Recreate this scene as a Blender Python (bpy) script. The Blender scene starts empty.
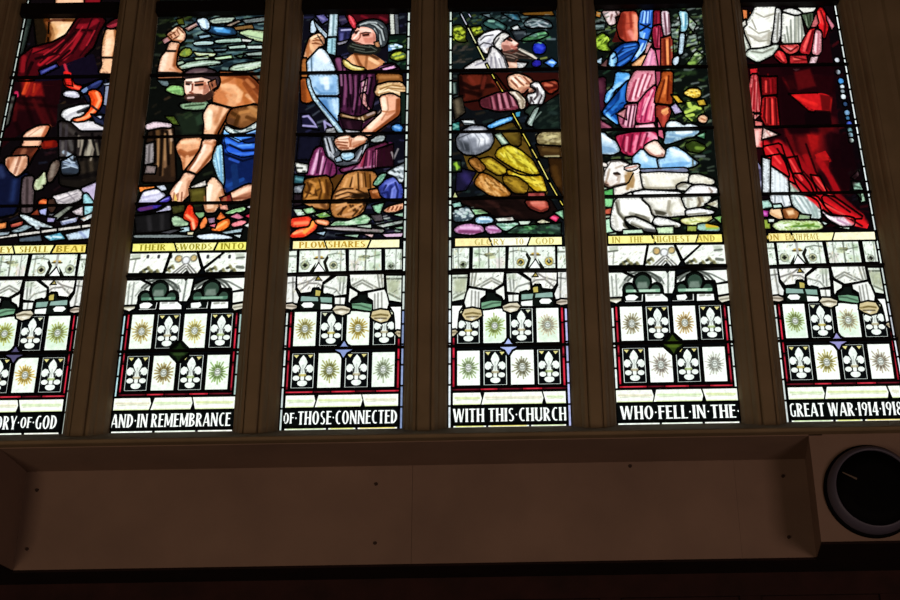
import bpy, bmesh, math, random
import numpy as np
from mathutils import Vector, Matrix
from mathutils.geometry import delaunay_2d_cdt

random.seed(7)
rng = np.random.default_rng(7)
scene = bpy.context.scene
COL = scene.collection

# ------------------------------------------------------------------ camera
F_PX, CX, CY = 1250.0, 505.0, 300.0
PITCH, ROLL = math.radians(23.75), 0.0163
CAM = np.array([0.0, -5.28, 1.6])
_r0 = np.array([1.0, 0, 0]); _u0 = np.array([0, -math.sin(PITCH), math.cos(PITCH)])
_F = np.array([0, math.cos(PITCH), math.sin(PITCH)])
_R = math.cos(ROLL) * _r0 - math.sin(ROLL) * _u0
_U = math.sin(ROLL) * _r0 + math.cos(ROLL) * _u0

def un(x, y, Y=0.0):
    """photo pixel -> (X, Z) on the vertical plane at depth Y"""
    d = _F + _R * ((x - CX) / F_PX) + _U * ((CY - y) / F_PX)
    t = (Y - CAM[1]) / d[1]
    q = CAM + d * t
    return float(q[0]), float(q[2])

cam_data = bpy.data.cameras.new('camera'); cam_data.sensor_width = 36.0; cam_data.lens = 50.0
cam_data.shift_x = -(CX - 450.0) / 900.0
cam = bpy.data.objects.new('camera', cam_data); COL.objects.link(cam)
m = Matrix.Identity(4)
for i in range(3):
    m[i][0] = _R[i]; m[i][1] = _U[i]; m[i][2] = -_F[i]; m[i][3] = CAM[i]
cam.matrix_world = m
scene.camera = cam
vs = scene.view_settings
vs.view_transform = 'Standard'; vs.look = 'None'; vs.gamma = 1.0; vs.exposure = 0.0; vs.use_curve_mapping = False

# ------------------------------------------------------------------ helpers
def lin(c):
    c = np.asarray(c, float)
    return np.where(c <= 0.04045, c / 12.92, ((c + 0.055) / 1.055) ** 2.4)

def hexc(h):
    return np.array([int(h[i:i + 2], 16) / 255.0 for i in (0, 2, 4)])

def link(name, mesh, mat, parent=None, loc=(0, 0, 0)):
    o = bpy.data.objects.new(name, mesh); COL.objects.link(o)
    if mat: mesh.materials.append(mat)
    if parent: o.parent = parent
    o.location = loc
    return o

def from_bm(name, bm, mat, parent=None, loc=(0, 0, 0), smooth=False):
    bmesh.ops.recalc_face_normals(bm, faces=bm.faces[:])
    me = bpy.data.meshes.new(name); bm.to_mesh(me); bm.free()
    if smooth:
        for p in me.polygons: p.use_smooth = True
    return link(name, me, mat, parent, loc)

def add_box(bm, x0, x1, y0, y1, z0, z1):
    vs_ = [bm.verts.new((x, y, z)) for z in (z0, z1) for y in (y0, y1) for x in (x0, x1)]
    for f in ((0, 2, 3, 1), (4, 5, 7, 6), (0, 1, 5, 4), (2, 6, 7, 3), (0, 4, 6, 2), (1, 3, 7, 5)):
        bm.faces.new([vs_[i] for i in f])

def add_prism_z(bm, pts, z0, z1, z0f=None):
    """prism over an XY outline; z0f(x, y) gives a sloping foot"""
    lo = [bm.verts.new((x, y, z0f(x, y) if z0f else z0)) for x, y in pts]
    hi = [bm.verts.new((x, y, z1)) for x, y in pts]
    n = len(pts)
    for i in range(n):
        bm.faces.new((lo[i], lo[(i + 1) % n], hi[(i + 1) % n], hi[i]))
    bm.faces.new(lo[::-1]); bm.faces.new(hi)

def add_prism_x(bm, pts, x0, x1):
    lo = [bm.verts.new((x0, y, z)) for y, z in pts]
    hi = [bm.verts.new((x1, y, z)) for y, z in pts]
    n = len(pts)
    for i in range(n):
        bm.faces.new((lo[i], lo[(i + 1) % n], hi[(i + 1) % n], hi[i]))
    bm.faces.new(lo[::-1]); bm.faces.new(hi)

def structure(o, label=None):
    o['kind'] = 'structure'
    if label: o['label'] = label
    return o

# ------------------------------------------------------------------ materials
def new_mat(name):
    mt = bpy.data.materials.new(name); mt.use_nodes = True
    nt = mt.node_tree; nt.nodes.clear()
    out = nt.nodes.new('ShaderNodeOutputMaterial')
    return mt, nt, out

def stone_mat(name, c1, c2, scale=6.0, rough=0.85, bump=0.15, stain=None):
    mt, nt, out = new_mat(name)
    b = nt.nodes.new('ShaderNodeBsdfPrincipled'); b.inputs['Roughness'].default_value = rough
    b.inputs['Specular IOR Level'].default_value = 0.2
    tc = nt.nodes.new('ShaderNodeTexCoord')
    n1 = nt.nodes.new('ShaderNodeTexNoise'); n1.inputs['Scale'].default_value = scale; n1.inputs['Detail'].default_value = 6
    r = nt.nodes.new('ShaderNodeValToRGB')
    r.color_ramp.elements[0].position = 0.3; r.color_ramp.elements[1].position = 0.72
    r.color_ramp.elements[0].color = (*lin(c1), 1); r.color_ramp.elements[1].color = (*lin(c2), 1)
    nt.links.new(tc.outputs['Object'], n1.inputs['Vector'])
    nt.links.new(n1.outputs['Fac'], r.inputs['Fac'])
    nt.links.new(r.outputs['Color'], b.inputs['Base Color'])
    n2 = nt.nodes.new('ShaderNodeTexNoise'); n2.inputs['Scale'].default_value = 70; n2.inputs['Detail'].default_value = 3
    bp = nt.nodes.new('ShaderNodeBump'); bp.inputs['Strength'].default_value = bump; bp.inputs['Distance'].default_value = 0.004
    nt.links.new(tc.outputs['Object'], n2.inputs['Vector'])
    nt.links.new(n2.outputs['Fac'], bp.inputs['Height']); nt.links.new(bp.outputs['Normal'], b.inputs['Normal'])
    nt.links.new(b.outputs['BSDF'], out.inputs['Surface'])
    return mt

def plain_mat(name, c, rough=0.5, metal=0.0, spec=0.4):
    mt, nt, out = new_mat(name)
    b = nt.nodes.new('ShaderNodeBsdfPrincipled')
    n1 = nt.nodes.new('ShaderNodeTexNoise'); n1.inputs['Scale'].default_value = 25
    mx = nt.nodes.new('ShaderNodeMix'); mx.data_type = 'RGBA'
    cl = lin(c)
    mx.inputs['A'].default_value = (*(cl * 0.85), 1); mx.inputs['B'].default_value = (*np.minimum(cl * 1.15, 1), 1)
    nt.links.new(n1.outputs['Fac'], mx.inputs['Factor']); nt.links.new(mx.outputs['Result'], b.inputs['Base Color'])
    b.inputs['Roughness'].default_value = rough; b.inputs['Metallic'].default_value = metal
    b.inputs['Specular IOR Level'].default_value = spec
    nt.links.new(b.outputs['BSDF'], out.inputs['Surface'])
    return mt

def glass_mat():
    """painted coloured glass: the daylight behind shows through it"""
    mt, nt, out = new_mat('stained_glass')
    at = nt.nodes.new('ShaderNodeAttribute'); at.attribute_name = 'glass'
    tc = nt.nodes.new('ShaderNodeTexCoord')
    n1 = nt.nodes.new('ShaderNodeTexNoise'); n1.inputs['Scale'].default_value = 45; n1.inputs['Detail'].default_value = 3
    mr = nt.nodes.new('ShaderNodeMapRange'); mr.inputs['From Min'].default_value = 0.3; mr.inputs['From Max'].default_value = 0.7
    mr.inputs['To Min'].default_value = 0.84; mr.inputs['To Max'].default_value = 1.12
    mul = nt.nodes.new('ShaderNodeVectorMath'); mul.operation = 'SCALE'
    tr = nt.nodes.new('ShaderNodeBsdfTransparent')
    nt.links.new(tc.outputs['Object'], n1.inputs['Vector'])
    nt.links.new(n1.outputs['Fac'], mr.inputs['Value'])
    nt.links.new(at.outputs['Color'], mul.inputs[0]); nt.links.new(mr.outputs['Result'], mul.inputs['Scale'])
    nt.links.new(mul.outputs['Vector'], tr.inputs['Color'])
    gl = nt.nodes.new('ShaderNodeBsdfGlossy'); gl.inputs['Roughness'].default_value = 0.25
    mx = nt.nodes.new('ShaderNodeMixShader'); mx.inputs['Fac'].default_value = 0.02
    nt.links.new(tr.outputs['BSDF'], mx.inputs[1]); nt.links.new(gl.outputs['BSDF'], mx.inputs[2])
    nt.links.new(mx.outputs['Shader'], out.inputs['Surface'])
    return mt

M_GLASS = glass_mat()
M_LEAD = plain_mat('lead', (0.07, 0.07, 0.075), 0.8, 0.0, 0.1)
M_IRON = plain_mat('iron', (0.08, 0.06, 0.06), 0.75, 0.0, 0.1)
M_STONE = stone_mat('mullion_stone', (0.49, 0.415, 0.315), (0.56, 0.475, 0.365), 5)
M_WALL = stone_mat('plastered_stone', (0.50, 0.405, 0.355), (0.56, 0.455, 0.395), 3, bump=0.08)
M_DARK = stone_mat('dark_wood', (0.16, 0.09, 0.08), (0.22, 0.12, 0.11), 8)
M_SOFFIT = stone_mat('soffit_shade', (0.10, 0.05, 0.04), (0.14, 0.07, 0.06), 8)  # near-black so the underside of the wall reads as shaded

# ------------------------------------------------------------------ stained glass builder
ZB, ZT = 3.312, 6.30            # glass foot and top of the opening
HALF = 0.2750                   # half width of one light
XC = [-2.2305, -1.4830, -0.7355, 0.0120, 0.7595, 1.5070]
def lean(k, z):
    """the outer edges of the two end lights lean inward as they rise"""
    return 0.0254 * (z - 3.42) if k in (0, 5) else 0.0
def edges_at(k, z):
    a = XC[k] - HALF + (lean(k, z) if k == 0 else 0.0); b = XC[k] + HALF - (lean(k, z) if k == 5 else 0.0)
    return a, b

ops = []; ox = oy = 0.0; sc = 7.5

def crop(x, y, s=7.5):
    global ox, oy, sc
    ox, oy, sc = x, y, s

def _pts(p):
    if isinstance(p, str):
        out = []
        for t in p.split():
            a, b = t.split(',')
            out.append(un(ox + float(a) / sc, oy + float(b) / sc))
        return np.array(out)
    return np.array(p, float)

LEAD = 0.0066
PX = 0.0045                     # about one photo pixel on the glass

def rounded(q):
    """one pass of corner cutting on a traced outline"""
    n = len(q)
    if n < 5: return q
    out = []
    for i in range(n):
        a, b = q[i], q[(i + 1) % n]
        c = min(0.22, 0.0085 / (math.hypot(*(b - a)) + 1e-9))
        out.append(a * (1 - c) + b * c); out.append(a * c + b * (1 - c))
    return np.array(out)

def grown(q, d):
    """outline pushed outward by d, so that neighbouring pieces meet under the leads"""
    x, y = q[:, 0], q[:, 1]
    area_ = 0.5 * np.sum(x * np.roll(y, -1) - np.roll(x, -1) * y)
    e = np.roll(q, -1, axis=0) - q
    nrm = np.stack([e[:, 1], -e[:, 0]], 1) * (1 if area_ > 0 else -1)
    nrm /= np.maximum(np.hypot(nrm[:, 0], nrm[:, 1]), 1e-9)[:, None]
    v = nrm + np.roll(nrm, 1, axis=0)
    L = np.maximum(np.hypot(v[:, 0], v[:, 1]), 0.9)[:, None]
    return q + v / L * np.minimum(2 / L, 1.5) * d

GROW = 0.0060
MATT = [0.0]                      # strength of the dark grisaille matting painted along the edges of a piece
def P(part, col, p, lead=LEAD):
    """a glass piece (lead = came width round it, 0 = a hard painted edge)"""
    q = _pts(p)
    if isinstance(p, str) and len(q) >= 3:
        q = rounded(q)
        if lead > 0: q = grown(q, GROW)
    ops.append(('P', part, hexc(col), q, lead))
    if MATT[0] > 0 and isinstance(p, str) and lead > 0:
        size = min(q.max(0) - q.min(0))
        if size > 0.014:
            ops.append(('E', hexc(col), q, min(0.021, size * 0.36), MATT[0]))

TONE = [1.0, 0.0]                 # tone and extra width of the strokes, for the heavier line work of the canopies
def S(col, p, w=1.5, soft=1.2, a=0.85):
    """a painted stroke, widths in photo pixels"""
    w = w + TONE[1]
    ops.append(('S', hexc(col) * TONE[0], _pts(p), (w * 1.35 + 0.35) * PX * 0.5, max(0.9, soft * 0.62) * PX, min(1.0, a * 1.15)))

def B(col, p, soft=3.0, a=0.85):
    """a soft painted patch"""
    ops.append(('B', hexc(col), _pts(p), max(1.2, soft * 0.42) * PX, min(1.0, a * 1.1)))

def speckle(p, cols, n, size=2.0, a=0.8, tilt=0.0, stretch=2.0, seed=1):
    """painted leafy or mottled detail scattered inside an outline"""
    q = _pts(p); r = random.Random(seed * 131 + len(ops)); lo = q.min(0); hi = q.max(0)
    k = 0; tries = 0
    while k < n and tries < n * 12:
        tries += 1
        c = np.array([[r.uniform(lo[0], hi[0]), r.uniform(lo[1], hi[1])]])
        if not pip(c, q)[0]: continue
        an = tilt + r.uniform(-0.5, 0.5); L = size * PX * stretch * r.uniform(0.3, 0.7)
        d = np.array([math.cos(an), math.sin(an)]) * L
        ops.append(('S', hexc(r.choice(cols)), np.array([c[0] - d, c[0] + d]), size * PX * r.uniform(0.3, 0.6), size * PX * 0.7, a * r.uniform(0.6, 1.0)))
        k += 1

def ell(cx, cz, rx, rz, n=14):
    return [(cx + rx * math.cos(2 * math.pi * i / n), cz + rz * math.sin(2 * math.pi * i / n)) for i in range(n)]

def rect(x0, x1, z0, z1):
    return [(x0, z0), (x1, z0), (x1, z1), (x0, z1)]

def pip(q, poly):
    inside = np.zeros(len(q), bool)
    x, y = q[:, 0], q[:, 1]
    n = len(poly)
    for i in range(n):
        x1, y1 = poly[i]; x2, y2 = poly[(i + 1) % n]
        if y1 == y2: continue
        c = ((y1 > y) != (y2 > y)) & (x < (x2 - x1) * (y - y1) / (y2 - y1) + x1)
        inside ^= c
    return inside

def segdist(q, pts, closed):
    d = np.full(len(q), 1e9)
    n = len(pts)
    for i in range(n if closed else n - 1):
        a = pts[i]; b = pts[(i + 1) % n]
        ab = b - a; L = ab @ ab + 1e-12
        t = np.clip(((q - a) @ ab) / L, 0, 1)
        d = np.minimum(d, np.hypot(*(q - a - t[:, None] * ab).T))
    if n == 1: d = np.hypot(*(q - pts[0]).T)
    return d

def build_light(root, k_, olist, g_scene=0.0028):
    xc = XC[k_]
    xa0, xb0 = edges_at(k_, ZB); xa1, xb1 = edges_at(k_, ZT)
    x0, x1 = min(xa0, xa1), max(xb0, xb1)
    loc = np.array(root.location)
    co = []; edges = []
    def addpoly(p):
        n0 = len(co); co.extend([Vector((float(a), float(b))) for a, b in p])
        edges.extend([(n0 + i, n0 + (i + 1) % len(p)) for i in range(len(p))])
    addpoly([(xa0, ZB), (xb0, ZB), (xb1, ZT), (xa1, ZT)])
    for o in olist:
        if o[0] == 'P': addpoly(o[3])
    # sampling grid: fine where the photo shows it, coarse above the frame
    z = ZB + g_scene
    row = 0
    while z < ZT - 0.004:
        g = g_scene if z < 5.72 else 0.03
        xs = np.arange(x0 + g * (0.5 + 0.5 * (row % 2)), x1 - g * 0.3, g)
        co.extend([Vector((float(a), float(z))) for a in xs])
        z += g * 0.9; row += 1
    vo, eo, fo, _, _, _ = delaunay_2d_cdt(co, edges, [], 0, 1e-6, False)
    V = np.array([(v[0], v[1]) for v in vo])
    T = np.array([f for f in fo if len(f) == 3])
    C = V[T].mean(axis=1)
    fr = (C[:, 1] - ZB) / (ZT - ZB)
    ok = (C[:, 0] > xa0 + (xa1 - xa0) * fr) & (C[:, 0] < xb0 + (xb1 - xb0) * fr) & (C[:, 1] > ZB) & (C[:, 1] < ZT)
    T = T[ok]; C = C[ok]
    Q = (V[T] * 0.97 + C[:, None, :] * 0.03).reshape(-1, 2)
    lab = np.full(len(T), -1); colr = np.zeros((len(Q), 3))
    pieces = []
    for o in olist:
        if o[0] == 'P':
            poly = o[3]; lo = poly.min(0); hi = poly.max(0)
            idx = np.nonzero((C[:, 0] > lo[0]) & (C[:, 0] < hi[0]) & (C[:, 1] > lo[1]) & (C[:, 1] < hi[1]))[0]
            pieces.append(o)
            if len(idx) == 0: continue
            idx = idx[pip(C[idx], poly)]
            lab[idx] = len(pieces) - 1
            for k in range(3): colr[idx * 3 + k] = o[2]
        elif o[0] == 'E':
            _, c, poly, wd, a = o
            sel = np.nonzero(np.repeat(lab == len(pieces) - 1, 3))[0]
            if len(sel) == 0: continue
            q = Q[sel]; d = segdist(q, poly, True)
            wob = 0.75 + 0.5 * np.sin(q[:, 0] * 210 + 3 * np.sin(q[:, 1] * 95)) * np.sin(q[:, 1] * 170 + 2 * np.sin(q[:, 0] * 120))
            f = np.clip(1 - d / (wd * wob), 0, 1)
            f = (f ** 1.3 * a)[:, None]
            dark = np.array([c[0] * 0.34, c[1] * 0.24, c[2] * 0.22]) if c[0] > c[2] + 0.08 else c * 0.24
            colr[sel] = colr[sel] * (1 - f) + dark * f
        else:
            if o[0] == 'S': _, c, pts, w, soft, a = o
            else: _, c, pts, soft, a = o; w = 0
            lo = pts.min(0) - w - soft; hi = pts.max(0) + w + soft
            idx = np.nonzero((Q[:, 0] > lo[0]) & (Q[:, 0] < hi[0]) & (Q[:, 1] > lo[1]) & (Q[:, 1] < hi[1]))[0]
            if len(idx) == 0: continue
            q = Q[idx]
            if o[0] == 'S':
                d = segdist(q, pts, False) - w
                f = np.clip(0.5 - d / (soft + 1e-9), 0, 1)
            else:
                d = segdist(q, pts, True); ins = pip(q, pts)
                d = np.where(ins, -d, d)
                f = np.clip(0.5 - d / (soft + 1e-9), 0, 1)
            f = (f * f * (3 - 2 * f) * a)[:, None]
            colr[idx] = colr[idx] * (1 - f) + c * f
    clin = np.minimum(lin(np.clip(colr, 0, 1)), 1.0)
    # came edges
    e = np.concatenate([T[:, [0, 1]], T[:, [1, 2]], T[:, [2, 0]]]); tl = np.concatenate([lab] * 3)
    key = np.sort(e, axis=1); order = np.lexsort((key[:, 1], key[:, 0]))
    k2 = key[order]; l2 = tl[order]
    same = (k2[1:] == k2[:-1]).all(axis=1) & (l2[1:] != l2[:-1])
    quads = []; verts = []
    for i in np.nonzero(same)[0]:
        w = pieces[max(l2[i], l2[i + 1])][4]
        if w <= 0: continue
        a = V[k2[i, 0]]; b = V[k2[i, 1]]
        d = b - a; L = math.hypot(*d)
        if L < 1e-6: continue
        d = d / L; n = np.array([-d[1], d[0]]) * w * 0.5
        a = a - d * w * 0.35; b = b + d * w * 0.35
        n0 = len(verts)
        for y, s in ((0.0042, 1.0), (-0.0042, 1.0)):
            for p in (a - n * s, b - n * s, b + n * s, a + n * s):
                verts.append((min(max(p[0], x0), x1) - loc[0], y, min(max(p[1], ZB), ZT) - loc[2]))
        quads += [(n0 + 4, n0 + 5, n0 + 6, n0 + 7), (n0 + 3, n0 + 2, n0 + 1, n0), (n0, n0 + 1, n0 + 5, n0 + 4), (n0 + 2, n0 + 3, n0 + 7, n0 + 6)]
    me = bpy.data.meshes.new('lead_came'); me.from_pydata(verts, [], quads)
    o = link('lead_came', me, M_LEAD, root)
    # glass parts
    names = [p[1] for p in pieces]
    uniq = []
    for n in names:
        if n not in uniq: uniq.append(n)
    pid = np.array([uniq.index(n) for n in names])[np.maximum(lab, 0)]
    made = {}
    uniq.sort(key=lambda s: s.count('/'))
    orig = []
    for n in names:
        if n not in orig: orig.append(n)
    for n in uniq:
        sel = np.nonzero((pid == orig.index(n)) & (lab >= 0))[0]
        if len(sel) == 0: continue
        leaf = n.split('/')[-1].split('#')[0]
        groups = islands(T[sel], sel) if leaf in ONE_BY_ONE else [sel]
        for g_ in groups:
            made[n] = glass_mesh(ONE_BY_ONE.get(leaf, leaf), T[g_], V, loc, clin.reshape(-1, 3, 3)[g_].reshape(-1, 3),
                                 made.get(n.split('/')[0], root) if '/' in n else root)
    return made

ONE_BY_ONE = {'flames': 'flame', 'embers': 'ember', 'garden_flowers': 'garden_flower', 'blue_flowers': 'blue_flower', 'white_flowers': 'white_flower', 'cloud': 'cloud',
              'trefoil_opening': 'trefoil_opening', 'pendant_boss': 'pendant_boss', 'flower_bank': 'flower_clump', 'grass_patch': 'grass_patch', 'jewelled_edge': 'edge_jewel',
              'anvil_stone': 'anvil_stone', 'blade_on_ground': 'blade_on_ground', 'ground_strip': 'ground_strip', 'foliage': 'foliage_clump', 'marble_band': 'marble_block',
              'base_strip': 'base_strip', 'scroll_band': 'scroll_piece', 'gold_trefoil': 'gold_trefoil', 'dark_diaper': 'dark_diaper', 'bundle': 'bundle', 'smith_figure': 'smith_figure',
              'ploughman_figure': 'ploughman_figure', 'blue_ribbon': 'blue_ribbon', 'red_hot_blade': 'red_hot_blade'}

def islands(t, sel):
    """split triangles into groups that hang together, the largest first"""
    u, inv = np.unique(t.ravel(), return_inverse=True)
    tri = inv.reshape(-1, 3); lab_ = np.arange(len(u))
    while True:
        m_ = lab_[tri].min(axis=1); new = lab_.copy()
        for c in range(3): np.minimum.at(new, tri[:, c], m_)
        new = new[new]
        if (new == lab_).all(): break
        lab_ = new
    ids = lab_[tri[:, 0]]
    out = [sel[ids == i] for i in np.unique(ids)]
    out.sort(key=lambda g: -len(g))
    big = [g for g in out if len(g) >= 24]
    small = [g for g in out if len(g) < 24]
    if not big: return [sel]
    if small: big[0] = np.concatenate([big[0]] + small)
    return big

def glass_mesh(name, t, V, loc, colors, parent):
    u, inv = np.unique(t.ravel(), return_inverse=True)
    vv = np.zeros((len(u), 3)); vv[:, 0] = V[u, 0] - loc[0]; vv[:, 2] = V[u, 1] - loc[2]
    me = bpy.data.meshes.new(name)
    me.vertices.add(len(u)); me.vertices.foreach_set('co', vv.ravel())
    me.loops.add(len(t) * 3); me.loops.foreach_set('vertex_index', inv.astype(np.int32).ravel())
    me.polygons.add(len(t))
    me.polygons.foreach_set('loop_start', np.arange(0, len(t) * 3, 3, dtype=np.int32))
    me.polygons.foreach_set('loop_total', np.full(len(t), 3, dtype=np.int32))
    me.update(calc_edges=True)
    ca = me.color_attributes.new('glass', 'FLOAT_COLOR', 'CORNER')
    cc = np.ones((len(t) * 3, 4), np.float32); cc[:, :3] = colors
    ca.data.foreach_set('color', cc.ravel())
    o = link(name, me, M_GLASS, parent)
    if name in PART_LABELS: o['label'] = PART_LABELS[name]
    return o

PART_LABELS = {}
M_PLUG = plain_mat('dark_plug', (0.22, 0.15, 0.12), 0.8)
M_BLACK = plain_mat('black_metal', (0.008, 0.008, 0.009), 0.7, 0.0, 0.08)
M_BEZEL = plain_mat('grey_bezel', (0.33, 0.31, 0.37), 0.45)
M_HAND = plain_mat('dull_brass', (0.40, 0.34, 0.29), 0.4)
# ------------------------------------------------------------------ lettering (narrow roman capitals, unit height)
def _stem(x, w, z0=0.0, z1=1.0, fl=0.03):
    return [(x - w / 2 - fl, z0), (x + w / 2 + fl, z0), (x + w / 2, z0 + 0.12), (x + w / 2, z1 - 0.12), (x + w / 2 + fl, z1), (x - w / 2 - fl, z1), (x - w / 2, z1 - 0.12), (x - w / 2, z0 + 0.12)]

def _diag(xa, za, xb, zb, w):
    return [(xa - w / 2, za), (xa + w / 2, za), (xb + w / 2, zb), (xb - w / 2, zb)]

def _bar(x0, x1, z, h):
    return [(x0, z - h / 2), (x1, z - h / 2), (x1, z + h / 2), (x0, z + h / 2)]

def _arc(cx, cz, rx, rz, a0, a1, wx, wz, n=11):
    o = []; i_ = []
    for k in range(n):
        a = math.radians(a0 + (a1 - a0) * k / (n - 1))
        o.append((cx + rx * math.cos(a), cz + rz * math.sin(a)))
        i_.append((cx + (rx - wx) * math.cos(a), cz + (rz - wz) * math.sin(a)))
    return o + i_[::-1]

W, t = 0.155, 0.085
GLYPH = {
 'A': (0.56, [_diag(0.06, 0, 0.27, 1, 0.09), _diag(0.49, 0, 0.30, 1, W), _bar(0.14, 0.42, 0.30, t)]),
 'B': (0.50, [_stem(0.11, W), _arc(0.16, 0.76, 0.26, 0.24, 90, -90, 0.12, t), _arc(0.16, 0.27, 0.31, 0.27, 90, -90, 0.14, t)]),
 'C': (0.48, [_arc(0.31, 0.5, 0.27, 0.51, 62, 298, W, t, 15)]),
 'D': (0.54, [_stem(0.11, W), _arc(0.14, 0.5, 0.36, 0.5, 90, -90, W, t, 13)]),
 'E': (0.43, [_stem(0.11, W), _bar(0.11, 0.41, 0.95, t), _bar(0.11, 0.37, 0.55, t), _bar(0.11, 0.42, 0.05, t)]),
 'F': (0.42, [_stem(0.11, W), _bar(0.11, 0.41, 0.95, t), _bar(0.11, 0.37, 0.55, t)]),
 'G': (0.53, [_arc(0.31, 0.5, 0.27, 0.51, 62, 298, W, t, 15), _stem(0.44, 0.11, 0.02, 0.46, 0.01)]),
 'H': (0.56, [_stem(0.11, W), _stem(0.45, W), _bar(0.11, 0.45, 0.52, t)]),
 'I': (0.22, [_stem(0.11, W)]),
 'L': (0.42, [_stem(0.11, W), _bar(0.11, 0.41, 0.05, t)]),
 'M': (0.68, [_stem(0.09, 0.10), _stem(0.58, W), _diag(0.33, 0.12, 0.11, 1, 0.14), _diag(0.33, 0.12, 0.56, 1, 0.08)]),
 'N': (0.58, [_stem(0.09, 0.10), _stem(0.48, 0.10), _diag(0.48, 0, 0.10, 1, 0.16)]),
 'O': (0.58, [_arc(0.29, 0.5, 0.26, 0.51, 0, 180, W, t, 13), _arc(0.29, 0.5, 0.26, 0.51, 180, 360, W, t, 13)]),
 'P': (0.46, [_stem(0.11, W), _arc(0.16, 0.73, 0.28, 0.27, 90, -90, 0.13, t)]),
 'R': (0.52, [_stem(0.11, W), _arc(0.16, 0.74, 0.27, 0.26, 90, -90, 0.13, t), _diag(0.43, 0, 0.22, 0.5, W)]),
 'S': (0.45, [_arc(0.23, 0.755, 0.18, 0.245, 40, 270, 0.12, t, 11), _arc(0.21, 0.26, 0.21, 0.265, 90, -140, 0.13, t, 11)]),
 'T': (0.48, [_stem(0.24, W), _bar(0.02, 0.46, 0.95, t)]),
 'U': (0.56, [_stem(0.11, W, 0.2, 1), _stem(0.46, 0.10, 0.2, 1), _arc(0.285, 0.26, 0.25, 0.28, 180, 360, W, t)]),
 'W': (0.80, [_diag(0.22, 0, 0.07, 1, W), _diag(0.24, 0, 0.38, 1, 0.08), _diag(0.56, 0, 0.40, 1, W), _diag(0.58, 0, 0.73, 1, 0.08)]),
 'Y': (0.52, [_stem(0.26, W, 0, 0.5), _diag(0.25, 0.42, 0.08, 1, W), _diag(0.28, 0.42, 0.45, 1, 0.08)]),
 '1': (0.24, [_stem(0.12, W), _diag(0.03, 0.80, 0.10, 0.96, 0.08)]),
 '9': (0.46, [_arc(0.23, 0.70, 0.21, 0.30, 0, 360, 0.12, t, 15), _diag(0.22, 0, 0.38, 0.72, 0.12)]),
 '4': (0.48, [_stem(0.33, W), _bar(0.02, 0.47, 0.30, t), _diag(0.06, 0.30, 0.30, 1, 0.08)]),
 '8': (0.46, [_arc(0.23, 0.75, 0.18, 0.25, 0, 360, 0.10, t, 15), _arc(0.23, 0.27, 0.21, 0.27, 0, 360, 0.12, t, 15)]),
 '.': (0.20, [[(0.04, 0.5), (0.10, 0.42), (0.16, 0.5), (0.10, 0.58)]]),
 ' ': (0.18, []),
}

def text(s, part, col, x0, x1, z0, z1, small=None):
    """letters from x0 to x1; letters whose index is in small are drawn lower"""
    small = small or ()
    adv = [GLYPH[c][0] * (0.85 if i in small else 1) + 0.035 for i, c in enumerate(s)]
    k = (x1 - x0) / sum(adv); h = z1 - z0; x = x0
    for i, c in enumerate(s):
        f = 0.8 if i in small else 1.0
        for poly in GLYPH[c][1]:
            P(part, col, [(x + px * k * (0.85 if i in small else 1), z0 + h * (0.1 if i in small else 0) + pz * h * f) for px, pz in poly], 0)
        x += adv[i] * k
# ------------------------------------------------------------------ the lower zone common to all six lights
def LZ(y): return un(510, y)[1]
Z_SCENE = LZ(236.0)                          # foot of the figure scene
Z_Y0, Z_Y1 = LZ(246.3), LZ(236.8)            # yellow text band
Z_C2 = LZ(270.2)                             # bar through the canopies
Z_Q1 = (LZ(343.6), LZ(307.7)); Z_Q2 = (LZ(385.6), LZ(349.2))
Z_RED = (LZ(390.2), LZ(387.4))
Z_BAND = (LZ(404.8), LZ(391.3)); Z_INS = (LZ(423.6), LZ(405.0)); Z_BASE = (ZB, LZ(424.5))
QX = [(-0.2355, -0.1275), (-0.1165, -0.0060), (0.0060, 0.1165), (0.1275, 0.2355)]
WHITE = 'ecf3ea'

def tcrop(src, k, mirror=False):
    """points traced on one light, carried over to light k"""
    def f(p):
        q = _pts(p); q = q.copy(); q[:, 0] -= XC[src]
        if mirror: q[:, 0] *= -1
        q[:, 0] += XC[k]
        return q
    return f

def border(k, side, z0, z1, col, seg=0.083, jitter=0.0, xin=0.0155):
    z = z0; i = 0
    xs = lambda q: edges_at(k, q)[0 if side < 0 else 1] - side * 0.0085
    while z < z1 - 0.02:
        ze = min(z + seg * (1 + jitter * math.sin(i * 2.3 + k)), z1)
        c = hexc(col) * (0.93 + 0.07 * math.sin(i * 1.7 + k * 2))
        h = ''.join('%02x' % int(min(max(v, 0), 1) * 255) for v in c)
        P('border_strip', h, [(xs(z) - xin / 2, z), (xs(z) + xin / 2, z), (xs(ze) + xin / 2, ze), (xs(ze) - xin / 2, ze)], 0.0065)
        z = ze; i += 1

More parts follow.
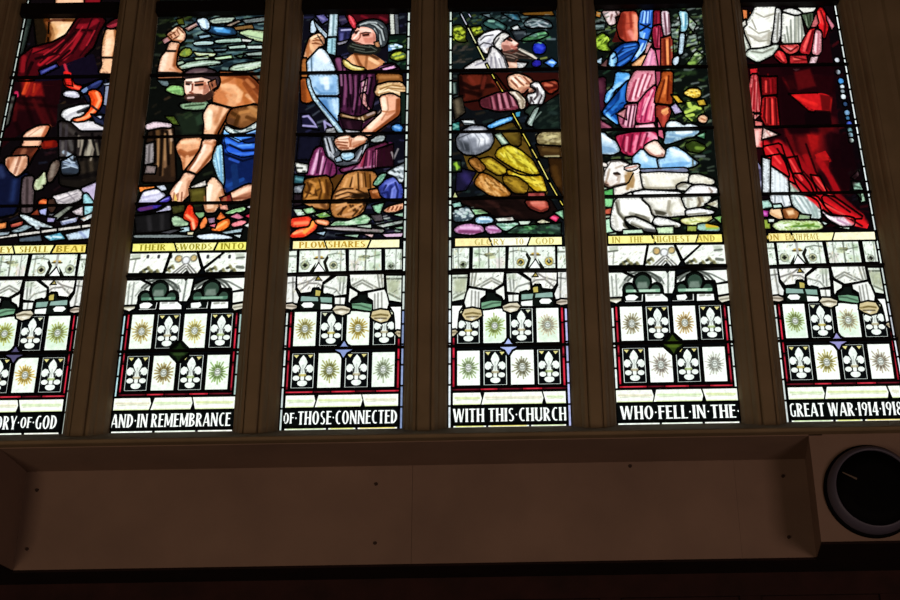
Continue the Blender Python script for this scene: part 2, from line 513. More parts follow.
def sun(k, cx, cz, ray, ring, strong=0.75, ghost=0):
    r_ = random.Random(k * 17 + int(cz * 900) + int(cx * 50)); n = 20
    dk = ''.join('%02x' % int(v * 150) for v in hexc(ray))
    for i in range(n):
        a = 2 * math.pi * (i + 0.25 + r_.uniform(-0.15, 0.15)) / n
        r1 = (0.045 if i % 2 else 0.036) * r_.uniform(0.85, 1.12)
        c_, s_ = math.cos(a), 1.25 * math.sin(a)
        S(ray, [(cx + 0.018 * c_, cz + 0.018 * s_), (cx + r1 * c_, cz + r1 * s_)], 0.7 if i % 2 else 1.0, 0.9, strong)
        S(dk, [(cx + 0.018 * c_, cz + 0.018 * s_), (cx + 0.026 * c_, cz + 0.026 * s_)], 0.6 if i % 2 else 0.9, 0.8, r_.uniform(0.45, 0.9))
    B('f2f5ee', ell(cx, cz, 0.0135, 0.0145, 10), 0.5, 0.9)
    S(ring, ell(cx, cz, 0.0125, 0.0135, 10) + [(cx + 0.0125, cz)], 0.55, 0.8, strong)
    S(ring, [(cx - 0.005, cz + 0.003), (cx - 0.002, cz + 0.003)], 0.5, 0.8, 0.8); S(ring, [(cx + 0.002, cz + 0.003), (cx + 0.005, cz + 0.003)], 0.5, 0.8, 0.8)
    S(ring, [(cx - 0.003, cz - 0.005), (cx + 0.004, cz - 0.005)], 0.4, 0.8, 0.7)

def fleur(part, x0, x1, z0, z1, tint, corners):
    cx = (x0 + x1) / 2; cz = (z0 + z1) / 2
    P(part, 'dfe8e0', rect(x0, x1, z0, z1))
    P(part, '07090a', rect(x0 + 0.0062, x1 - 0.0062, z0 + 0.006, z1 - 0.006), 0)
    if corners:
        for s in (-1, 1):
            P(part, 'd9cf86' if corners > 1 else 'ccd0b0', [(cx + s * 0.044, z1 - 0.012), (cx + s * 0.021, z1 - 0.012), (cx + s * 0.031, z1 - 0.027)], 0)
    w = 'e4ebe3'
    cz -= 0.002
    P(part, w, [(cx, cz + 0.077), (cx + 0.013, cz + 0.06), (cx + 0.0195, cz + 0.042), (cx + 0.014, cz + 0.026), (cx + 0.007, cz + 0.012), (cx - 0.007, cz + 0.012), (cx - 0.014, cz + 0.026), (cx - 0.0195, cz + 0.042), (cx - 0.013, cz + 0.06)], 0)
    for s in (-1, 1):
        P(part, w, [(cx + s * a, cz + b) for a, b in ((0.006, -0.012), (0.010, 0.010), (0.020, 0.027), (0.034, 0.031), (0.046, 0.020), (0.047, 0.004), (0.040, -0.006), (0.030, -0.008), (0.022, 0.0), (0.017, -0.008), (0.012, -0.020))], 0)
        P(part, 'e4eae2', ell(cx + s * 0.0285, cz - 0.0335, 0.0155, 0.0120, 12), 0)
    P(part, w, [(cx - 0.006, cz + 0.02), (cx + 0.006, cz + 0.02), (cx + 0.009, cz - 0.045), (cx - 0.009, cz - 0.045)], 0)
    P(part, w, ell(cx, cz - 0.0575, 0.0225, 0.0150, 14), 0)
    S('101410', [(cx - 0.014, cz - 0.008), (cx - 0.014, cz + 0.006)], 1.1, 0.9, 0.8); S('101410', [(cx + 0.014, cz - 0.008), (cx + 0.014, cz + 0.006)], 1.1, 0.9, 0.8)
    S(tint, [(cx - 0.012, cz - 0.020), (cx + 0.012, cz - 0.020)], 1.6, 1.5, 0.75)
    S('8c948c', [(cx, cz + 0.028), (cx, cz - 0.008)], 0.7, 1.2, 0.45)
    S('101410', [(cx - 0.017, cz - 0.0445), (cx - 0.009, cz - 0.0435)], 0.6, 0.9, 0.7); S('101410', [(cx + 0.017, cz - 0.0445), (cx + 0.009, cz - 0.0435)], 0.6, 0.9, 0.7)

SUNS = {0: ['a0a23c', '98a048', '8c9c60', 'c09a30'], 1: ['b0984c', 'c2b258', '8c7434', '7a9c48'], 2: ['9c9044', 'a88c28', '8c8a40', '8c9874'],
        3: ['8ea048', 'c0b494', '8ca068', '7c7858'], 4: ['8c805c', 'b08c48', 'a49888', 'b0b0a0'], 5: ['8a9a50', 'b8ac84', '9c8e3c', '9a8c74']}

def quarries(k):
    xc = XC[k]; first_fleur = k in (0, 3); si = 0
    for row, (z0, z1) in enumerate((Z_Q1, Z_Q2)):
        for c, (a, b) in enumerate(QX):
            isf = ((c + row) % 2 == 0) == first_fleur
            if isf:
                fleur('fleur_de_lis_quarry#%d%d' % (row, c), xc + a, xc + b, z0, z1, ('b8a850', 'a0b070', 'b0a480')[(k + c + row) % 3], 2 if row == 1 or k in (4, 1) else 1)
            else:
                nm = 'sun_quarry#%d%d' % (row, c)
                P(nm, 'f0f6ee' if k > 2 else 'e6efe2', rect(xc + a, xc + b, z0, z1))
                ry = SUNS[k][si]; si += 1
                if k in (0, 3, 5) and row == 0: B('c8e0c4', rect(xc + a + .01, xc + b - .01, z0 + 0.01, z1 - 0.05), 6, 0.6)
                sun(k, xc + (a + b) / 2, (z0 + z1) / 2, ry, '5c6258')
        # red fillet each side
        pass
    zc = (Z_Q1[0] + Z_Q2[1]) / 2
    lav = k not in (1, 4)
    col = {0: '4c4868', 1: '12200c', 2: '8090c0', 3: 'a4b0e0', 4: '2c3c10', 5: '8c88bc'}[k]
    star = [(0, 0.050), (0.017, 0.021), (0.045, 0.006), (0.045, -0.006), (0.018, -0.021), (0, -0.052), (-0.018, -0.021), (-0.045, -0.006), (-0.045, 0.006), (-0.017, 0.021)]
    if not lav:
        star2 = [(0, 0.060), (0.058, 0), (0, -0.060), (-0.058, 0)]
        P('centre_diamond', '060a06', [(xc + a, zc + b) for a, b in star2])
        P('centre_diamond', col, [(xc + a * 0.9, zc + b * 0.9) for a, b in star], 0)
        S('3c5428' if k == 1 else '5c7420', [(xc - 0.02, zc - 0.012), (xc + 0.02, zc - 0.012)], 2, 3, 0.5)
    else:
        P('centre_diamond', col, [(xc + a, zc + b) for a, b in star], 0.009)
    zb, zt = Z_RED[1] + 0.003, Z_Q1[1]
    for s in (-1, 1):
        cuts = [zb + (zt - zb) * f for f in (0, 0.36, 0.52, 0.80, 1.0)]
        for i in range(4):
            x = xc + s * 0.2488
            bright = (k + i + (s > 0)) % 3
            P('red_fillet', ('8c1424', 'b01c30', '5c0c18')[bright], rect(x - 0.0068, x + 0.0068, cuts[i], cuts[i + 1]), 0.005)
            S('e0384c', [(x, cuts[i] + 0.02), (x, cuts[i + 1] - 0.02)], 0.8, 1.6, 0.5 if bright else 0.25)
    xs = [-0.2555, -0.13, -0.05, 0.06, 0.15, 0.2555]
    for i in range(5):
        b = (i + k) % 2
        P('red_fillet', ('a81c2c', '4a0c16')[b], rect(xc + xs[i], xc + xs[i + 1], Z_RED[0], Z_RED[1]), 0.004)
        S('e84858', [(xc + xs[i] + 0.02, sum(Z_RED) / 2), (xc + xs[i + 1] - 0.02, sum(Z_RED) / 2)], 0.6, 1.4, 0.55 if not b else 0.15)

def feet(k, breaks):
    """white band, inscription strip, base strip; breaks are local X of the leads"""
    xc = XC[k]; full = k in (1, 4)
    xa = HALF - (0.002 if full else 0.021)
    e = [-xa] + breaks + [xa]
    for i in range(len(e) - 1):
        sl = 0.008 * (1 if i % 2 else -1)
        s0 = sl if i else 0; s1 = -sl if i < len(e) - 2 else 0
        P('marble_band', 'f0f3e6', [(xc + e[i] - s0, Z_BAND[0]), (xc + e[i + 1] + s1 * -1 * -1, Z_BAND[0]), (xc + e[i + 1] - s1, Z_BAND[1]), (xc + e[i] + s0, Z_BAND[1])], 0.005)
        zm = sum(Z_BAND) / 2
        S(('c8d490', 'd4cdb0', 'c4d8a4')[(i + k) % 3], [(xc + e[i] + 0.015, zm + 0.004), (xc + e[i + 1] - 0.015, zm + 0.002)], 1.2, 3.5, 0.8)
        S('b8c0a0', [(xc + e[i] + 0.02, zm - 0.006), ((2 * xc + e[i] + e[i + 1]) / 2, zm - 0.003), (xc + e[i + 1] - 0.02, zm - 0.007)], 0.4, 1.2, 0.6)
        S('c0d080', [(xc + e[i] + 0.01, Z_BAND[0] + 0.004), (xc + e[i + 1] - 0.01, Z_BAND[0] + 0.004)], 1.0, 2, 0.6)
    P('inscription_strip', '060808', rect(xc - xa, xc + xa, Z_INS[0], Z_INS[1]))
    e2 = [-xa, -0.10 + 0.02 * (k % 3), 0.07 + 0.02 * ((k + 1) % 3), xa]
    for i in range(3):
        P('base_strip', ('eef2e8', 'e8eee0', 'f2f2e6')[i], rect(xc + e2[i] + 0.003, xc + e2[i + 1] - 0.003, Z_BASE[0], Z_BASE[1]), 0.004)
        if k in (2, 3, 5): S(('d8d860', 'e4d060', 'c8d8a0')[(i + k) % 3], [(xc + e2[i] + 0.02, Z_BASE[1] - 0.004), (xc + e2[i + 1] - 0.02, Z_BASE[1] - 0.004)], 1.2, 2, 0.7)

def yellow(k, breaks, cols):
    xc = XC[k]; xa = HALF - (0.004 if k in (1, 4) else 0.012)
    lft = -xa if k not in (3,) else -0.245
    e = [lft] + breaks + [xa if k not in (2, 5) else 0.245]
    for i in range(len(e) - 1):
        s = 0.009
        s0 = s * (1 if i == 2 else -1) if i else 0; s1 = s * (1 if i == 1 else -1) if i < len(e) - 2 else 0
        P('scroll_band', cols[i % len(cols)], [(xc + e[i] - s0, Z_Y0), (xc + e[i + 1] - s1, Z_Y0), (xc + e[i + 1] + s1, Z_Y1), (xc + e[i] + s0, Z_Y1)])

def ytext(k, s, xa, xb, col):
    za = Z_Y0 + 0.009; zb = Z_Y1 - 0.009
    y = 242
    text(s, 'scroll_band/scroll_lettering', col, un(xa, y)[0], un(xb, y)[0], za, zb)

def canopyA(k, mirror):
    f = tcrop(3, k, mirror); crop(445, 230, 6.9)
    c = 'canopy_ornament'
    w = 'e2eadf'
    for p in ("24,122 172,115 168,270 24,272", "190,115 422,110 418,270 185,272", "438,110 762,108 766,268 430,270", "772,108 880,108 880,270 772,270"):
        P(c, w, f(p))
    for x, y, r, cl in ((125, 240, 24, '8c9a70'), (522, 222, 27, 'c4a83c'), (718, 216, 30, 'c8a838')):
        q = f(' '.join('%f,%f' % (x + r * math.cos(a * .5236), y + r * math.sin(a * .5236)) for a in range(13)))
        if k not in (3,): cl = {'c4a83c': 'b4b488', 'c8a838': 'a4ac84', '8c9a70': 'a0a890'}[cl]
        B(cl, q, 4, 0.75); S('80847a', q, 0.1, 1.0, 0.6)
        for dx, dy in ((-11, 0), (11, 0), (0, -11), (0, 11)):
            S('14140c', f('%f,%f %f,%f' % (x + dx * 0.8 - 2, y + dy * 0.8, x + dx * 0.8 + 2, y + dy * 0.8)), 1.0, 1, 0.85)
    B('c4a03c', f("595,160 620,152 650,160 648,178 620,176 598,178"), 2, 0.9); S('4c4020', f("590,172 655,172"), 0.7, 1, 0.8); S('f0f0e8', f("622,118 622,200"), 1.4, 1.2, 0.9); S('4c5244', f("300,120 302,260"), 0.5, 1.1, 0.7); S('8c8448', f("280,170 325,168"), 1.6, 1.4, 0.8); S('4c4c30', f("285,180 320,178"), 0.6, 1, 0.8)
    P(c + '/dark_diaper', '14160f', f("565,150 595,195 575,265 550,265 572,205 555,170"), 0)
    P(c + '/dark_diaper', '14160f', f("640,195 680,250 690,268 660,262"), 0)
    P(c, 'f0f2ee', f("575,268 625,200 665,268"), 0.004)
    B('98b48c', f("200,140 250,130 240,180 205,185"), 8, 0.6); B('c4c898', f("285,165 345,160 350,195 300,200"), 6, 0.7)
    B('d4c4c0', f("345,200 410,190 400,260 350,262"), 10, 0.6); B('a8c09c', f("200,220 280,210 270,262 205,262"), 8, 0.5)
    for x in (235, 300, 372, 470, 55, 90): S('98a090', f("%d,125 %d,262" % (x, x + 3)), 0.4, 1.1, 0.55)
    S('6a7460', f("205,160 290,175 350,170"), 0.5, 1.2, 0.5); S('707866', f("450,150 500,140 560,150"), 0.6, 1.4, 0.6); S('70786c', f("775,150 830,150"), 1, 2, 0.6)
    if not mirror and k == 3: pass
    for p, n_ in (("28,124 170,118 166,266 28,268", 26), ("192,118 420,112 414,266 190,270", 40), ("440,112 560,112 560,266 434,266", 22), ("640,112 760,112 762,262 690,262", 18), ("775,112 870,112 870,266 775,266", 20)):
        speckle2(f(p), ['8c9c84', 'b0c4aa', 'd4dccc', '6c7862', 'c4bc94', 'a0b09c'], n_, 1.25, 0.75, 1.5, 2.6); speckle2(f(p), ['3c4438', '4c5040', '5c5c48', '2c302a'], n_ // 3, 0.95, 0.8, 0.4, 1.6)
    # second tier
    P(c, 'd2dacc', f("24,305 162,300 150,420 132,482 30,502 24,502"))
    B('9aa07c', f("65,340 150,330 140,420 70,440"), 10, 0.6); S('5c6450', f("50,330 150,328"), 1, 1.5, 0.7); S('70785c', f("60,470 135,430"), 1, 2, 0.6)
    P(c, 'e8eae2', f("170,290 412,285 402,370 332,416 230,402 165,390"))
    for p in ("205,395 320,330 405,372", "250,390 322,350 380,380", "215,300 200,385", "190,300 180,380"): S('8c8c7c', f(p), 0.9, 1.4, 0.6)
    P(c, 'e4e6de', f("345,415 410,375 417,480 400,492 390,462 350,440"))
    P(c, 'e6e9e2', f("420,295 500,292 590,350 592,410 570,430 512,440 425,430"))
    for p in ("470,430 500,390 590,362", "445,310 455,420", "470,310 475,400"): S('8a9084', f(p), 0.8, 1.3, 0.6)
    B('b0bca4', f("430,300 490,300 490,340 435,340"), 8, 0.6)
    P(c, 'eeece6', f("520,288 775,288 772,370 742,412 672,405 652,375 602,390 590,340"))
    for p in ("585,375 625,345 690,340 755,395", "600,325 640,300 680,325 770,350"): S('8c8680', f(p), 0.9, 1.3, 0.65)
    P(c + '/gold_trefoil', '9c8838', f("602,322 625,292 645,322"), 0.003)
    P(c, 'e0e0dc', f("775,285 880,285 880,480 835,475 762,482 750,440 777,380"))
    S('808078', f("800,300 795,470"), 0.8, 1.5, 0.6); S('70706c', f("785,330 830,335"), 0.8, 1.4, 0.6)
    for p, n_ in (("28,308 158,304 148,418 40,490", 26), ("175,294 405,290 398,368 332,410 235,398 170,385", 30), ("422,298 500,296 585,350 585,408 515,432 430,425", 24), ("530,292 770,292 768,368 740,405 660,380 600,370", 30), ("780,292 870,292 870,470 780,470", 22), ("170,402 280,420 250,470 240,560 160,560 150,440", 18)):
        speckle2(f(p), ['a4ac9c', 'c4ccc0', '8c9088', 'd8d8c8', 'b8b098'], n_, 1.2, 0.65, 1.3, 2.4); speckle2(f(p), ['4c5048', '3c4038', '60645a'], n_ // 5, 0.9, 0.75, 0.7, 2.4)
    g = 'trefoil_opening'
    P(g, '0b100d', f("285,425 345,425 352,450 398,475 392,532 300,547 238,552 248,490 282,470"))
    P(g, '6e9a7a', f("252,502 320,488 388,492 384,522 300,538 252,545"), 0); S('3c5c44', f("260,530 330,505 380,500"), 0.8, 2, 0.6)
    P(g, '0d120e', f("600,400 620,375 660,378 672,412 745,425 755,530 520,530 518,430 560,418 598,430"))
    P(g, 'b4a656', f("606,396 640,390 642,428 612,430"), 0)
    P(g, '7e9e92', f("528,445 608,440 602,474 528,480"), 0); P(g, '86a49a', f("626,440 742,428 742,462 622,466"), 0)
    P(c, 'eef2ec', f("527,494 603,486 603,526 524,530"), 0); P(c, 'eef2ec', f("650,490 668,474 722,474 738,490 718,508 662,508"), 0)
    # pendant columns and their bosses
    P(c, 'e6e8e2', f("165,395 285,415 282,452 247,478 243,570 150,570 130,500 148,430"))
    for p in ("185,420 180,560", "210,425 208,555", "232,430 230,550"): S('98988c', f(p), 0.6, 1.2, 0.6)
    P(c, 'e6e8e2', f("430,442 512,440 510,525 438,525")); S('98988c', f("470,445 470,520"), 0.6, 1.2, 0.6)
    P(c, 'f0f2ee', f("24,518 132,516 100,565 92,625 88,690 24,690"))
    b = c + '/pendant_boss'
    P(b, 'cfc6ae', f("392,522 440,500 500,496 528,526 500,562 450,576 402,556")); S('7c6c4c', f("410,536 460,526 512,534"), 0.9, 1.3, 0.7); B('f0efe4', f("430,545 490,542 470,560"), 4, 0.8)
    P(b, 'c8b88c', f("132,542 190,532 250,545 262,590 234,614 185,634 138,624 112,586")); S('8c7430', f("140,580 190,572 244,580"), 1.0, 1.5, 0.7); S('58482c', f("150,600 230,598"), 0.8, 1.2, 0.6); B('f0f0ea', f("170,606 210,604 190,618"), 4, 0.8)
    P(b, 'c4b8a8', f("762,490 800,472 880,478 880,510 800,524 764,512")); S('80705c', f("770,500 835,492"), 0.9, 1.3, 0.6)
    P(b, 'c0b294', f("24,690 72,682 98,700 62,738 24,738")); S('7c6c48', f("28,710 80,705"), 0.9, 1.3, 0.6)

def speckle2(q, *a): speckle(q, *a)

def canopyB(k):
    f = tcrop(4, k); crop(600, 230, 6.9)
    c = 'canopy_ornament'
    P(c, 'eef0e8', f("20,105 326,100 300,246 20,250")); P(c, 'eaeee4', f("335,100 510,98 560,215 540,250 308,250"))
    P(c, 'eef0e8', f("518,98 700,97 572,208")); P(c, 'ecefe6', f("702,97 900,94 900,238 590,242 576,214"))
    P(c, 'f2f2ee', f("345,246 440,165 465,165 548,246"), 0)
    for p in ("365,246 440,178", "390,246 445,195", "420,248 450,212", "530,244 460,178", "505,246 458,195", "480,248 455,212"): S('6c6c60', f(p), 0.7, 1.1, 0.7)
    for x, y, r, cl in ((390, 145, 24, 'c4a466'), (494, 140, 22, 'c8ac6c'), (443, 155, 26, 'e6e8ea')):
        q = f(' '.join('%f,%f' % (x + r * math.cos(a * .5236), y + r * math.sin(a * .5236)) for a in range(13)))
        B(cl, q, 2.5, 0.9); S('70684c' if cl[0] == 'c' else '9c9c98', q, 0.6, 1.1, 0.6)
    for p, n_ in (("50,110 320,106 298,240 50,244", 34), ("340,105 505,102 550,210 535,244 315,244", 26), ("525,102 690,100 575,200", 12), ("705,102 840,100 842,232 600,236", 26)):
        speckle2(f(p), ['b4bcac', 'd0d4c8', '94a08c', 'c4bc98', 'e0e4dc'], n_, 1.25, 0.6, 0.6, 2.2)
    P(c + '/dark_diaper', '0c0c0a', f("430,250 460,222 492,250"), 0)
    for x, y in ((150, 235), (180, 215), (205, 238), (245, 235), (320, 225), (345, 205), (610, 225), (640, 212), (700, 228), (745, 205), (775, 228)):
        S('2e3020', f("%d,%d %d,%d" % (x - 9, y + 4, x + 9, y - 5)), 1.6, 1.2, 0.8); S('b8b070', f("%d,%d %d,%d" % (x + 10, y - 12, x + 22, y + 6)), 1.6, 2, 0.7)
    B('b4bcaa', f("60,120 120,112 130,140 70,150"), 5, 0.8); S('6a7060', f("60,150 120,142"), 0.9, 1.5, 0.7); S('8c9284', f("95,150 90,235"), 0.6, 1.3, 0.5)
    B('b0b8a8', f("780,110 840,105 840,150 790,150"), 6, 0.8); S('70766a', f("790,140 842,134"), 0.9, 1.5, 0.7); S('404838', f("805,200 845,205"), 2, 2, 0.6)
    if k == 1:
        for x in (175, 250, 335, 590, 670, 740): S('2c3034', f("%d,125 %d,135" % (x, x)), 1.6, 1.2, 0.8)
    P(c, 'e6eae2', f("20,290 150,288 242,330 232,372 182,380 160,420 155,492 120,506 70,502 20,490"))
    for p in ("165,372 200,325 290,302", "110,310 118,480", "80,320 90,460", "135,400 175,340"): S('8c9288', f(p), 0.7, 1.3, 0.55)
    P(c, 'eaeee6', f("158,284 290,278 522,278 516,402 500,442 440,442 432,392 382,372 350,380 345,330 300,303 248,326"))
    for p in ("310,292 380,320 430,380", "345,292 420,330 440,370", "470,300 470,430", "200,292 260,308"): S('5c645c', f(p), 0.8, 1.2, 0.65)
    for p, n_ in (("60,292 150,290 230,332 165,410 150,485 70,490", 26), ("160,288 290,284 500,284 510,395 450,430 370,350 300,300", 36), ("530,322 625,282 860,275 860,345 720,330", 26)):
        speckle2(f(p), ['b0b8ac', 'd0d8cc', '8c988c', 'c8ccbc'], n_, 1.2, 0.6, 1.0, 2.4)
    P(c + '/dark_diaper', '0c0c0a', f("445,276 465,300 488,276"), 0)
    P(c, 'eaeee6', f("526,320 590,288 625,278 900,268 900,352 800,372 790,350 722,350 702,310 650,294 600,310 585,350 540,370 526,402"))
    for p in ("535,340 580,305 640,292", "665,290 740,310 790,350", "700,285 770,305 860,350", "550,350 590,315"): S('5c645c', f(p), 0.8, 1.2, 0.6)
    g = 'trefoil_opening'
    circ = lambda x, y, r, m=1.0: ' '.join('%f,%f' % (x + r * math.cos(a * .3927), y + m * r * math.sin(a * .3927)) for a in range(16))
    for x0, y0 in ((292, 358), (652, 352)):
        for r in (92, 112):
            S('4c544c', f(' '.join('%f,%f' % (x0 + r * 1.25 * math.cos(math.radians(t_)), y0 + 40 - r * math.sin(math.radians(t_))) for t_ in range(25, 160, 9))), 0.9, 1.2, 0.75)
        for dx, dy, r in ((-92, 52, 46), (98, 50, 46), (0, 0, 66)): P(g, '070a08', f(circ(x0 + dx, y0 + dy, r)), 0.004)
        P(g, '070a08', f("%d,%d %d,%d %d,%d %d,%d" % (x0 - 128, y0 + 50, x0 + 136, y0 + 46, x0 + 138, y0 + 82, x0 - 128, y0 + 84)), 0)
        for dx, dy, r in ((-88, 52, 30), (92, 50, 30), (2, 4, 50)): P(g, '2c4034', f(circ(x0 + dx, y0 + dy, r)), 0)
        P(g, '8ab498' if k == 4 else '4e7862', f("%d,%d %d,%d %d,%d %d,%d" % (x0 - 112, y0 + 54, x0 + 122, y0 + 48, x0 + 122, y0 + 68, x0 - 112, y0 + 72)), 0)
        B('c4dcc8' if k == 4 else '8cb098', f("%d,%d %d,%d %d,%d %d,%d" % (x0 - 60, y0 + 56, x0 + 90, y0 + 52, x0 + 90, y0 + 66, x0 - 60, y0 + 70)), 3, 0.8)
        B('748478', f("%d,%d %d,%d %d,%d %d,%d" % (x0 - 30, y0 + 2, x0 + 30, y0, x0 + 40, y0 + 44, x0 - 40, y0 + 46)), 6, 0.8)
    S('050706', f("268,440 235,372"), 1.4, 1, 0.9)
    b = c + '/pendant_boss'
    P(c, 'e4e6de', f("800,372 900,360 900,440 812,455 806,420"))
    P(b, 'd0ccba', f("812,458 900,442 900,490 838,506 814,484")); S('84806a', f("820,455 885,445"), 1.1, 1.4, 0.7); S('98947c', f("830,480 890,470"), 0.8, 1.2, 0.6)
    P(b, 'c6c2ac', f("30,470 152,464 150,490 112,512 72,498 30,495")); S('7c7a64', f("76,475 150,470"), 1.0, 1.4, 0.7); B('ecece4', f("85,490 140,486 112,506"), 4, 0.8)
    P(c, '0a0c0b', f("163,440 300,437 297,498 170,502"), 0.005); P(c, 'eef2ee', f("175,460 200,447 240,447 264,462 238,486 182,486"), 0); P(c, 'e4e8e2', f("170,493 288,490 290,445 297,445 297,498 170,501"), 0)
    P(c, 'f0f3ee', f("306,437 432,435 470,465 475,497 310,500")); S('a8aca0', f("330,450 360,447"), 1, 1.4, 0.5); S('a8aca0', f("385,450 410,447"), 1, 1.4, 0.5)
    P(c, '0a0c0b', f("495,470 540,436 650,436 652,491 495,496"), 0.005); P(c, 'eef2ee', f("528,450 590,444 602,464 586,482 534,482"), 0); P(c, 'e4e8e2', f("500,488 640,484 642,440 650,440 650,491 500,495"), 0)
    P(c, 'f0f3ee', f("664,436 788,434 796,490 664,495")); S('a8a890', f("690,452 720,449"), 1, 1.4, 0.6); S('a8a890', f("740,452 760,449"), 1, 1.4, 0.5)

INSCR = [('GLORY.OF.GOD', -17, 58.5, (6, 7)), ('AND.IN REMEMBRANCE', 111.5, 231.5, ()), ('OF.THOSE.CONNECTED', 283, 398, (0, 1)),
         ('WITH THIS.CHURCH', 453, 567.5, ()), ('WHO.FELL.IN.THE.', 620.5, 741, ()), ('GREAT WAR.1914.1918', 789.5, 904, ())]
YTXT = [[('THEY', -13, 14), ('SHALL', 20, 50), ('BEAT', 57, 87)], [('THEIR', 139, 167), ('SWORDS', 175, 213), ('INTO', 221, 245)],
        [('PLOWSHARES', 299, 366)], [('GLORY', 474, 506), ('TO', 515, 524), ('GOD', 535, 555)],
        [('IN', 612, 621), ('THE', 629, 644), ('HIGHEST', 653, 691), ('AND', 697, 716)], [('ON', 767, 780), ('EARTH PEACE', 786, 820)]]
YBR = [[-0.08, 0.105], [-0.065, 0.125], [-0.105, 0.10], [-0.075, 0.105], [-0.055, 0.15], [-0.145, 0.045]]
YCOL = [['f2eaa4', 'f0eaa0', 'f0d870'], ['e8e27c', 'eeea9c', 'eae474'], ['f4e4a4', 'f2e29a', 'f4eebc'], ['f6e0a0', 'f6f4dc', 'f6f2b0'], ['f2e88c', 'f4ec9c', 'f2e278'], ['f2de90', 'f6eeac', 'f8f0c8']]
YINK = ['a08828', '94881c', 'b48c28', 'c0b068', 'b09c40', 'a88c38']
WBR = [[-0.12, 0.055], [-0.10, 0.085], [-0.115, 0.095], [-0.12, 0.155], [-0.10, 0.12], [-0.085, 0.20]]

def lower_zone(k):
    xc = XC[k]
    P('lead_ground', '06080a', rect(xc - HALF, xc + HALF, ZB, Z_SCENE), 0)
    quarries(k)
    TONE[:] = [0.68, 0.35]
    if k in (1, 4): canopyB(k)
    else: canopyA(k, k in (2, 5))
    TONE[:] = [1.0, 0.0]
    lower = [('d8e8e0', 'b0b8b0'), ('b0d4d8', 'a0b8b0'), ('d4e0dc', '8c9cc4'), ('e0e8ec', 'b8bce8'), ('e0e8e2', 'd8e4dc'), ('e0e8e2', 'd8dce4')][k]
    zq = LZ(308.5)
    if k in (1, 4):
        border(k, -1, LZ(391), zq, lower[0], 0.10); border(k, 1, LZ(391), zq, lower[1], 0.10)
    else:
        border(k, -1, ZB, zq, lower[0], 0.10); border(k, 1, ZB, zq, lower[1], 0.10)
        border(k, {0: -1, 2: 1, 3: -1, 5: 1}[k], zq, Z_SCENE, 'dce6de', 0.09)
    yellow(k, YBR[k], YCOL[k])
    for s, a, b in YTXT[k]: ytext(k, s, a, b, YINK[k])
    feet(k, WBR[k])
    s, a, b, small = INSCR[k]
    zt0, zt1 = LZ(421.3), LZ(408.0)
    text(s, 'inscription_strip/lettering', 'f0f3ee', un(a, 416)[0], un(b, 416)[0], zt0, zt1, small)
# ------------------------------------------------------------------ figure scenes, one function per light
SPECK = {0: (['2c1216', '1c2030', '382818', '20141c'], 140, 0.7), 1: (['1c2c14', '28301c', '1c1810', '30382c', '3c2c1c'], 170, 0.8), 2: (['28284c', '1c2c3c', '384048', '1c3020', '403c58', '5c6470'], 230, 0.8),
         3: (['20302c', '2c2418', '18202c', '34403c', '2c1c14'], 170, 0.75), 4: (['2c4420', '48602c', '1c3424', '5c6c58', '6c8048', '84908c', '182418'], 420, 0.85), 5: (['34060c', '22040a', '180308', '4c0a10'], 120, 0.7)}

def scene_ground(k, col):
    xc = XC[k]
    P('scene_ground', col, rect(xc - HALF, xc + HALF, Z_SCENE, ZT), 0)
    c, n, a = SPECK[k]
    speckle(rect(xc - HALF + 0.01, xc + HALF - 0.01, Z_SCENE + 0.01, 5.55), c, n, 3.0, a, 0.3, 2.2, k + 1)

def strips(part, rows, lead=0.005):
    for col, p in rows: P(part, col, p, lead)

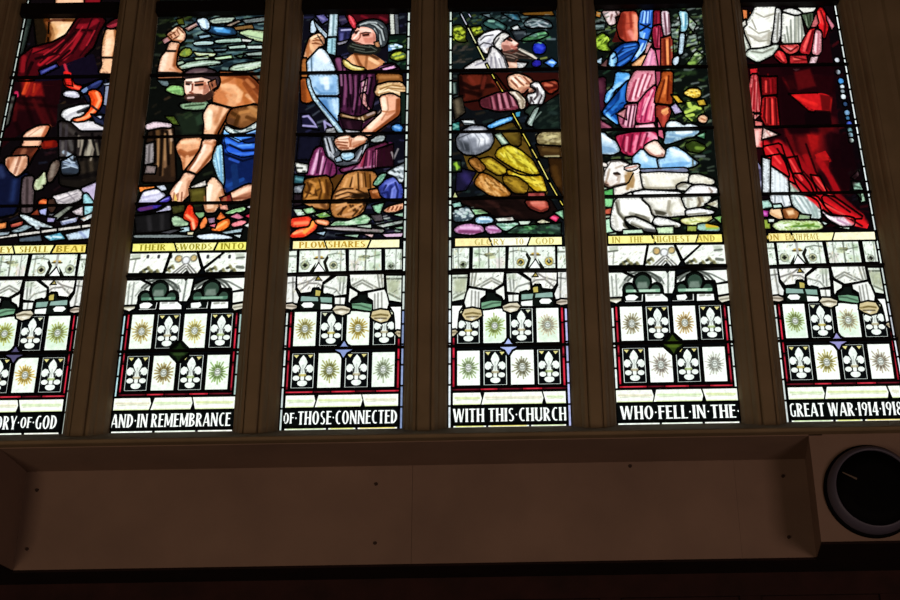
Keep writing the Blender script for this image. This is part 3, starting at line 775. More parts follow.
def sword_forging_left():
    k = 0; scene_ground(k, '0a0608')
    crop(0, 0)
    bk = 'background_glass'
    P(bk, '1c2420', "165,130 240,130 190,330 110,600 95,600"); B('39433c', "175,200 210,200 170,360 140,420", 10, 0.7)
    P(bk, '1a1108', "255,130 360,130 350,330 280,340")
    f = 'smith_figure'
    P(f, 'e6b486', "350,140 590,140 560,190 500,270 430,308 370,312 355,260 390,215", 0)
    for p, w in (("350,150 378,235 365,310", 5), ("480,150 590,152", 3), ("560,190 500,270", 2)): S('4c2408', p, w, 4, 0.85)
    S('c89058', "390,190 420,240 400,290", 4, 5, 0.6); S('f6d0a4', "450,200 480,220 440,270", 4, 6, 0.6)
    P(f, 'e8b088', "420,-60 640,-60 640,26 420,26"); S('f4c8a4', "450,10 600,10", 3, 4, 0.5)
    r = f + '/red_robe'
    P(r, '78101a', "640,-60 770,-60 745,26 640,26")
    P(r, '3e060c', "585,135 760,130 790,160 740,240 700,350 600,450 480,490 330,520 250,600 130,600 150,430 240,360 400,320 500,265")
    for c_, p, w in (('a81622', "480,330 390,410 300,480", 4), ('981420', "600,255 560,340 480,440", 4), ('80101c', "720,160 660,195 590,200", 5), ('800f18', "350,380 250,380", 5), ('6c0c16', "660,260 620,360", 5), ('7c1018', "180,430 170,530", 4)): S(c_, p, w, 5, 0.85)
    for p, w in (("565,240 480,330 420,400 270,440", 2.5), ("690,228 560,222", 1.5), ("640,250 540,400", 2), ("370,400 330,440", 2), ("240,470 200,560", 3), ("520,380 440,450 300,510", 2)): S('140305', p, w, 2.5, 0.85)
    P(r, '0d0816', "430,500 700,400 745,560 745,640 300,640 250,600 330,520 480,492", 0)
    P(r, '2c2e74', "300,530 420,482 432,500 310,562"); S('6068b4', "320,540 410,495", 1.5, 3, 0.7)
    P(f, 'f0bc92', "800,218 862,215 890,300 862,430 850,480 862,552 742,546 772,490 765,400 775,300")
    S('8c5026', "872,230 880,330 856,430", 4, 4, 0.8); S('b07848', "785,240 772,330", 2, 3, 0.6); S('fcd8b8', "815,300 805,400", 4, 5, 0.6); S('100804', "762,432 872,432", 2, 0.8, 1)
    P(r, '9c2838', "790,195 850,152 905,132 905,180 840,214"); S('2c0408', "800,185 900,150", 3, 3, 0.6)
    crop(0, 80)
    P(r, '1a0407', "60,20 470,0 440,180 420,350 370,350 350,345 180,382 60,470 -20,540 -20,380 80,150", 0)
    B('780f10', "160,10 310,20 330,120 170,120", 12, 0.85)
    for c_, p in (('c0381c', "215,25 180,100"), ('8c1810', "290,40 250,110"), ('a02412', "200,5 195,60")): S(c_, p, 3, 5, 0.8)
    S('c02450', "122,95 126,118", 3, 3, 0.9); S('4c0a0c', "80,200 300,180 380,300", 8, 12, 0.5)
    P(bk, '3a3a36', "62,120 112,120 60,330 15,380"); S('5c5c54', "95,140 45,320", 2, 4, 0.6)
    P('anvil_side', '121429', "590,60 800,-10 800,380 700,325 690,200"); P('anvil_side', '0f0c0c', "430,180 640,180 640,420 430,420", 0)
    P(f, 'f2b896', "172,425 200,388 290,345 372,343 352,395 305,465 300,497 220,516 162,490 182,460"); S('fcdcc0', "220,410 300,380", 4, 6, 0.7); S('a04c28', "365,350 330,420", 4, 4, 0.7); S('0c0404', "165,442 335,440", 3.4, 1, 1)
    P(r, '5c0c08', "310,460 420,450 440,500 330,520 305,500", 0); B('901c0c', "330,460 400,455 390,500 340,500", 8, 0.7)
    P(f, '4a2014', "130,510 290,508 250,560 210,640 90,640 90,560"); S('8c5238', "180,530 150,600", 4, 6, 0.8)
    P('red_hot_blade', 'e8281c', "480,-30 528,-30 540,10 560,38 612,46 606,76 540,70 490,40 478,0")
    S('ff6a48', "520,35 590,62", 2, 3, 0.8)
    P('tongs', '1c2450', "604,78 720,10 775,-4 745,50 640,104"); P('tongs', '6c84b0', "606,80 650,52 664,76 622,102", 0); S('34407c', "690,40 750,10", 2, 2, 0.8)
    P('anvil', 'c4c2d0', "472,102 500,82 572,85 602,127 560,136 490,122"); S('e8e8f0', "500,98 560,104", 2, 3, 0.8)
    P('anvil', 'dcdbdc', "458,266 475,225 530,210 600,190 668,184 692,195 640,240 600,275 545,290 530,305 515,314 490,290"); S('a8a4ac', "500,280 600,220", 2, 5, 0.6); S('ffffff', "520,230 600,205", 4, 5, 0.8)
    P('anvil', 'deD8dc'.lower(), "530,315 640,303 720,318 797,365 792,386 600,387 545,342"); S('b4aeb8', "640,370 780,375", 2, 4, 0.6)
    P('anvil', '0c1018', "600,240 660,205 680,215 640,245", 0)
    P('red_hot_blade', 'ff5820', "660,90 700,73 742,88 768,140 752,202 700,267 640,302 570,310 543,296 620,280 668,230 688,190 684,132")
    S('ff9c68', "725,95 748,150 718,215 655,275 580,300", 2.2, 3, 0.9); S('c83410', "680,105 705,150 690,210", 2, 3, 0.7)
    P('anvil_side', '20243e', "690,262 780,268 797,350 720,316"); P('anvil_side', 'c0c8e0', "716,270 778,264 755,286", 0.004)
    P(bk, '8890a8', "798,30 824,20 800,192 783,182", 0.004); P(bk, 'a0a8bc', "780,28 845,18 845,30 790,36", 0.003)
    st = 'tree_stump'
    P(st, '1f1918', "445,310 520,320 600,392 792,390 790,620 450,620")
    for c_, p, w in (('b4ac98', "690,450 660,560", 4), ('8c8474', "610,450 640,560", 2.5), ('5c5654', "470,470 465,560", 3), ('4c4846', "520,440 540,520", 3), ('706858', "720,480 740,580", 2), ('3c3632', "480,340 560,400", 3)): S(c_, p, w, 5, 0.75)
    S('050404', "440,436 600,430", 1.6, 1, 0.9); S('080606', "650,450 600,600", 2, 2, 0.8)
    crop(0, 160)
    P(st, '15110e', "440,-10 760,-20 745,172 600,212 452,182"); S('3c3226', "680,0 690,120", 3, 6, 0.7); S('2c241c', "620,20 630,140", 3, 6, 0.7)
    P('leather_apron', '39424f', "455,20 560,-40 590,60 585,100 540,110 470,110"); S('90a0b8', "470,10 555,45", 1.2, 1.5, 0.8); S('8494ac', "490,-20 575,50", 1.2, 1.5, 0.8); S('a8b8c8', "480,-60 550,-20", 3, 3, 0.8); S('252d38', "480,90 570,80", 5, 6, 0.7)
    P('stone_jar', '5c4c42', "358,110 390,20 432,-4 448,30 430,92 380,168 350,150"); S('86786c', "400,40 385,120", 3, 5, 0.7)
    P(f, 'e4b090', "45,-20 205,-30 202,52 120,137 75,112 42,70"); S('9c5c3c', "85,-10 50,65", 4, 5, 0.7); S('a86c4c', "190,0 150,100", 3, 5, 0.6); S('f8d4bc', "130,10 110,100", 4, 6, 0.6)
    P('boot', '0c1028', "-40,20 20,30 60,92 120,142 200,92 217,132 160,262 110,402 -40,432"); S('20305c', "110,160 90,300", 4, 10, 0.6); S('2c3860', "0,60 20,120", 4, 8, 0.6)
    P('post', '5a4a4c', "175,130 247,120 252,240 242,392 163,396 163,250"); S('2c2222', "205,150 200,380", 2, 3, 0.7); S('0a0606', "160,350 250,346", 2, 1, 0.9)
    P('foliage', 'c6d2aa', "335,82 347,180 312,190 322,212 270,228 254,200 265,150 300,130"); S('8c9c70', "310,130 290,190", 2, 4, 0.6)
    P('embers', 'c44a22', "288,310 330,290 362,310 342,342 295,337"); S('f08848', "310,310 345,318", 2, 3, 0.7)
    P('anvil_stone', 'cbc2c4', "388,275 592,218 622,260 602,300 480,342 440,332"); S('8c8488', "480,320 580,270", 2, 5, 0.7); S('e8e0e0', "420,290 540,255", 3, 6, 0.7)
    P('anvil_stone', 'b9acc9', "608,215 740,160 730,310 690,332 640,250")
    P('anvil_stone', '9cd2da', "625,262 650,252 692,310 704,352 682,402 640,422 630,380"); S('3c8c9c', "640,340 700,338", 2, 1.5, 0.7)
    P('anvil_stone', 'd8cacd', "543,385 620,348 620,417 570,407")
    P('blade_on_ground', '83877b', "408,420 528,338 562,338 430,442", 0.004)
    P('blade_on_ground', 'dcebee', "146,412 182,412 330,480 404,507 300,500 290,527 240,490"); S('a0b0b8', "220,455 330,500", 1.4, 2.5, 0.6)
    P('blade_on_ground', '949cbe', "452,460 585,428 570,462 470,487", 0.005); S('d8dce8', "470,462 560,442", 1, 1.5, 0.7)
    P('blade_on_ground', 'dce4e4', "606,440 694,402 692,430 630,457", 0.005)
    P('embers', 'e8904e', "-20,482 45,470 40,507 -20,520", 0.005); P('embers', 'a6443c', "82,485 172,460 160,492 90,502", 0.005); S('d87058', "100,485 150,472", 1.2, 2, 0.7)
    P('anvil_stone', '8ca4ac', "85,532 190,488 245,502 130,552", 0.005)
    P('embers', '84361e', "228,412 280,368 292,412", 0.005); P('embers', 'a8acdc', "298,378 350,362 342,412 310,402", 0.005); P('embers', '9890bc', "358,435 412,440 400,462 360,462", 0.005); P('embers', '38241c', "365,300 400,290 420,350 390,400 362,360", 0.005)
    for x0, x1 in ((-90, 135), (145, 305), (315, 425), (440, 600), (620, 690)):
        y = lambda x: 572 - (x / 690.0) * 90
        P('ground_strip', 'd4d0c8', "%d,%d %d,%d %d,%d %d,%d" % (x0, y(x0), x1, y(x1), x1, y(x1) + 15, x0, y(x0) + 15), 0.006)
    P('ground_strip', '5aa4bc', "328,572 450,548 485,592 380,602", 0.005); S('d8ecf0', "350,570 380,585", 1.5, 1.5, 0.7); S('e0f0f4', "400,575 460,580", 1.4, 1.5, 0.7)
    P('ground_strip', 'c2d6e6', "498,560 690,512 690,582 520,597", 0.005); S('7c88b4', "600,540 640,580", 2, 4, 0.6); P('ground_strip', '46525e', "150,590 300,568 310,605 150,610", 0.005); P('ground_strip', '98a8b0', "-20,548 70,540 60,556 -20,566", 0.004)

def forging_scene():
    k = 1; scene_ground(k, '080a08')
    crop(150, 0)
    h = 'hillside'
    speckle("80,130 330,130 330,560 80,560", ['2c3c14', '18240c', '3c4c1c', '101c14'], 40, 3, 0.7, 0.2, 2.5)
    P(h, '121f26', "320,150 870,110 900,330 900,600 500,560 240,530 195,505 200,390 330,330", 0)
    speckle("220,140 870,120 880,560 240,520", ['5c7c84', '3c5c64', '6c8c84', '2c444c', '88a89c', '0c1418', '506c58'], 150, 3.2, 0.75, 0.03, 4.5)
    strips(h, (('a9b9a9', "443,155 520,135 640,133 600,165 480,176"), ('737b7b', "700,150 880,128 880,156 720,172"), ('9a8a7a', "568,190 660,155 682,160 600,197"),
               ('7c5a30', "618,205 760,188 772,212 640,224"), ('bad4a4', "668,245 730,225 880,238 880,314 790,302"), ('1a3a58', "365,190 392,178 480,200 620,210 652,255 560,267 480,252 400,222"),
               ('8aaab8', "368,270 440,263 462,275 380,287"), ('b2d0d2', "328,320 400,310 475,315 467,332 340,337"), ('9abcac', "488,305 560,295 682,288 692,312 500,320"),
               ('caccc8', "688,290 765,300 750,312 700,310"), ('a6c6b6', "588,350 722,336 712,357 600,364"), ('bac8c4', "728,345 832,343 838,362 740,364"), ('5c747c', "478,370 582,363 560,382 500,387"),
               ('92a29a', "708,400 856,388 856,412 740,414"), ('8a9c3a', "226,400 258,363 302,368 314,402 270,428 222,415"), ('cad89a', "328,385 350,398 494,403 472,422 360,420"),
               ('aaca82', "338,435 432,423 444,442 350,447"), ('b2da9a', "482,432 604,418 614,434 500,446"), ('a2baa2', "210,500 240,480 330,462 420,453 520,460 534,477 400,492 230,517"),
               ('9ab29a', "202,470 240,458 252,472 215,487"), ('baceb2', "596,515 640,488 740,473 860,456 855,492 780,517 700,532 620,532"), ('48604a', "638,420 702,408 682,432"), ('34483a', "698,430 856,423 842,442"),
               ('9a8a8a', "318,530 402,513 424,532 350,542"), ('66766c', "768,560 855,543 850,592 780,592")))
    B('5aa2da', "480,212 550,205 600,248 500,240", 5, 0.9); S('cfe4f4', "500,225 560,225", 1.2, 3, 0.5)
    for p in ("480,160 600,148", "720,162 860,142", "345,328 460,324", "510,312 670,302", "610,358 700,348", "250,500 500,472", "640,515 830,480", "700,260 840,290"): S('46564e', p, 0.7, 2, 0.6)
    B('f0f8ec', "250,495 400,470 440,475 300,505", 4, 0.5); B('eef6ea', "700,500 820,475 820,485 720,512", 4, 0.6)
    B('5a7a3c', "240,405 262,375 270,420", 4, 0.7)
    P('foliage', '4c5616', "205,150 240,140 252,180 220,178", 0.004)
    hm = 'smith_figure/hammer'
    f = 'smith_figure'
    P(f, 'e2aa88', "128,255 165,230 200,198 228,205 264,250 262,292 230,322 200,332 150,312 165,290 140,277")
    for p in ("172,240 192,268", "200,222 222,256", "150,255 165,282"): S('6c3418', p, 1.0, 1.5, 0.8)
    S('f8d0b0', "225,230 245,270 215,310", 3, 4, 0.6); S('4a2410', "190,285 240,265", 1.4, 2, 0.7)
    P(f, 'edba98', "150,315 222,325 207,375 197,420 190,500 252,547 252,582 58,587 65,520 85,430 125,385")
    S('a86038', "205,385 185,490 240,545", 4, 5, 0.75); S('fcdcc4', "120,410 90,520", 4, 6, 0.7); S('0a0605', "115,382 212,384", 2.0, 0.8, 1); S('080504', "55,545 255,546", 1.8, 0.8, 1)
    P(hm, 'b07e7e', "98,300 130,280 152,302 112,324", 0.004); P(hm, 'ac847a', "268,212 350,170 362,187 288,227", 0.004); S('d8b8b0', "290,208 345,180", 0.8, 1.5, 0.7)
    P(hm, '38507e', "335,150 372,148 396,218 380,227", 0); P(hm, 'dceefa', "350,146 412,134 442,170 442,217 398,227 376,182")
    S('88a8c8', "420,150 432,210", 1.5, 2.5, 0.6)
    crop(130, 0, 4.615)
    P('foliage', '64767a', "128,370 170,375 184,402 150,392", 0.004); P('foliage', '92ca7a', "163,415 190,393 242,400 247,442 200,432", 0.006); P('foliage', '88a884', "228,482 300,473 362,470 352,502 300,507 245,502", 0.006); S('1c2c18', "255,490 340,482", 1.4, 2, 0.7)
    B('48703c', "180,420 230,412 235,432", 4, 0.5); B('2c4430', "300,540 335,520 340,570 310,580", 8, 0.5)
    P(f, 'c67644', "410,332 530,335 575,370 620,420 620,600 480,560 512,510 470,502 386,477 384,440 405,400")
    S('e0a070', "440,400 500,430 470,480", 8, 8, 0.8); S('6c3014', "520,345 600,430", 6, 8, 0.8); S('8a4420', "420,340 520,345", 3, 5, 0.7); S('a0521c', "500,370 540,470", 5, 8, 0.5); S('e8b080', "540,440 580,470", 3, 4, 0.6)
    hd = 'smith_figure/head'
    P(hd, '34262a', "246,345 278,318 340,312 392,328 414,370 404,402 386,412 372,370 330,357 252,364")
    S('6c5c5c', "280,330 350,325", 2, 4, 0.7); S('1a1014', "300,345 390,350", 2, 4, 0.7); S('544448', "260,345 290,328", 1.5, 2.5, 0.7)
    P(hd, 'ebbea6', "253,360 330,352 373,365 384,400 372,432 350,457 300,462 268,445 249,420", 0)
    P(hd, 'b87450', "366,382 392,370 397,400 376,414", 0.004)
    P(hd, '4a2e22', "249,436 278,438 320,430 346,438 368,418 390,414 382,452 340,473 280,472 253,457", 0); S('987870', "262,450 290,452", 2, 2.5, 0.8)
    B('c88868', "310,385 350,380 352,410 320,415", 5, 0.7); B('f8dccc', "262,370 320,362 310,380 270,380", 4, 0.6)
    S('2c1210', "260,386 281,389", 1.4, 1.2, 0.9); S('2c1210', "303,390 332,386", 1.5, 1.2, 0.9); S('7c3c28', "262,380 284,380", 0.8, 1, 0.8); S('7c3c28', "302,382 334,377", 0.9, 1, 0.8)
    S('a06048', "288,388 284,418 274,424", 0.9, 1.4, 0.8); S('5c2c20', "268,436 300,434", 1.2, 1.4, 0.8)
    crop(140, 80)
    P(f, 'f0ba92', "520,180 692,215 650,270 580,392 572,422 478,418 488,330 476,260")
    S('8c4c24', "695,220 640,290 578,400", 5, 6, 0.8); S('fcdcc0', "510,240 510,330", 6, 8, 0.7); S('080504', "540,168 690,214 760,214 850,180 900,178", 2.0, 0.8, 1); S('c07c50', "560,250 570,330", 4, 8, 0.5)
    P(f, '744622', "690,218 860,188 920,215 920,335 760,362 650,322 660,270"); B('a87040', "740,250 850,220 860,280 760,320", 12, 0.6); B('50301c', "660,280 740,300 740,350 660,325", 8, 0.8); S('c89058', "820,200 870,230", 3, 5, 0.6)
    P(f, 'f2bc9a', "462,418 582,422 580,450 562,520 480,640 380,680 365,640 390,600 430,540 460,450")
    S('080504', "465,432 590,432", 3.6, 1, 1)
    crop(130, 110, 4.615)
    P(f, 'e0a074', "213,165 238,133 328,128 332,165 302,230 270,272 248,282 240,230 220,190"); S('944c24', "232,190 262,205 310,190", 4, 5, 0.75); S('b46c40', "250,210 250,270", 3, 5, 0.6); S('f0c098', "245,150 310,148", 3, 5, 0.7)
    P(f, 'f1bc9a', "338,138 397,135 392,185 372,230 302,298 252,288 290,240 330,180"); S('b0683c', "390,150 385,190 340,250", 3, 5, 0.7); S('fcdcc4', "345,180 290,255", 3, 5, 0.6)
    P(f, 'f2be9e', "252,288 302,300 272,345 277,387 250,412 236,427 210,417 194,422 183,386 205,350 235,320"); S('0a0504', "258,278 304,297", 1.8, 0.8, 1)
    S('8c4c30', "215,390 210,415", 0.8, 1.2, 0.8); S('a06848', "240,380 236,420", 0.9, 1.5, 0.8); S('c88c68', "270,320 265,380", 3, 4, 0.6); S('fbe0c8', "225,350 215,380", 3, 4, 0.6); S('e8c060', "205,395 212,420", 2, 2, 0.8)
    c = 'smith_figure/blue_cloth'
    P(c, '0b1a48', "440,78 470,90 520,95 600,55 600,350 480,387 440,382 428,300 420,170")
    P(c, '1c50c4', "438,120 470,130 540,160 600,150 600,200 520,215 450,190", 0.003)
    for c_, p, w in (('6aa8f0', "445,105 475,118 500,140", 5), ('3c78dc', "440,140 500,170 580,165", 3), ('2458cc', "450,185 520,200 580,190", 4), ('4888e8', "500,130 580,115", 3), ('0a1c58', "450,160 520,185 590,180", 1.4), ('98ccf4', "440,95 470,110", 3.5)): S(c_, p, w, 3, 0.85)
    P(c, 'dae6e2', "442,72 470,90 510,95 540,85 600,50 590,80 530,102 470,107 444,92", 0.005); S('485c5c', "480,95 500,104", 1.4, 1.5, 0.8); S('405454', "540,90 560,85", 1.2, 1.5, 0.8)
    S('14306c', "470,330 530,340", 4, 10, 0.7); S('1a3a80', "440,330 470,370", 4, 8, 0.7)
    P(c, 'a8d8ee', "400,168 422,158 428,250 433,330 427,352 405,300 383,240 388,200"); S('6ca0c4', "415,180 420,320", 1.2, 2.5, 0.6); S('dcf2fa', "398,200 410,280", 1.4, 2.5, 0.6)
    P(f, 'f2c4a2', "383,308 422,345 432,390 442,412 402,452 390,472 350,472 338,420 343,370 363,330"); S('fbe4cc', "365,350 360,420", 4, 6, 0.7); S('c08458', "420,380 395,440", 3, 5, 0.7); S('080504', "334,431 445,431", 1.8, 0.9, 1); S('b87c54', "360,465 390,455", 2, 3, 0.6)
    P(f, 'e2aa8a', "438,397 540,345 575,345 570,400 490,427 458,407"); S('8c5034', "470,415 560,385", 3, 5, 0.7); S('f4caae', "490,385 550,360", 3, 5, 0.7)
    P(f, 'e6a28c', "413,430 445,440 452,462 420,457", 0.005); P(f, '7c1c1c', "420,408 460,393 468,427 430,432", 0.005); S('c84838', "440,405 442,425", 1.6, 2, 0.7)
    P('stick', 'd8d0c8', "283,355 345,328 350,346 293,367", 0.005)
    s = 'tree_stump'
    P(s, '24170f', "90,85 198,78 210,332 60,332 75,160"); S('805c40', "180,92 160,260", 3, 5, 0.8); S('5c3e22', "128,100 134,250", 3, 5, 0.8); S('3c2616', "195,160 198,300", 3, 5, 0.7); S('68482c', "152,110 148,300", 2, 4, 0.7)
    P(s, '928a8a', "75,160 112,150 106,242 70,250", 0.006); S('4c4646', "90,165 86,240", 1.6, 3, 0.7); P(s, 'e2cad2', "70,70 112,53 192,65 187,82 150,76 80,92", 0.006); P(s, '847472', "78,258 118,262 112,290 70,290", 0.005)
    P('foliage', '4c6220', "163,30 200,33 227,70 200,62", 0.003); B('2c4028', "210,20 330,10 320,110 240,115", 14, 0.35)
    crop(130, 160)
    b = 'bundle'
    P(b, 'f0883a', "70,205 182,200 172,222 80,237", 0.006); P(b, 'd6d4e8', "60,335 100,238 200,218 264,260 252,292 190,332"); S('9894b8', "100,280 220,250", 2, 5, 0.6); S('a8a4c4', "80,320 190,300", 2, 4, 0.6); S('f4f2fa', "120,255 210,240", 3, 5, 0.7)
    P(b, 'd2dae8', "198,195 252,190 272,222 240,230", 0.006); P(b, '3c2c9a', "55,362 190,335 292,268 304,300 200,362 70,387", 0.006); B('5c2858', "60,360 170,345 170,370 70,385", 8, 0.8); S('8884e0', "215,310 285,288", 1.2, 1.8, 0.8)
    P(b, 'd8d6ea', "112,412 230,380 292,338 314,372 230,392 160,427", 0.006); S('9c98bc', "160,410 290,365", 1.4, 3, 0.6)
    P('furnace', '131213', "40,425 300,392 302,532 50,545", 0.006); S('2c2a2c', "140,430 150,520", 3, 6, 0.6); S('2a2829', "240,420 240,520", 3, 6, 0.6)
    P('grass_patch', '4a4216', "450,222 560,210 562,322 460,312", 0.004); P('grass_patch', '3a3a18', "318,350 402,340 402,382 330,402", 0.004); S('6c6428', "480,250 540,240", 3, 6, 0.5)
    P('grass_patch', 'aacaa4', "312,440 340,418 390,440 437,470 432,492 330,497", 0.006); S('708c70', "340,460 410,470", 2, 4, 0.6); P('grass_patch', '7ca472', "478,395 552,393 552,432 510,432", 0.006); P('grass_patch', 'aadc9c', "708,400 780,370 872,348 852,382 760,402", 0.006); S('6c9c64', "740,392 840,366", 1, 2, 0.7)
    fl = 'flames'
    P(fl, 'ea3a1c', "408,402 440,333 467,350 472,400 512,450 502,502 470,532 448,500 458,460 403,440", 0.006); S('fa9468', "425,415 470,450 480,500", 2, 3, 0.85); S('c81c10', "445,350 450,400", 2, 3, 0.6); S('f8b48c', "470,470 480,515", 1.4, 2, 0.8)
    P(fl, 'f28444', "528,480 560,428 582,440 562,502 530,517", 0.006); P(fl, 'e87434', "653,440 680,393 712,430 702,457", 0.006); P(fl, 'ff7c2c', "606,527 680,460 742,438 748,490 690,533", 0.006); S('ffb468', "640,515 720,465", 1.8, 3, 0.8); S('d84c18', "690,450 735,450", 1.4, 2, 0.6)
    P(fl, '94748c', "588,440 632,433 632,467 600,472", 0.006); P(fl, 'd86a7c', "578,490 642,478 632,502", 0.006); P(fl, 'd47a94', "748,425 802,403 852,430 820,444", 0.006); P(fl, 'f28c94', "757,480 830,453 872,460 860,482 780,502", 0.006); P(fl, 'ca2c4c', "862,420 920,395 920,442", 0.006); P(fl, 'e4dce0', "867,352 920,338 920,367", 0.006); P(fl, 'e0e4dc', "860,490 900,470 900,510", 0.005)
    P('blade_on_ground', 'b4d4dc', "357,515 440,503 442,537 370,537", 0.006); P('blade_on_ground', '768080', "30,567 330,563 482,573 330,580 40,580", 0.004); P('blade_on_ground', 'dae6f2', "498,567 620,553 720,568 775,586 640,592 530,592", 0.006); P('blade_on_ground', 'a4bcc4', "678,540 842,513 832,537 720,552", 0.006); P('blade_on_ground', 'c4d0d0', "760,560 830,562 820,580", 0.004); P('blade_on_ground', '3c3c40', "200,545 330,525 400,520 300,548", 0.004); P('blade_on_ground', 'd4cca8', "436,544 472,544 466,556 440,556", 0.003)

def ploughshare_scene():
    k = 2; scene_ground(k, '0a0a13')
    crop(295, 0)
    bg = 'background_glass'
    P(bg, 'd8d8dc', "150,-40 270,-40 270,12 160,16", 0.004); P(bg, 'd4d8dc', "285,-40 320,-40 320,14 290,14", 0.004); P(bg, '701018', "350,-40 640,-40 650,10 350,12", 0.004); P(bg, 'e0b8bc', "640,-40 700,-40 700,12 650,10", 0.004)
    P(bg, '585490', "160,115 212,110 250,150 205,174", 0.006); S('8884b4', "180,125 215,145", 1.5, 3, 0.7)
    P(bg, '262650', "326,205 424,210 402,292 330,312", 0.006); S('b8b8dc', "350,226 420,222", 1.4, 2, 0.8); S('5c5c9c', "350,260 350,300", 3, 5, 0.7); S('14142c', "380,245 370,300", 2, 3, 0.7)
    P(bg, '2a2440', "320,120 400,112 410,160 350,190", 0.005); S('5c5468', "340,150 390,140", 2, 4, 0.6); P(bg, '908c98', "320,322 400,300 380,320 330,336", 0.003)
    P(bg, '3a0810', "380,108 705,108 695,182 600,152 470,170 440,220", 0.005); P(bg, 'd43444', "398,110 432,130 462,190 446,217 413,170", 0.004); S('f07078', "410,120 440,180", 1.2, 2, 0.6); S('7c1020', "500,120 540,135", 2, 4, 0.6); S('901c2c', "640,130 680,150", 2, 4, 0.5)
    P(bg, 'c8ccc2', "716,108 738,108 748,267 723,267", 0.005); P(bg, '565a60', "752,110 768,110 775,265 760,265", 0.004)
    P(bg, '0a1812', "690,270 840,262 840,540 700,470", 0.004); P(bg, '78a8e0', "680,380 712,325 760,330 808,345 800,362 740,366 715,388", 0.004); S('e0f0fa', "720,345 790,350", 1.4, 2, 0.7); S('2c5c9c', "740,360 770,350", 1.2, 1.4, 0.7)
    P(bg, '626c1c', "712,430 750,390 800,388 835,412 830,440 760,455", 0.005); S('a0a838', "750,415 810,410", 2.5, 4, 0.7)
    b = 'ploughshare'
    P(b, 'c2d6e6', "118,245 123,160 142,150 162,190 150,245", 0.006); P(b, 'ccd8e0', "140,148 252,272 222,285 162,195", 0.006); S('7c94ac', "160,185 230,268", 1, 1.6, 0.6)
    P('wooden_post', 'b6ced8', "264,108 318,108 310,270 252,270", 0.006); P('wooden_post', 'a4d0dc', "250,290 305,284 300,412 243,395", 0.006); S('5c7880', "292,115 284,265", 1.4, 2, 0.7); S('486c78', "280,295 275,400", 1.4, 2, 0.6); S('dcecf4', "272,115 264,260", 1.4, 2, 0.6)
    f = 'ploughman_figure'
    P(f, 'e0a07a', "425,415 450,388 560,398 668,470 600,518 480,530 380,510 358,462", 0); P(f, 'd89868', "370,462 450,388 560,400 660,470 560,512 480,527 400,507", 0)
    S('8c4c24', "440,410 480,470 520,500", 4, 6, 0.6); S('f0be90', "560,440 610,480", 4, 6, 0.7); S('6c3418', "470,420 600,430", 4, 8, 0.6)
    P(f, 'd8c464', "358,448 390,460 420,490 480,508 522,514 500,532 420,522 373,492", 0.004); S('f4eab0', "385,470 440,505", 1.4, 2.5, 0.7)
    t = f + '/tunic'
    P(t, '2e0f24', "300,430 350,430 362,490 420,532 520,540 640,490 740,478 780,515 790,560 620,562 610,660 560,862 480,882 330,852 322,650 310,520")
    for c_, p, w in (('6c3258', "372,560 385,720", 3), ('5c2848', "430,580 455,740", 3), ('6c3054', "525,600 500,700 480,780", 3), ('804468', "322,450 350,530", 4), ('4c2040', "350,640 370,820", 3), ('7c3c60', "560,570 540,610", 3), ('4c2040', "450,720 430,860", 3)): S(c_, p, w, 4, 0.8)
    for p in ("400,560 420,800", "490,560 460,840", "345,560 350,800", "570,580 520,820"): S('10050e', p, 1.6, 2.5, 0.8)
    P(t, 'e2a8d2', "653,515 740,493 757,508 670,527", 0.004)
    hd = f + '/head'
    P(hd, '444a4e', "468,180 540,153 620,153 672,190 694,260 684,345 620,345 598,240 560,197 500,192")
    S('b0b8b8', "530,172 600,175 650,215", 2.5, 3, 0.8); S('98a0a0', "615,215 650,300", 2, 3, 0.7); S('1c2024', "640,210 665,330", 2, 3, 0.7); S('d0d4d4', "550,165 640,190", 1.2, 2, 0.6); S('14181a', "680,240 680,330", 3, 5, 0.7)
    P(hd, 'e9ab9a', "453,217 490,190 560,195 602,240 594,332 520,337 440,312 423,270 448,245", 0)
    P(hd, '191a16', "388,372 400,328 440,308 520,330 570,345 640,350 640,372 610,404 540,404 440,380", 0); S('3c4038', "420,350 520,370 590,380", 2, 5, 0.6)
    B('c46c58', "490,255 580,255 570,310 500,300", 8, 0.5); B('f8d0c4', "490,205 570,215 580,240 500,230", 6, 0.6); B('f4c4b4', "430,265 455,265 450,295 435,290", 4, 0.6)
    S('381410', "452,247 480,238", 1.6, 1.4, 0.9); S('441a10', "515,272 550,262", 1.7, 1.5, 0.9); S('703420', "505,258 555,248", 0.9, 1.2, 0.8)
    S('a45a48', "486,245 500,268 468,300", 1.1, 1.6, 0.8); S('802c20', "440,308 470,312", 1.2, 1.6, 0.7); S('b87858', "600,338 622,352", 2.2, 2, 0.9)
    P(f, 'd9a078', "90,345 110,288 140,263 182,248 218,290 218,337 172,352 160,402 90,442 66,430"); S('f2cca0', "120,290 185,275", 3, 4, 0.7)
    for p in ("150,290 200,310", "150,318 200,336", "110,300 90,360"): S('884c28', p, 1.0, 1.6, 0.75)
    S('b06a40', "90,380 140,400", 3, 5, 0.6)
    P(f, 'a0602c', "55,442 88,440 100,600 112,680 60,680 50,600")
    P(b, 'cadeee', "98,530 93,460 130,420 190,358 232,390 272,460 304,535 100,540"); S('f4faff', "180,390 230,450", 6, 10, 0.8); S('8cb0d0', "120,500 130,440", 3, 6, 0.6); S('3c5468', "122,430 126,535", 1, 1, 0.7)
    crop(295, 80)
    P(f, 'b05a22', "45,-10 100,-10 134,150 100,172 52,162"); S('6c3010', "60,20 70,150", 4, 6, 0.7)
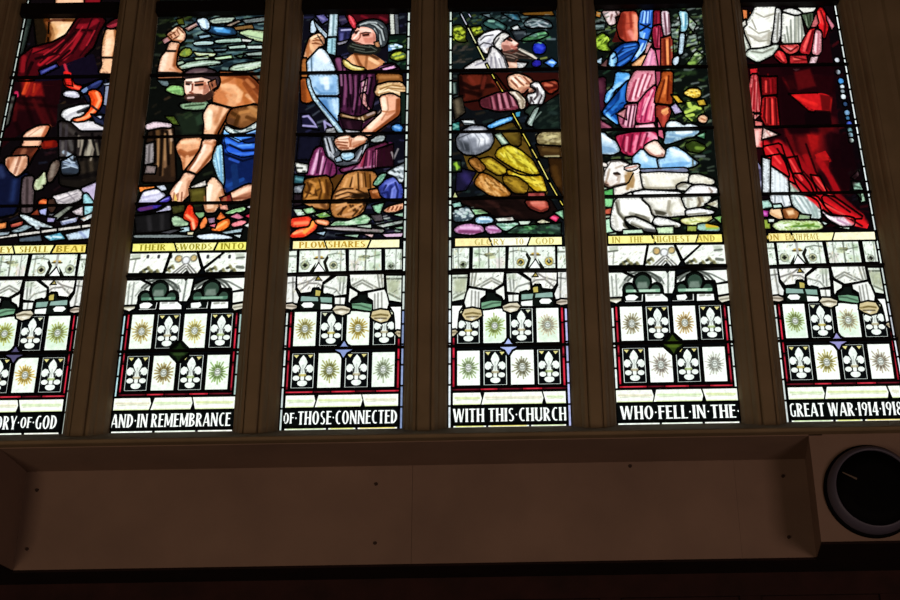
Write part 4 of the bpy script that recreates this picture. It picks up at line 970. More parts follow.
    P(b, 'a6c8e6', "103,-40 318,-40 328,112 150,112 118,60"); B('5c8cbc', "170,40 300,30 300,90 190,95", 14, 0.6); B('dcecf8', "180,-20 260,-20 250,30 190,30", 10, 0.7); B('7ca8d4', "280,-30 315,-20 315,100 290,90", 8, 0.6)
    P(b, '6c9ac8', "150,130 328,130 328,290 310,325 200,205"); B('a4c8e8', "240,150 310,150 310,270 280,250", 10, 0.6); B('3c6ca4', "170,150 240,150 260,240 220,210", 10, 0.6); S('c4def0', "318,140 318,280", 1.4, 2, 0.7)
    P(b, 'ccebfa', "103,-10 118,60 152,130 302,308 364,397 338,402 278,322 138,142 98,40 92,-10", 0.006); S('5c88a0', "310,320 350,380", 1, 1.2, 0.6)
    P(t, '33132a', "330,262 425,282 482,287 600,235 608,262 560,330 500,400 480,410 380,395 340,330", 0.005)
    P(t, 'e2b4bc', "498,20 542,-10 527,82 500,92", 0.005); S('5c1c34', "505,55 530,40", 1.4, 1.4, 0.8); P(t, 'da9c9c', "493,105 527,103 527,170 564,228 508,172", 0.005)
    P(f + '/belt', '6a4a2c', "338,250 420,275 480,282 600,232 604,258 500,308 350,280", 0.004); S('c4a47c', "360,265 440,284", 1.2, 1.6, 0.7); S('d8c0a0', "480,288 490,318", 1.4, 1.4, 0.8); S('d0b48c', "505,280 515,312", 1.3, 1.4, 0.8); S('c8b4b4', "545,262 590,245", 2, 2, 0.6)
    P(t, '1c0a14', "345,288 500,312 480,402 380,392", 0.003); S('402030', "400,320 420,380", 3, 5, 0.6)
    P(t, '7a481f', "612,-48 795,-42 805,20 700,25 618,42", 0.006); S('ac7440', "640,-20 770,-25", 3, 6, 0.7)
    P(t, 'dab282', "614,42 700,18 795,18 838,72 806,138 720,102 620,124 597,82"); S('8c6034', "620,105 720,75 810,100", 1.6, 2.5, 0.7); S('a87848', "640,60 780,40", 1.5, 3, 0.6); S('f6dcb4', "640,80 730,55 800,70", 2, 3, 0.7)
    P(f, 'e9aa8a', "638,125 720,103 792,137 780,262 720,304 610,382 560,422 494,402 518,370 660,240 648,190"); S('84401f', "785,150 778,255 700,315 600,390", 3.5, 5, 0.8); S('fad4b8', "665,150 680,220 560,350", 5, 7, 0.7); S('b86e4c', "690,260 740,240", 2, 3, 0.6)
    P(bg, 'a9b2b2', "566,455 620,418 674,418 664,456 600,467", 0.006); S('6c7878', "600,450 660,435", 1.4, 2.5, 0.6)
    P(bg, '3c7cc6', "726,350 770,328 804,350 794,392 740,382", 0.005); S('98c8f0', "750,350 780,360", 2, 3, 0.7); P(bg, '101e18', "800,100 835,100 835,320 800,330", 0.003)
    P(bg, '0f0f1e', "35,425 192,430 152,592 20,592", 0.003); P(bg, '14122a', "50,260 110,262 175,370 60,350", 0.003)
    for p in ("62,275 98,270 155,335", "62,342 165,350", "220,310 232,375", "222,315 285,352 235,378"): S('9c94c4', p, 1.6, 1.8, 0.85)
    P(bg, 'b2b2b8', "376,373 480,388 502,412 400,402", 0.004); P(bg, 'a8a8ac', "240,372 290,360 305,400 235,405", 0.004); S('585858', "255,390 295,380", 1.4, 2, 0.7)
    crop(280, 110, 4.615)
    P(t, '45173a', "163,178 192,162 260,245 400,248 500,146 522,150 525,258 440,270 330,284 258,308 240,310 112,302", 0)
    crop(290, 160)
    P(f + '/trousers', '4a2c0e', "104,120 300,112 420,105 640,85 655,200 600,300 545,400 470,440 330,432 305,372 98,335", 0)
    crop(295, 80)
    ap = f + '/apron'
    P(ap, '43474e', "212,420 300,425 320,530 360,562 440,560 500,500 552,440 550,500 500,600 440,640 330,640 230,600")
    for p in ("235,440 260,560 310,600", "262,440 290,540", "222,470 235,570", "285,450 310,530", "530,470 480,580", "505,510 460,600", "330,600 460,605"): S('a4a8b0', p, 1.2, 1.6, 0.75)
    for p in ("250,440 278,555", "275,440 305,540", "518,490 470,590"): S('15171a', p, 1.2, 1.6, 0.75)
    P(ap, 'b6d8ea', "345,550 432,544 443,580 400,604 358,592", 0.006); S('5c88a8', "370,590 430,575", 1.2, 2, 0.6); P(ap, '9cb0c0', "305,590 335,575 345,605 315,610", 0.004)
    P(f, 'eab89a', "298,450 330,428 400,413 432,440 480,413 532,430 548,460 480,492 430,522 340,527 308,490")
    for p in ("318,460 380,470", "322,480 385,492", "340,502 400,508", "425,445 410,500"): S('90523a', p, 0.9, 1.4, 0.75)
    S('fce0c8', "340,445 400,440", 3, 4, 0.7); S('b07050', "440,480 520,460", 3, 5, 0.6); S('fadcc4', "460,440 510,440", 3, 4, 0.7)
    crop(280, 110, 4.615)
    P(t, '762a58', "163,180 192,168 207,215 250,247 258,290 240,307 150,302 116,300"); S('d298be', "182,190 165,240 148,290", 3, 4, 0.8); S('b06494', "205,230 200,290", 3, 4, 0.7); S('481434', "192,200 178,290", 1.6, 3, 0.8); S('4c1838', "225,245 228,300", 2, 4, 0.7)
    P(t, '5c1f3e', "278,272 370,250 402,180 492,148 502,240 440,267 330,277 288,287"); S('a43448', "390,195 372,255", 4, 6, 0.7); S('b86090', "435,200 420,262", 2, 4, 0.7); S('2c0c20', "410,200 400,260", 2, 3, 0.7); S('90507c', "300,275 360,262", 2, 3, 0.6); S('c8a0b8', "338,272 440,258", 1.2, 2, 0.6); P(t, '240a14', "445,185 520,160 520,258 445,262", 0.005); S('b0a8a8', "545,180 525,225 515,195", 1.2, 1.5, 0.6)
    crop(290, 160)
    tr = f + '/trousers'
    P(tr, '7c4d1a', "112,145 280,120 315,200 290,372 200,364 96,322"); S('b4762e', "130,260 220,180", 5, 6, 0.8); S('9c6426', "230,200 260,270", 5, 6, 0.7); S('45240a', "160,180 130,250", 2, 4, 0.7); S('4a280c', "290,180 270,300", 4, 6, 0.8); S('d0924c', "120,270 170,240", 3, 5, 0.7); S('45260c', "200,230 240,210", 1.4, 3, 0.7)
    P(tr, 'b27a48', "106,325 282,318 275,366 150,348", 0); S('5c3416', "240,330 270,360", 3, 5, 0.7); S('080502', "100,319 290,318", 2.0, 0.9, 1)
    P(tr, 'aa703a', "355,212 420,108 500,83 625,88 655,130 645,220 585,282 545,392 470,437 328,427 306,352 328,262")
    S('5c340e', "545,100 545,200", 1.4, 2.5, 0.7); S('63390f', "580,100 590,200", 2.5, 4, 0.7); S('cc9050', "440,130 420,200", 6, 8, 0.6); S('d29a5c', "500,110 500,180", 4, 6, 0.6)
    for p in ("340,250 420,225 500,240", "345,280 430,260 530,280", "360,305 460,295", "480,260 560,270 590,300", "450,340 480,380", "540,330 500,390", "360,410 420,350"): S('3a1d08', p, 1.4, 2.2, 0.8)
    for p in ("360,240 430,240", "380,270 470,275", "350,370 420,330", "500,350 540,380", "470,400 400,415"): S('d8a070', p, 2, 3, 0.6)
    S('080502', "308,318 600,318", 2, 0.9, 0.9); B('38200c', "520,240 590,250 580,320 500,320", 14, 0.6)
    P(f + '/boot', 'a45c2c', "598,230 662,216 684,280 622,304"); S('643012', "610,250 660,290", 3, 5, 0.7); S('d09060', "625,240 650,235", 2, 3, 0.7)
    P(f + '/blue_shoe', '3a469e', "663,200 720,148 782,126 824,160 845,230 834,304 740,294 688,272"); S('6c78cc', "720,180 770,150 800,170", 3, 5, 0.7); S('1c2464', "760,200 740,280", 3, 5, 0.8); S('7480d0', "800,210 780,280", 3, 5, 0.6); S('242c70', "690,215 720,250", 3, 4, 0.6)
    P(f, 'f0b28a', "703,380 740,353 855,320 856,360 780,392 728,392")
    for x in (745, 775, 805, 832): S('74341a', "%d,352 %d,375" % (x, x - 12), 1.2, 1.4, 0.8)
    S('100804', "740,340 850,318", 1.2, 1.5, 0.8)
    wf = 'white_flowers'
    P(wf, '8a949a', "725,95 790,58 862,25 864,115 832,175 798,124", 0.006)
    for x, y in ((760, 95), (800, 70), (835, 60), (820, 100), (845, 120), (790, 105), (835, 150)): S('d8e0e4', "%d,%d %d,%d" % (x - 8, y, x + 8, y + 4), 2.4, 2.5, 0.8)
    for x, y in ((780, 80), (815, 85), (830, 130)): S('2c3438', "%d,%d %d,%d" % (x - 6, y, x + 6, y + 10), 1.4, 2, 0.7)
    P(wf, 'a6a69e', "42,20 132,38 122,92 60,92", 0.006)
    for x, y in ((65, 40), (100, 50), (75, 75), (115, 70)): S('e8e8e2', "%d,%d %d,%d" % (x - 7, y, x + 7, y + 4), 2.4, 2.5, 0.8)
    for x, y in ((85, 60), (60, 60), (105, 85)): S('20241f', "%d,%d %d,%d" % (x - 6, y, x + 6, y), 1.4, 2, 0.7)
    g = 'grass_patch'
    P(g, '26505a', "38,118 102,128 92,172 36,172", 0.005); S('6ca4a8', "50,140 90,150", 2, 3, 0.6); P(g, '70757e', "36,200 102,188 82,242 36,248", 0.005); S('a8b0b4', "60,210 80,225", 2, 3, 0.6); P(g, '20161c', "36,258 80,262 84,330 36,340", 0.004)
    P(g, '8cc4a6', "628,180 680,108 722,103 682,170 650,192", 0.006); S('3c7054', "650,170 700,120", 1, 2, 0.6)
    strips(g, (('dae9e2', "28,370 90,373 112,410 60,417"), ('9ccc94', "98,370 162,358 192,390 130,402"), ('74a444', "188,410 260,393 312,422 230,434"), ('a4cca4', "300,492 350,458 430,463 520,428 562,408 604,440 574,482 440,492"), ('94cca4', "623,345 702,323 672,402 640,382")), 0.006)
    for p in ("330,480 420,475 540,440", "500,470 570,430", "210,412 290,420"): S('4c7c50', p, 0.8, 2, 0.7)
    S('e4f4e4', "420,470 500,462", 2, 3, 0.6)
    P('flames', 'f0452a', "8,440 140,423 164,450 132,504 8,502", 0.006); S('ff9464', "40,475 130,470", 2.5, 4, 0.7); S('c81c14', "30,450 110,440", 2, 4, 0.6)
    P('flames', 'ff5430', "6,560 60,518 150,508 172,448 204,480 192,520 110,577 10,582", 0.006); S('f8a448', "110,540 165,490 175,460", 3, 4, 0.8); S('ffc080', "30,550 90,530", 2, 3, 0.6); S('d02414', "20,572 100,568", 2, 3, 0.7)
    P('flames', 'f08c5c', "188,450 240,448 294,460 284,492 230,482 200,470", 0.006); S('fcc49c', "210,458 270,475", 1.5, 2, 0.7)
    strips('blade_on_ground', (('b4bcb4', "626,492 842,453 838,472 700,502"), ('8b8080', "246,510 400,503 704,525 692,542 400,527"), ('aac6d6', "176,545 262,538 250,562"), ('94b49c', "343,562 512,560 502,577"), ('d4b4b4', "528,550 622,560 612,577"), ('d2b2ca', "688,555 842,550 832,572 720,574"), ('b4c4b4', "438,495 602,488 602,507"), ('8cb494', "748,510 852,500 852,517"), ('94bca0', "760,410 852,395 850,425"), ('4c4448', "610,415 680,412 690,450 640,455")), 0.005)
    S('d0c8cc', "280,515 520,522", 0.9, 1.5, 0.6)
def shepherd_scene():
    k = 3; scene_ground(k, '0a0d10')
    crop(445, 0)
    h = 'hillside'
    P(h, '0c1517', "45,95 830,85 850,535 45,535", 0)
    P('foliage', '4a5612', "60,200 110,188 155,230 145,290 160,310 100,310 62,270", 0.004)
    for x, y in ((90, 215), (120, 235), (85, 250), (130, 270), (95, 290), (110, 212)): S('90a028', "%d,%d %d,%d" % (x - 8, y, x + 10, y + 4), 2.6, 3.5, 0.8)
    P('foliage', '4c5814', "198,210 262,198 284,240 220,272", 0.004); S('8c9c28', "215,215 270,230", 3, 4, 0.7); B('2a3410', "60,300 180,300 190,340 70,340", 14, 0.5)
    P(h, '1b3434', "285,175 340,138 402,165 464,202 430,232 330,204", 0.004); S('8cbca8', "330,158 365,160", 2, 3, 0.8); S('5c9088', "390,180 430,200", 2.5, 4, 0.7); S('3c6860', "310,180 380,210", 3, 5, 0.6)
    P(h, '606e74', "268,108 330,108 337,132", 0.003); P(h, '14303e', "428,100 540,108 564,152 510,144", 0.004); S('3c7c98', "500,115 545,150", 2.5, 4, 0.7); S('6c8c94', "440,102 500,104", 1.2, 2, 0.7)
    P(h, '684414', "568,94 800,88 812,112 600,110", 0.004)
    P(h, '2c343c', "598,170 640,138 700,138 782,163 804,207 720,202 650,207 608,197", 0.005)
    for p in ("620,165 660,150 700,160", "640,190 690,170 720,195", "705,155 770,180", "650,205 700,190 760,205", "610,185 640,180"): S('b8c0c4', p, 1.3, 2, 0.8)
    P(h, '6c7276', "503,207 540,193 564,222 530,234", 0.005); S('d8dcdc', "515,212 540,204", 2.6, 3, 0.8); P(h, '242a30', "500,235 600,230 610,290 540,300", 0.003); S('50585c', "530,250 590,245", 2, 4, 0.6)
    P(h, '24482a', "573,302 660,258 742,233 776,262 700,292 620,304", 0.005); S('84c48c', "670,262 755,246", 2.2, 3, 0.85); S('4c8454', "600,290 660,285", 2.4, 3, 0.7); S('3c6c44', "720,280 780,285", 3, 4, 0.6)
    P('blue_flowers', '1a28ae', "662,360 675,325 710,315 748,335 752,375 730,400 690,402 668,388", 0.004); S('3c4cd8', "700,345 725,360", 3, 5, 0.7); P('blue_flowers', '221e94', "655,475 680,450 712,455 715,485 690,500 665,495", 0.004)
    P('blue_flowers', '4c8cf0', "750,470 800,443 836,470 804,504", 0.005); S('c0e4fc', "785,465 815,470", 2, 2.5, 0.8); S('8c9444', "720,440 760,432", 1.6, 2, 0.7)
    f = 'shepherd_figure'; hd = f + '/head_cloth'
    P(hd, 'd3d2d6', "246,292 300,248 400,223 464,250 402,280 367,330 342,392 300,402 258,342")
    for p in ("290,290 350,260", "300,340 340,300", "310,380 340,340"): S('9490a0', p, 1.5, 4, 0.6)
    S('f4f2f4', "330,255 400,245", 3, 4, 0.7); P(hd, 'a09088', "290,375 335,350 338,398 305,408", 0)
    P(hd, 'e2ded9', "368,312 400,270 440,243 484,265 430,302 417,382 383,362")
    P(hd, 'dad6d6', "145,512 240,453 322,438 347,350 402,380 442,430 474,520 470,527 150,527")
    for p in ("370,400 400,500", "340,420 360,510", "420,430 440,510", "240,480 330,460"): S('96929a', p, 1.5, 3.5, 0.6)
    S('f6f4f4', "390,410 425,500", 3, 5, 0.6); P(hd, 'd2d2d2', "543,468 614,473 592,502 550,517")
    P(f, 'dba494', "418,330 450,300 490,283 522,305 558,325 542,350 547,380 500,402 430,382", 0)
    B('a86c5c', "425,340 500,345 490,390 435,380", 8, 0.6); B('f6d0c0', "500,300 550,322 520,340 490,320", 5, 0.7); B('c08070', "440,305 480,300 470,330", 5, 0.5)
    S('301410', "470,293 498,303", 1.5, 1.3, 0.9); S('58281c', "462,285 490,284", 0.9, 1.2, 0.7); S('803c34', "540,345 520,352", 1, 1.3, 0.8); S('8c4c40', "548,372 520,372", 1, 1.4, 0.8)
    P(f, 'd4a48c', "468,445 540,450 542,517 478,517", 0); S('6c4030', "470,440 535,450", 2.5, 4, 0.8); S('f0d0bc', "500,480 530,490", 2.5, 4, 0.7)
    P(f + '/beard', '42342e', "428,388 552,358 600,383 652,400 694,435 690,445 620,442 540,437 518,472 458,450", 0)
    for p in ("560,368 620,395 685,436", "570,390 640,425", "580,415 660,438"): S('d6cec0', p, 1.5, 2, 0.85)
    for p in ("440,395 520,420", "470,415 540,430", "520,395 580,425"): S('92786a', p, 1.2, 2.5, 0.7)
    S('120a08', "600,405 640,415", 1.4, 1.6, 0.7)
    rb = f + '/red_robe'
    P(rb, '2a0b08', "100,545 880,545 900,640 900,780 200,830 100,760", 0)
    P(rb, '3c120a', "105,560 370,560 470,690 400,700 280,740 120,765"); B('6c2414', "180,560 270,560 280,640 160,660", 16, 0.6); S('180504', "300,580 260,720", 4, 6, 0.6); S('501a10', "150,620 150,720", 5, 8, 0.6)
    crop(445, 80)
    P(rb, '702c3c', "262,150 400,98 482,88 532,130 574,190 540,222 400,232 275,202")
    for p in ("400,110 420,210", "450,105 480,210", "500,120 530,190", "350,130 370,215"): S('b46c7c', p, 2, 3.5, 0.7)
    for p in ("425,110 450,215", "480,110 510,200", "375,120 395,220"): S('34101a', p, 1.4, 2.5, 0.7)
    B('2c0c10', "262,150 330,130 340,210 280,200", 12, 0.6)
    P(f, 'eaba9a', "470,-25 540,-48 600,-30 650,0 654,30 620,62 580,104 530,77 485,50")
    for p in ("500,0 540,40", "530,-20 575,30", "565,-25 605,25", "600,-15 630,30"): S('94553c', p, 1.1, 1.6, 0.75)
    S('fce0cc', "500,-20 530,10", 2.5, 3, 0.7); S('fadcc4', "545,-25 580,5", 2.5, 3, 0.6); S('a86c50', "560,70 600,60", 3, 5, 0.6)
    P(rb, 'd8ccb8', "478,85 540,88 602,150 594,212 565,218 548,150", 0.006); S('8c7c64', "555,110 585,200", 1.6, 3, 0.6); S('f4ece0', "520,95 565,140", 2, 3, 0.7)
    P(f, 'c89880', "618,58 680,45 694,90 640,114", 0); S('5c3024', "640,90 690,60", 2, 3, 0.6)
    P(rb, 'e8e6e6', "638,40 690,12 734,60 748,112 722,187 638,182 616,112 678,100 692,70")
    for p in ("690,60 705,105 670,145", "660,60 680,90", "650,130 640,170"): S('382e30', p, 1.6, 2.2, 0.8)
    S('a4a0a4', "715,90 700,170", 2, 4, 0.6)
    P(rb, '7e2a1a', "718,20 835,5 850,62 790,104 752,70"); S('b85840', "760,30 820,25", 3, 5, 0.7); S('48100a', "770,70 830,50", 2.5, 4, 0.7)
    P(f + '/shawl', '29372e', "598,240 640,193 744,193 724,272 660,349 606,332 640,260"); P(f + '/shawl', 'b6c6be', "678,215 744,196 724,272 660,347 618,327", 0.004); S('6c8078', "700,220 650,330", 1.2, 2, 0.6)
    P(f + '/sash', '5cacee', "316,347 400,303 502,273 502,302 420,337 340,362", 0.006); S('a4d8fa', "370,335 470,295", 1.6, 2.5, 0.7); P(f + '/sash', '3c8cac', "535,245 560,238 555,270 538,275", 0.004)
    P(h, '3a3226', "58,150 122,128 145,240 80,292", 0.004); S('6c604c', "90,160 100,240", 3, 5, 0.6); P(h, '1c5c58', "58,328 102,318 104,374 58,374", 0.004); S('6cb4a8', "70,335 95,350", 1.8, 2.5, 0.8); S('70a898', "65,365 95,345", 1.4, 2, 0.7); P(h, '889094', "126,303 212,303 224,332 150,334", 0.005); S('e4e8e8', "150,312 205,318", 1.8, 2, 0.8); S('242c30', "150,325 205,328", 1.2, 1.5, 0.7); P(h, '2c3c38', "60,20 80,20 82,100 64,105", 0.003); S('7c8c84', "68,30 72,95", 1.2, 2, 0.7)
    P(h, '0c1412', "720,200 860,110 860,380 700,380 660,345", 0.002); S('243430', "780,240 830,250", 3, 6, 0.6)
    P(f + '/yellow_mantle', '523d10', "130,540 330,500 400,380 560,330 660,600 730,740 775,850 730,880 560,860 440,885 330,870 220,790", 0)
    speckle("130,540 330,500 400,380 560,330 660,600 730,740 775,850 730,880 560,860 440,885 330,870 220,790", ['4c380e', '5c4414', '1c1406', '6c4c1c'], 60, 3, 0.7, -0.7, 2.5)
    bn = 'bundle'
    P(bn, '80848f', "86,440 130,380 200,343 290,348 347,400 364,450 332,514 240,559 150,557 96,510")
    B('dcdfe8', "180,370 280,365 300,420 200,430", 14, 0.85); B('e0e2ea', "240,430 310,420 330,470 250,500", 14, 0.7); B('3c4048', "100,450 170,470 200,550 130,530", 16, 0.75); B('484c54', "220,520 320,490 260,552", 12, 0.5); B('c4c8d2', "150,400 190,380 190,440 140,450", 10, 0.6)
    for p in ("255,440 270,510", "285,430 300,490", "230,450 235,520"): S('70747e', p, 1, 2.5, 0.5)
    y = f + '/yellow_mantle'
    P(y, '4c3a10', "368,370 502,318 564,400 562,492 460,482 418,400", 0.0052); S('705a1c', "430,380 520,440", 4, 8, 0.6)
    P(f + '/sash', '98b49c', "378,410 412,398 474,475 430,484", 0.005); S('d0e0cc', "400,415 450,470", 1.6, 2.5, 0.7)
    P(y, 'b29a1c', "400,520 480,488 560,528 650,600 700,695 705,702 640,704 520,660 440,610 380,570", 0.0052)
    for p in ("470,510 540,560 620,620", "500,510 580,560", "540,590 640,670", "600,600 680,680", "450,560 520,620"): S('dcd044', p, 2.5, 3.5, 0.75)
    for p in ("460,530 520,590 600,650", "540,545 620,600"): S('6c5a0c', p, 1.6, 2.5, 0.6)
    P(h, '887a54', "688,430 720,393 880,388 880,502 700,482"); B('c4b882', "720,410 850,400 850,440 740,445", 10, 0.7); S('544828', "720,470 850,485", 3, 5, 0.7); S('b0a470', "770,495 775,470", 2, 3, 0.6)
    P(h, '382510', "690,492 880,504 880,600 720,570"); S('a49c74', "750,575 850,572", 1.8, 2, 0.8); S('5c4420', "740,520 840,530", 3, 6, 0.6)
    crop(445, 160)
    P(rb, '130908', "90,300 600,240 790,300 860,430 800,440 560,442 300,402 180,350", 0.003)
    P(f, '16132c', "95,60 225,95 152,222 85,232", 0.004); S('2c2458', "150,120 180,160", 6, 10, 0.7)
    P(y, '8c7018', "250,0 340,-20 464,70 452,97 400,112 318,62", 0.0052); S('d4bc38', "330,10 440,80", 3, 4, 0.7); S('b89c2c', "340,50 410,95", 2.5, 4, 0.7)
    P(y, 'bc9a1c', "468,75 560,118 650,128 724,118 760,237 680,232 640,192 560,142 480,112", 0.0052); S('ecd848', "520,110 640,160 720,170", 3, 4, 0.7); S('f0e058', "660,140 740,220", 3, 4, 0.5); S('7c640c', "600,150 660,200", 2, 3, 0.6)
    P(y, '785a14', "438,120 540,130 624,192 604,249 520,244 448,172", 0.0052); S('b08c28', "480,150 570,210", 4, 6, 0.7)
    P(y, 'a26826', "226,160 270,98 332,118 432,190 496,258 440,279 340,264 236,192", 0.0052)
    for p in ("270,130 300,200 380,250", "320,140 400,220", "260,170 320,230"): S('d8a05c', p, 2.4, 4, 0.75)
    for p in ("300,150 350,230", "360,170 440,240"): S('643c10', p, 1.5, 3, 0.6)
    P(y, '7a4c1c', "178,0 230,-20 304,60 262,92 208,50", 0.0052); S('b47c3c', "200,10 260,75", 2.5, 4, 0.7)
    P(f + '/red_hem', '9c4440', "628,250 740,248 752,292 626,292"); P(f + '/red_hem', 'b04c3c', "600,308 764,306 778,370 720,393 640,362"); S('d87868', "660,330 740,340", 3, 6, 0.6); S('6c241c', "620,320 660,370", 3, 4, 0.6)
    P(h, '2a1808', "780,-10 890,-10 890,282 800,122", 0.003); S('4c3010', "820,60 850,180", 5, 8, 0.6)
    S('9c8c90', "130,293 480,291", 0.8, 1, 0.5)
    g = 'flower_bank'
    strips(g, (('94c4b6', "58,330 110,318 122,347 70,352"), ('3c4c56', "62,380 170,348 218,412 190,452 70,462"), ('a4d49c', "200,370 270,373 334,402 230,407"), ('a4cae0', "230,440 270,423 342,428 364,462 300,477 238,472"),
               ('dadcd2', "376,437 500,430 518,452 400,457"), ('c88cba', "66,522 110,490 180,478 272,493 299,532 200,560 90,548"), ('c88aba', "298,507 350,488 402,498 429,542 330,553"), ('aad2c2', "378,475 480,478 542,468 548,502 450,532"),
               ('cadaca', "556,460 642,458 622,482 570,482"), ('d4d4b4', "686,465 730,448 794,470 762,492"), ('c82454', "783,435 820,413 854,430 832,462"), ('1e3226', "540,502 862,478 862,557 450,552"), ('94cca4', "826,395 880,378 888,442"), ('cad494', "58,292 75,238 98,292"), ('20301c', "60,10 110,10 115,80 62,85")), 0.006)
    for x, yy in ((125, 370), (150, 395), (200, 415), (110, 400), (170, 375), (140, 420), (90, 385)): S('ccd8d8', "%d,%d %d,%d" % (x - 8, yy, x + 8, yy + 4), 2.4, 2.5, 0.8)
    S('702c58', "110,535 260,540", 2.4, 3, 0.75); S('ecc4e4', "120,505 250,510", 2, 3, 0.6); S('8c3c74', "330,520 400,530", 1.6, 3, 0.6); S('e0c0e0', "330,505 390,512", 1.6, 3, 0.6)
    S('e8f4fc', "260,440 330,445", 1.6, 2, 0.7); S('4c7c9c', "270,460 330,458", 1.4, 2, 0.6); S('408448', "610,505 660,500", 4, 5, 0.8); S('70a870', "630,490 640,520", 2, 3, 0.7); S('f06890', "805,430 830,440", 2, 2.5, 0.7); S('5c9470', "560,530 600,520", 2, 4, 0.5); S('648078', "800,500 850,510", 3, 5, 0.5); S('80b428', "75,30 100,55", 2.4, 3, 0.7); S('a0c840', "85,20 90,70", 1.4, 2, 0.7)
    for p in ("225,385 310,400", "400,490 520,492"): S('5c8c64', p, 0.8, 2, 0.7)
    # the staff is one long thin row of pieces
    cuts = [(460.4, 13), (467.0, 25.5), (467.6, 27), (476.3, 44), (477.0, 45.6), (484.5, 60.5), (486.2, 63.5), (490, 71), (491.5, 73.4), (495, 79.5), (496.0, 81), (503.2, 92.3), (512.2, 112.5), (521.5, 129.5), (522.5, 132.8), (530.5, 146.8), (531.5, 148.5), (537.4, 159), (537.9, 160), (548.5, 180.3), (549.3, 182), (558.5, 198), (559.7, 200), (563.2, 206)]
    cl = ['c0c0d0', 'd6d6a4', 'd4d48c', 'ccc870', 'd2c850', 'ccc048', 'd8c850', 'd8c64c', 'd8c45c', 'e8dc78', 'e6d464', 'dcc850']
    for i in range(0, len(cuts), 2):
        (x0, y0), (x1, y1) = cuts[i], cuts[i + 1]
        q = [un(x0 - 1.15, y0 + 0.4), un(x0 + 1.15, y0 - 0.4), un(x1 + 1.15, y1 - 0.4), un(x1 - 1.15, y1 + 0.4)]
        P(f + '/staff', cl[i // 2], q, 0.006)
    P(h, 'b8b8d8', [un(467.5, 13.5), un(469.5, 13), un(472, 17.5), un(470.2, 18.2)], 0.003)

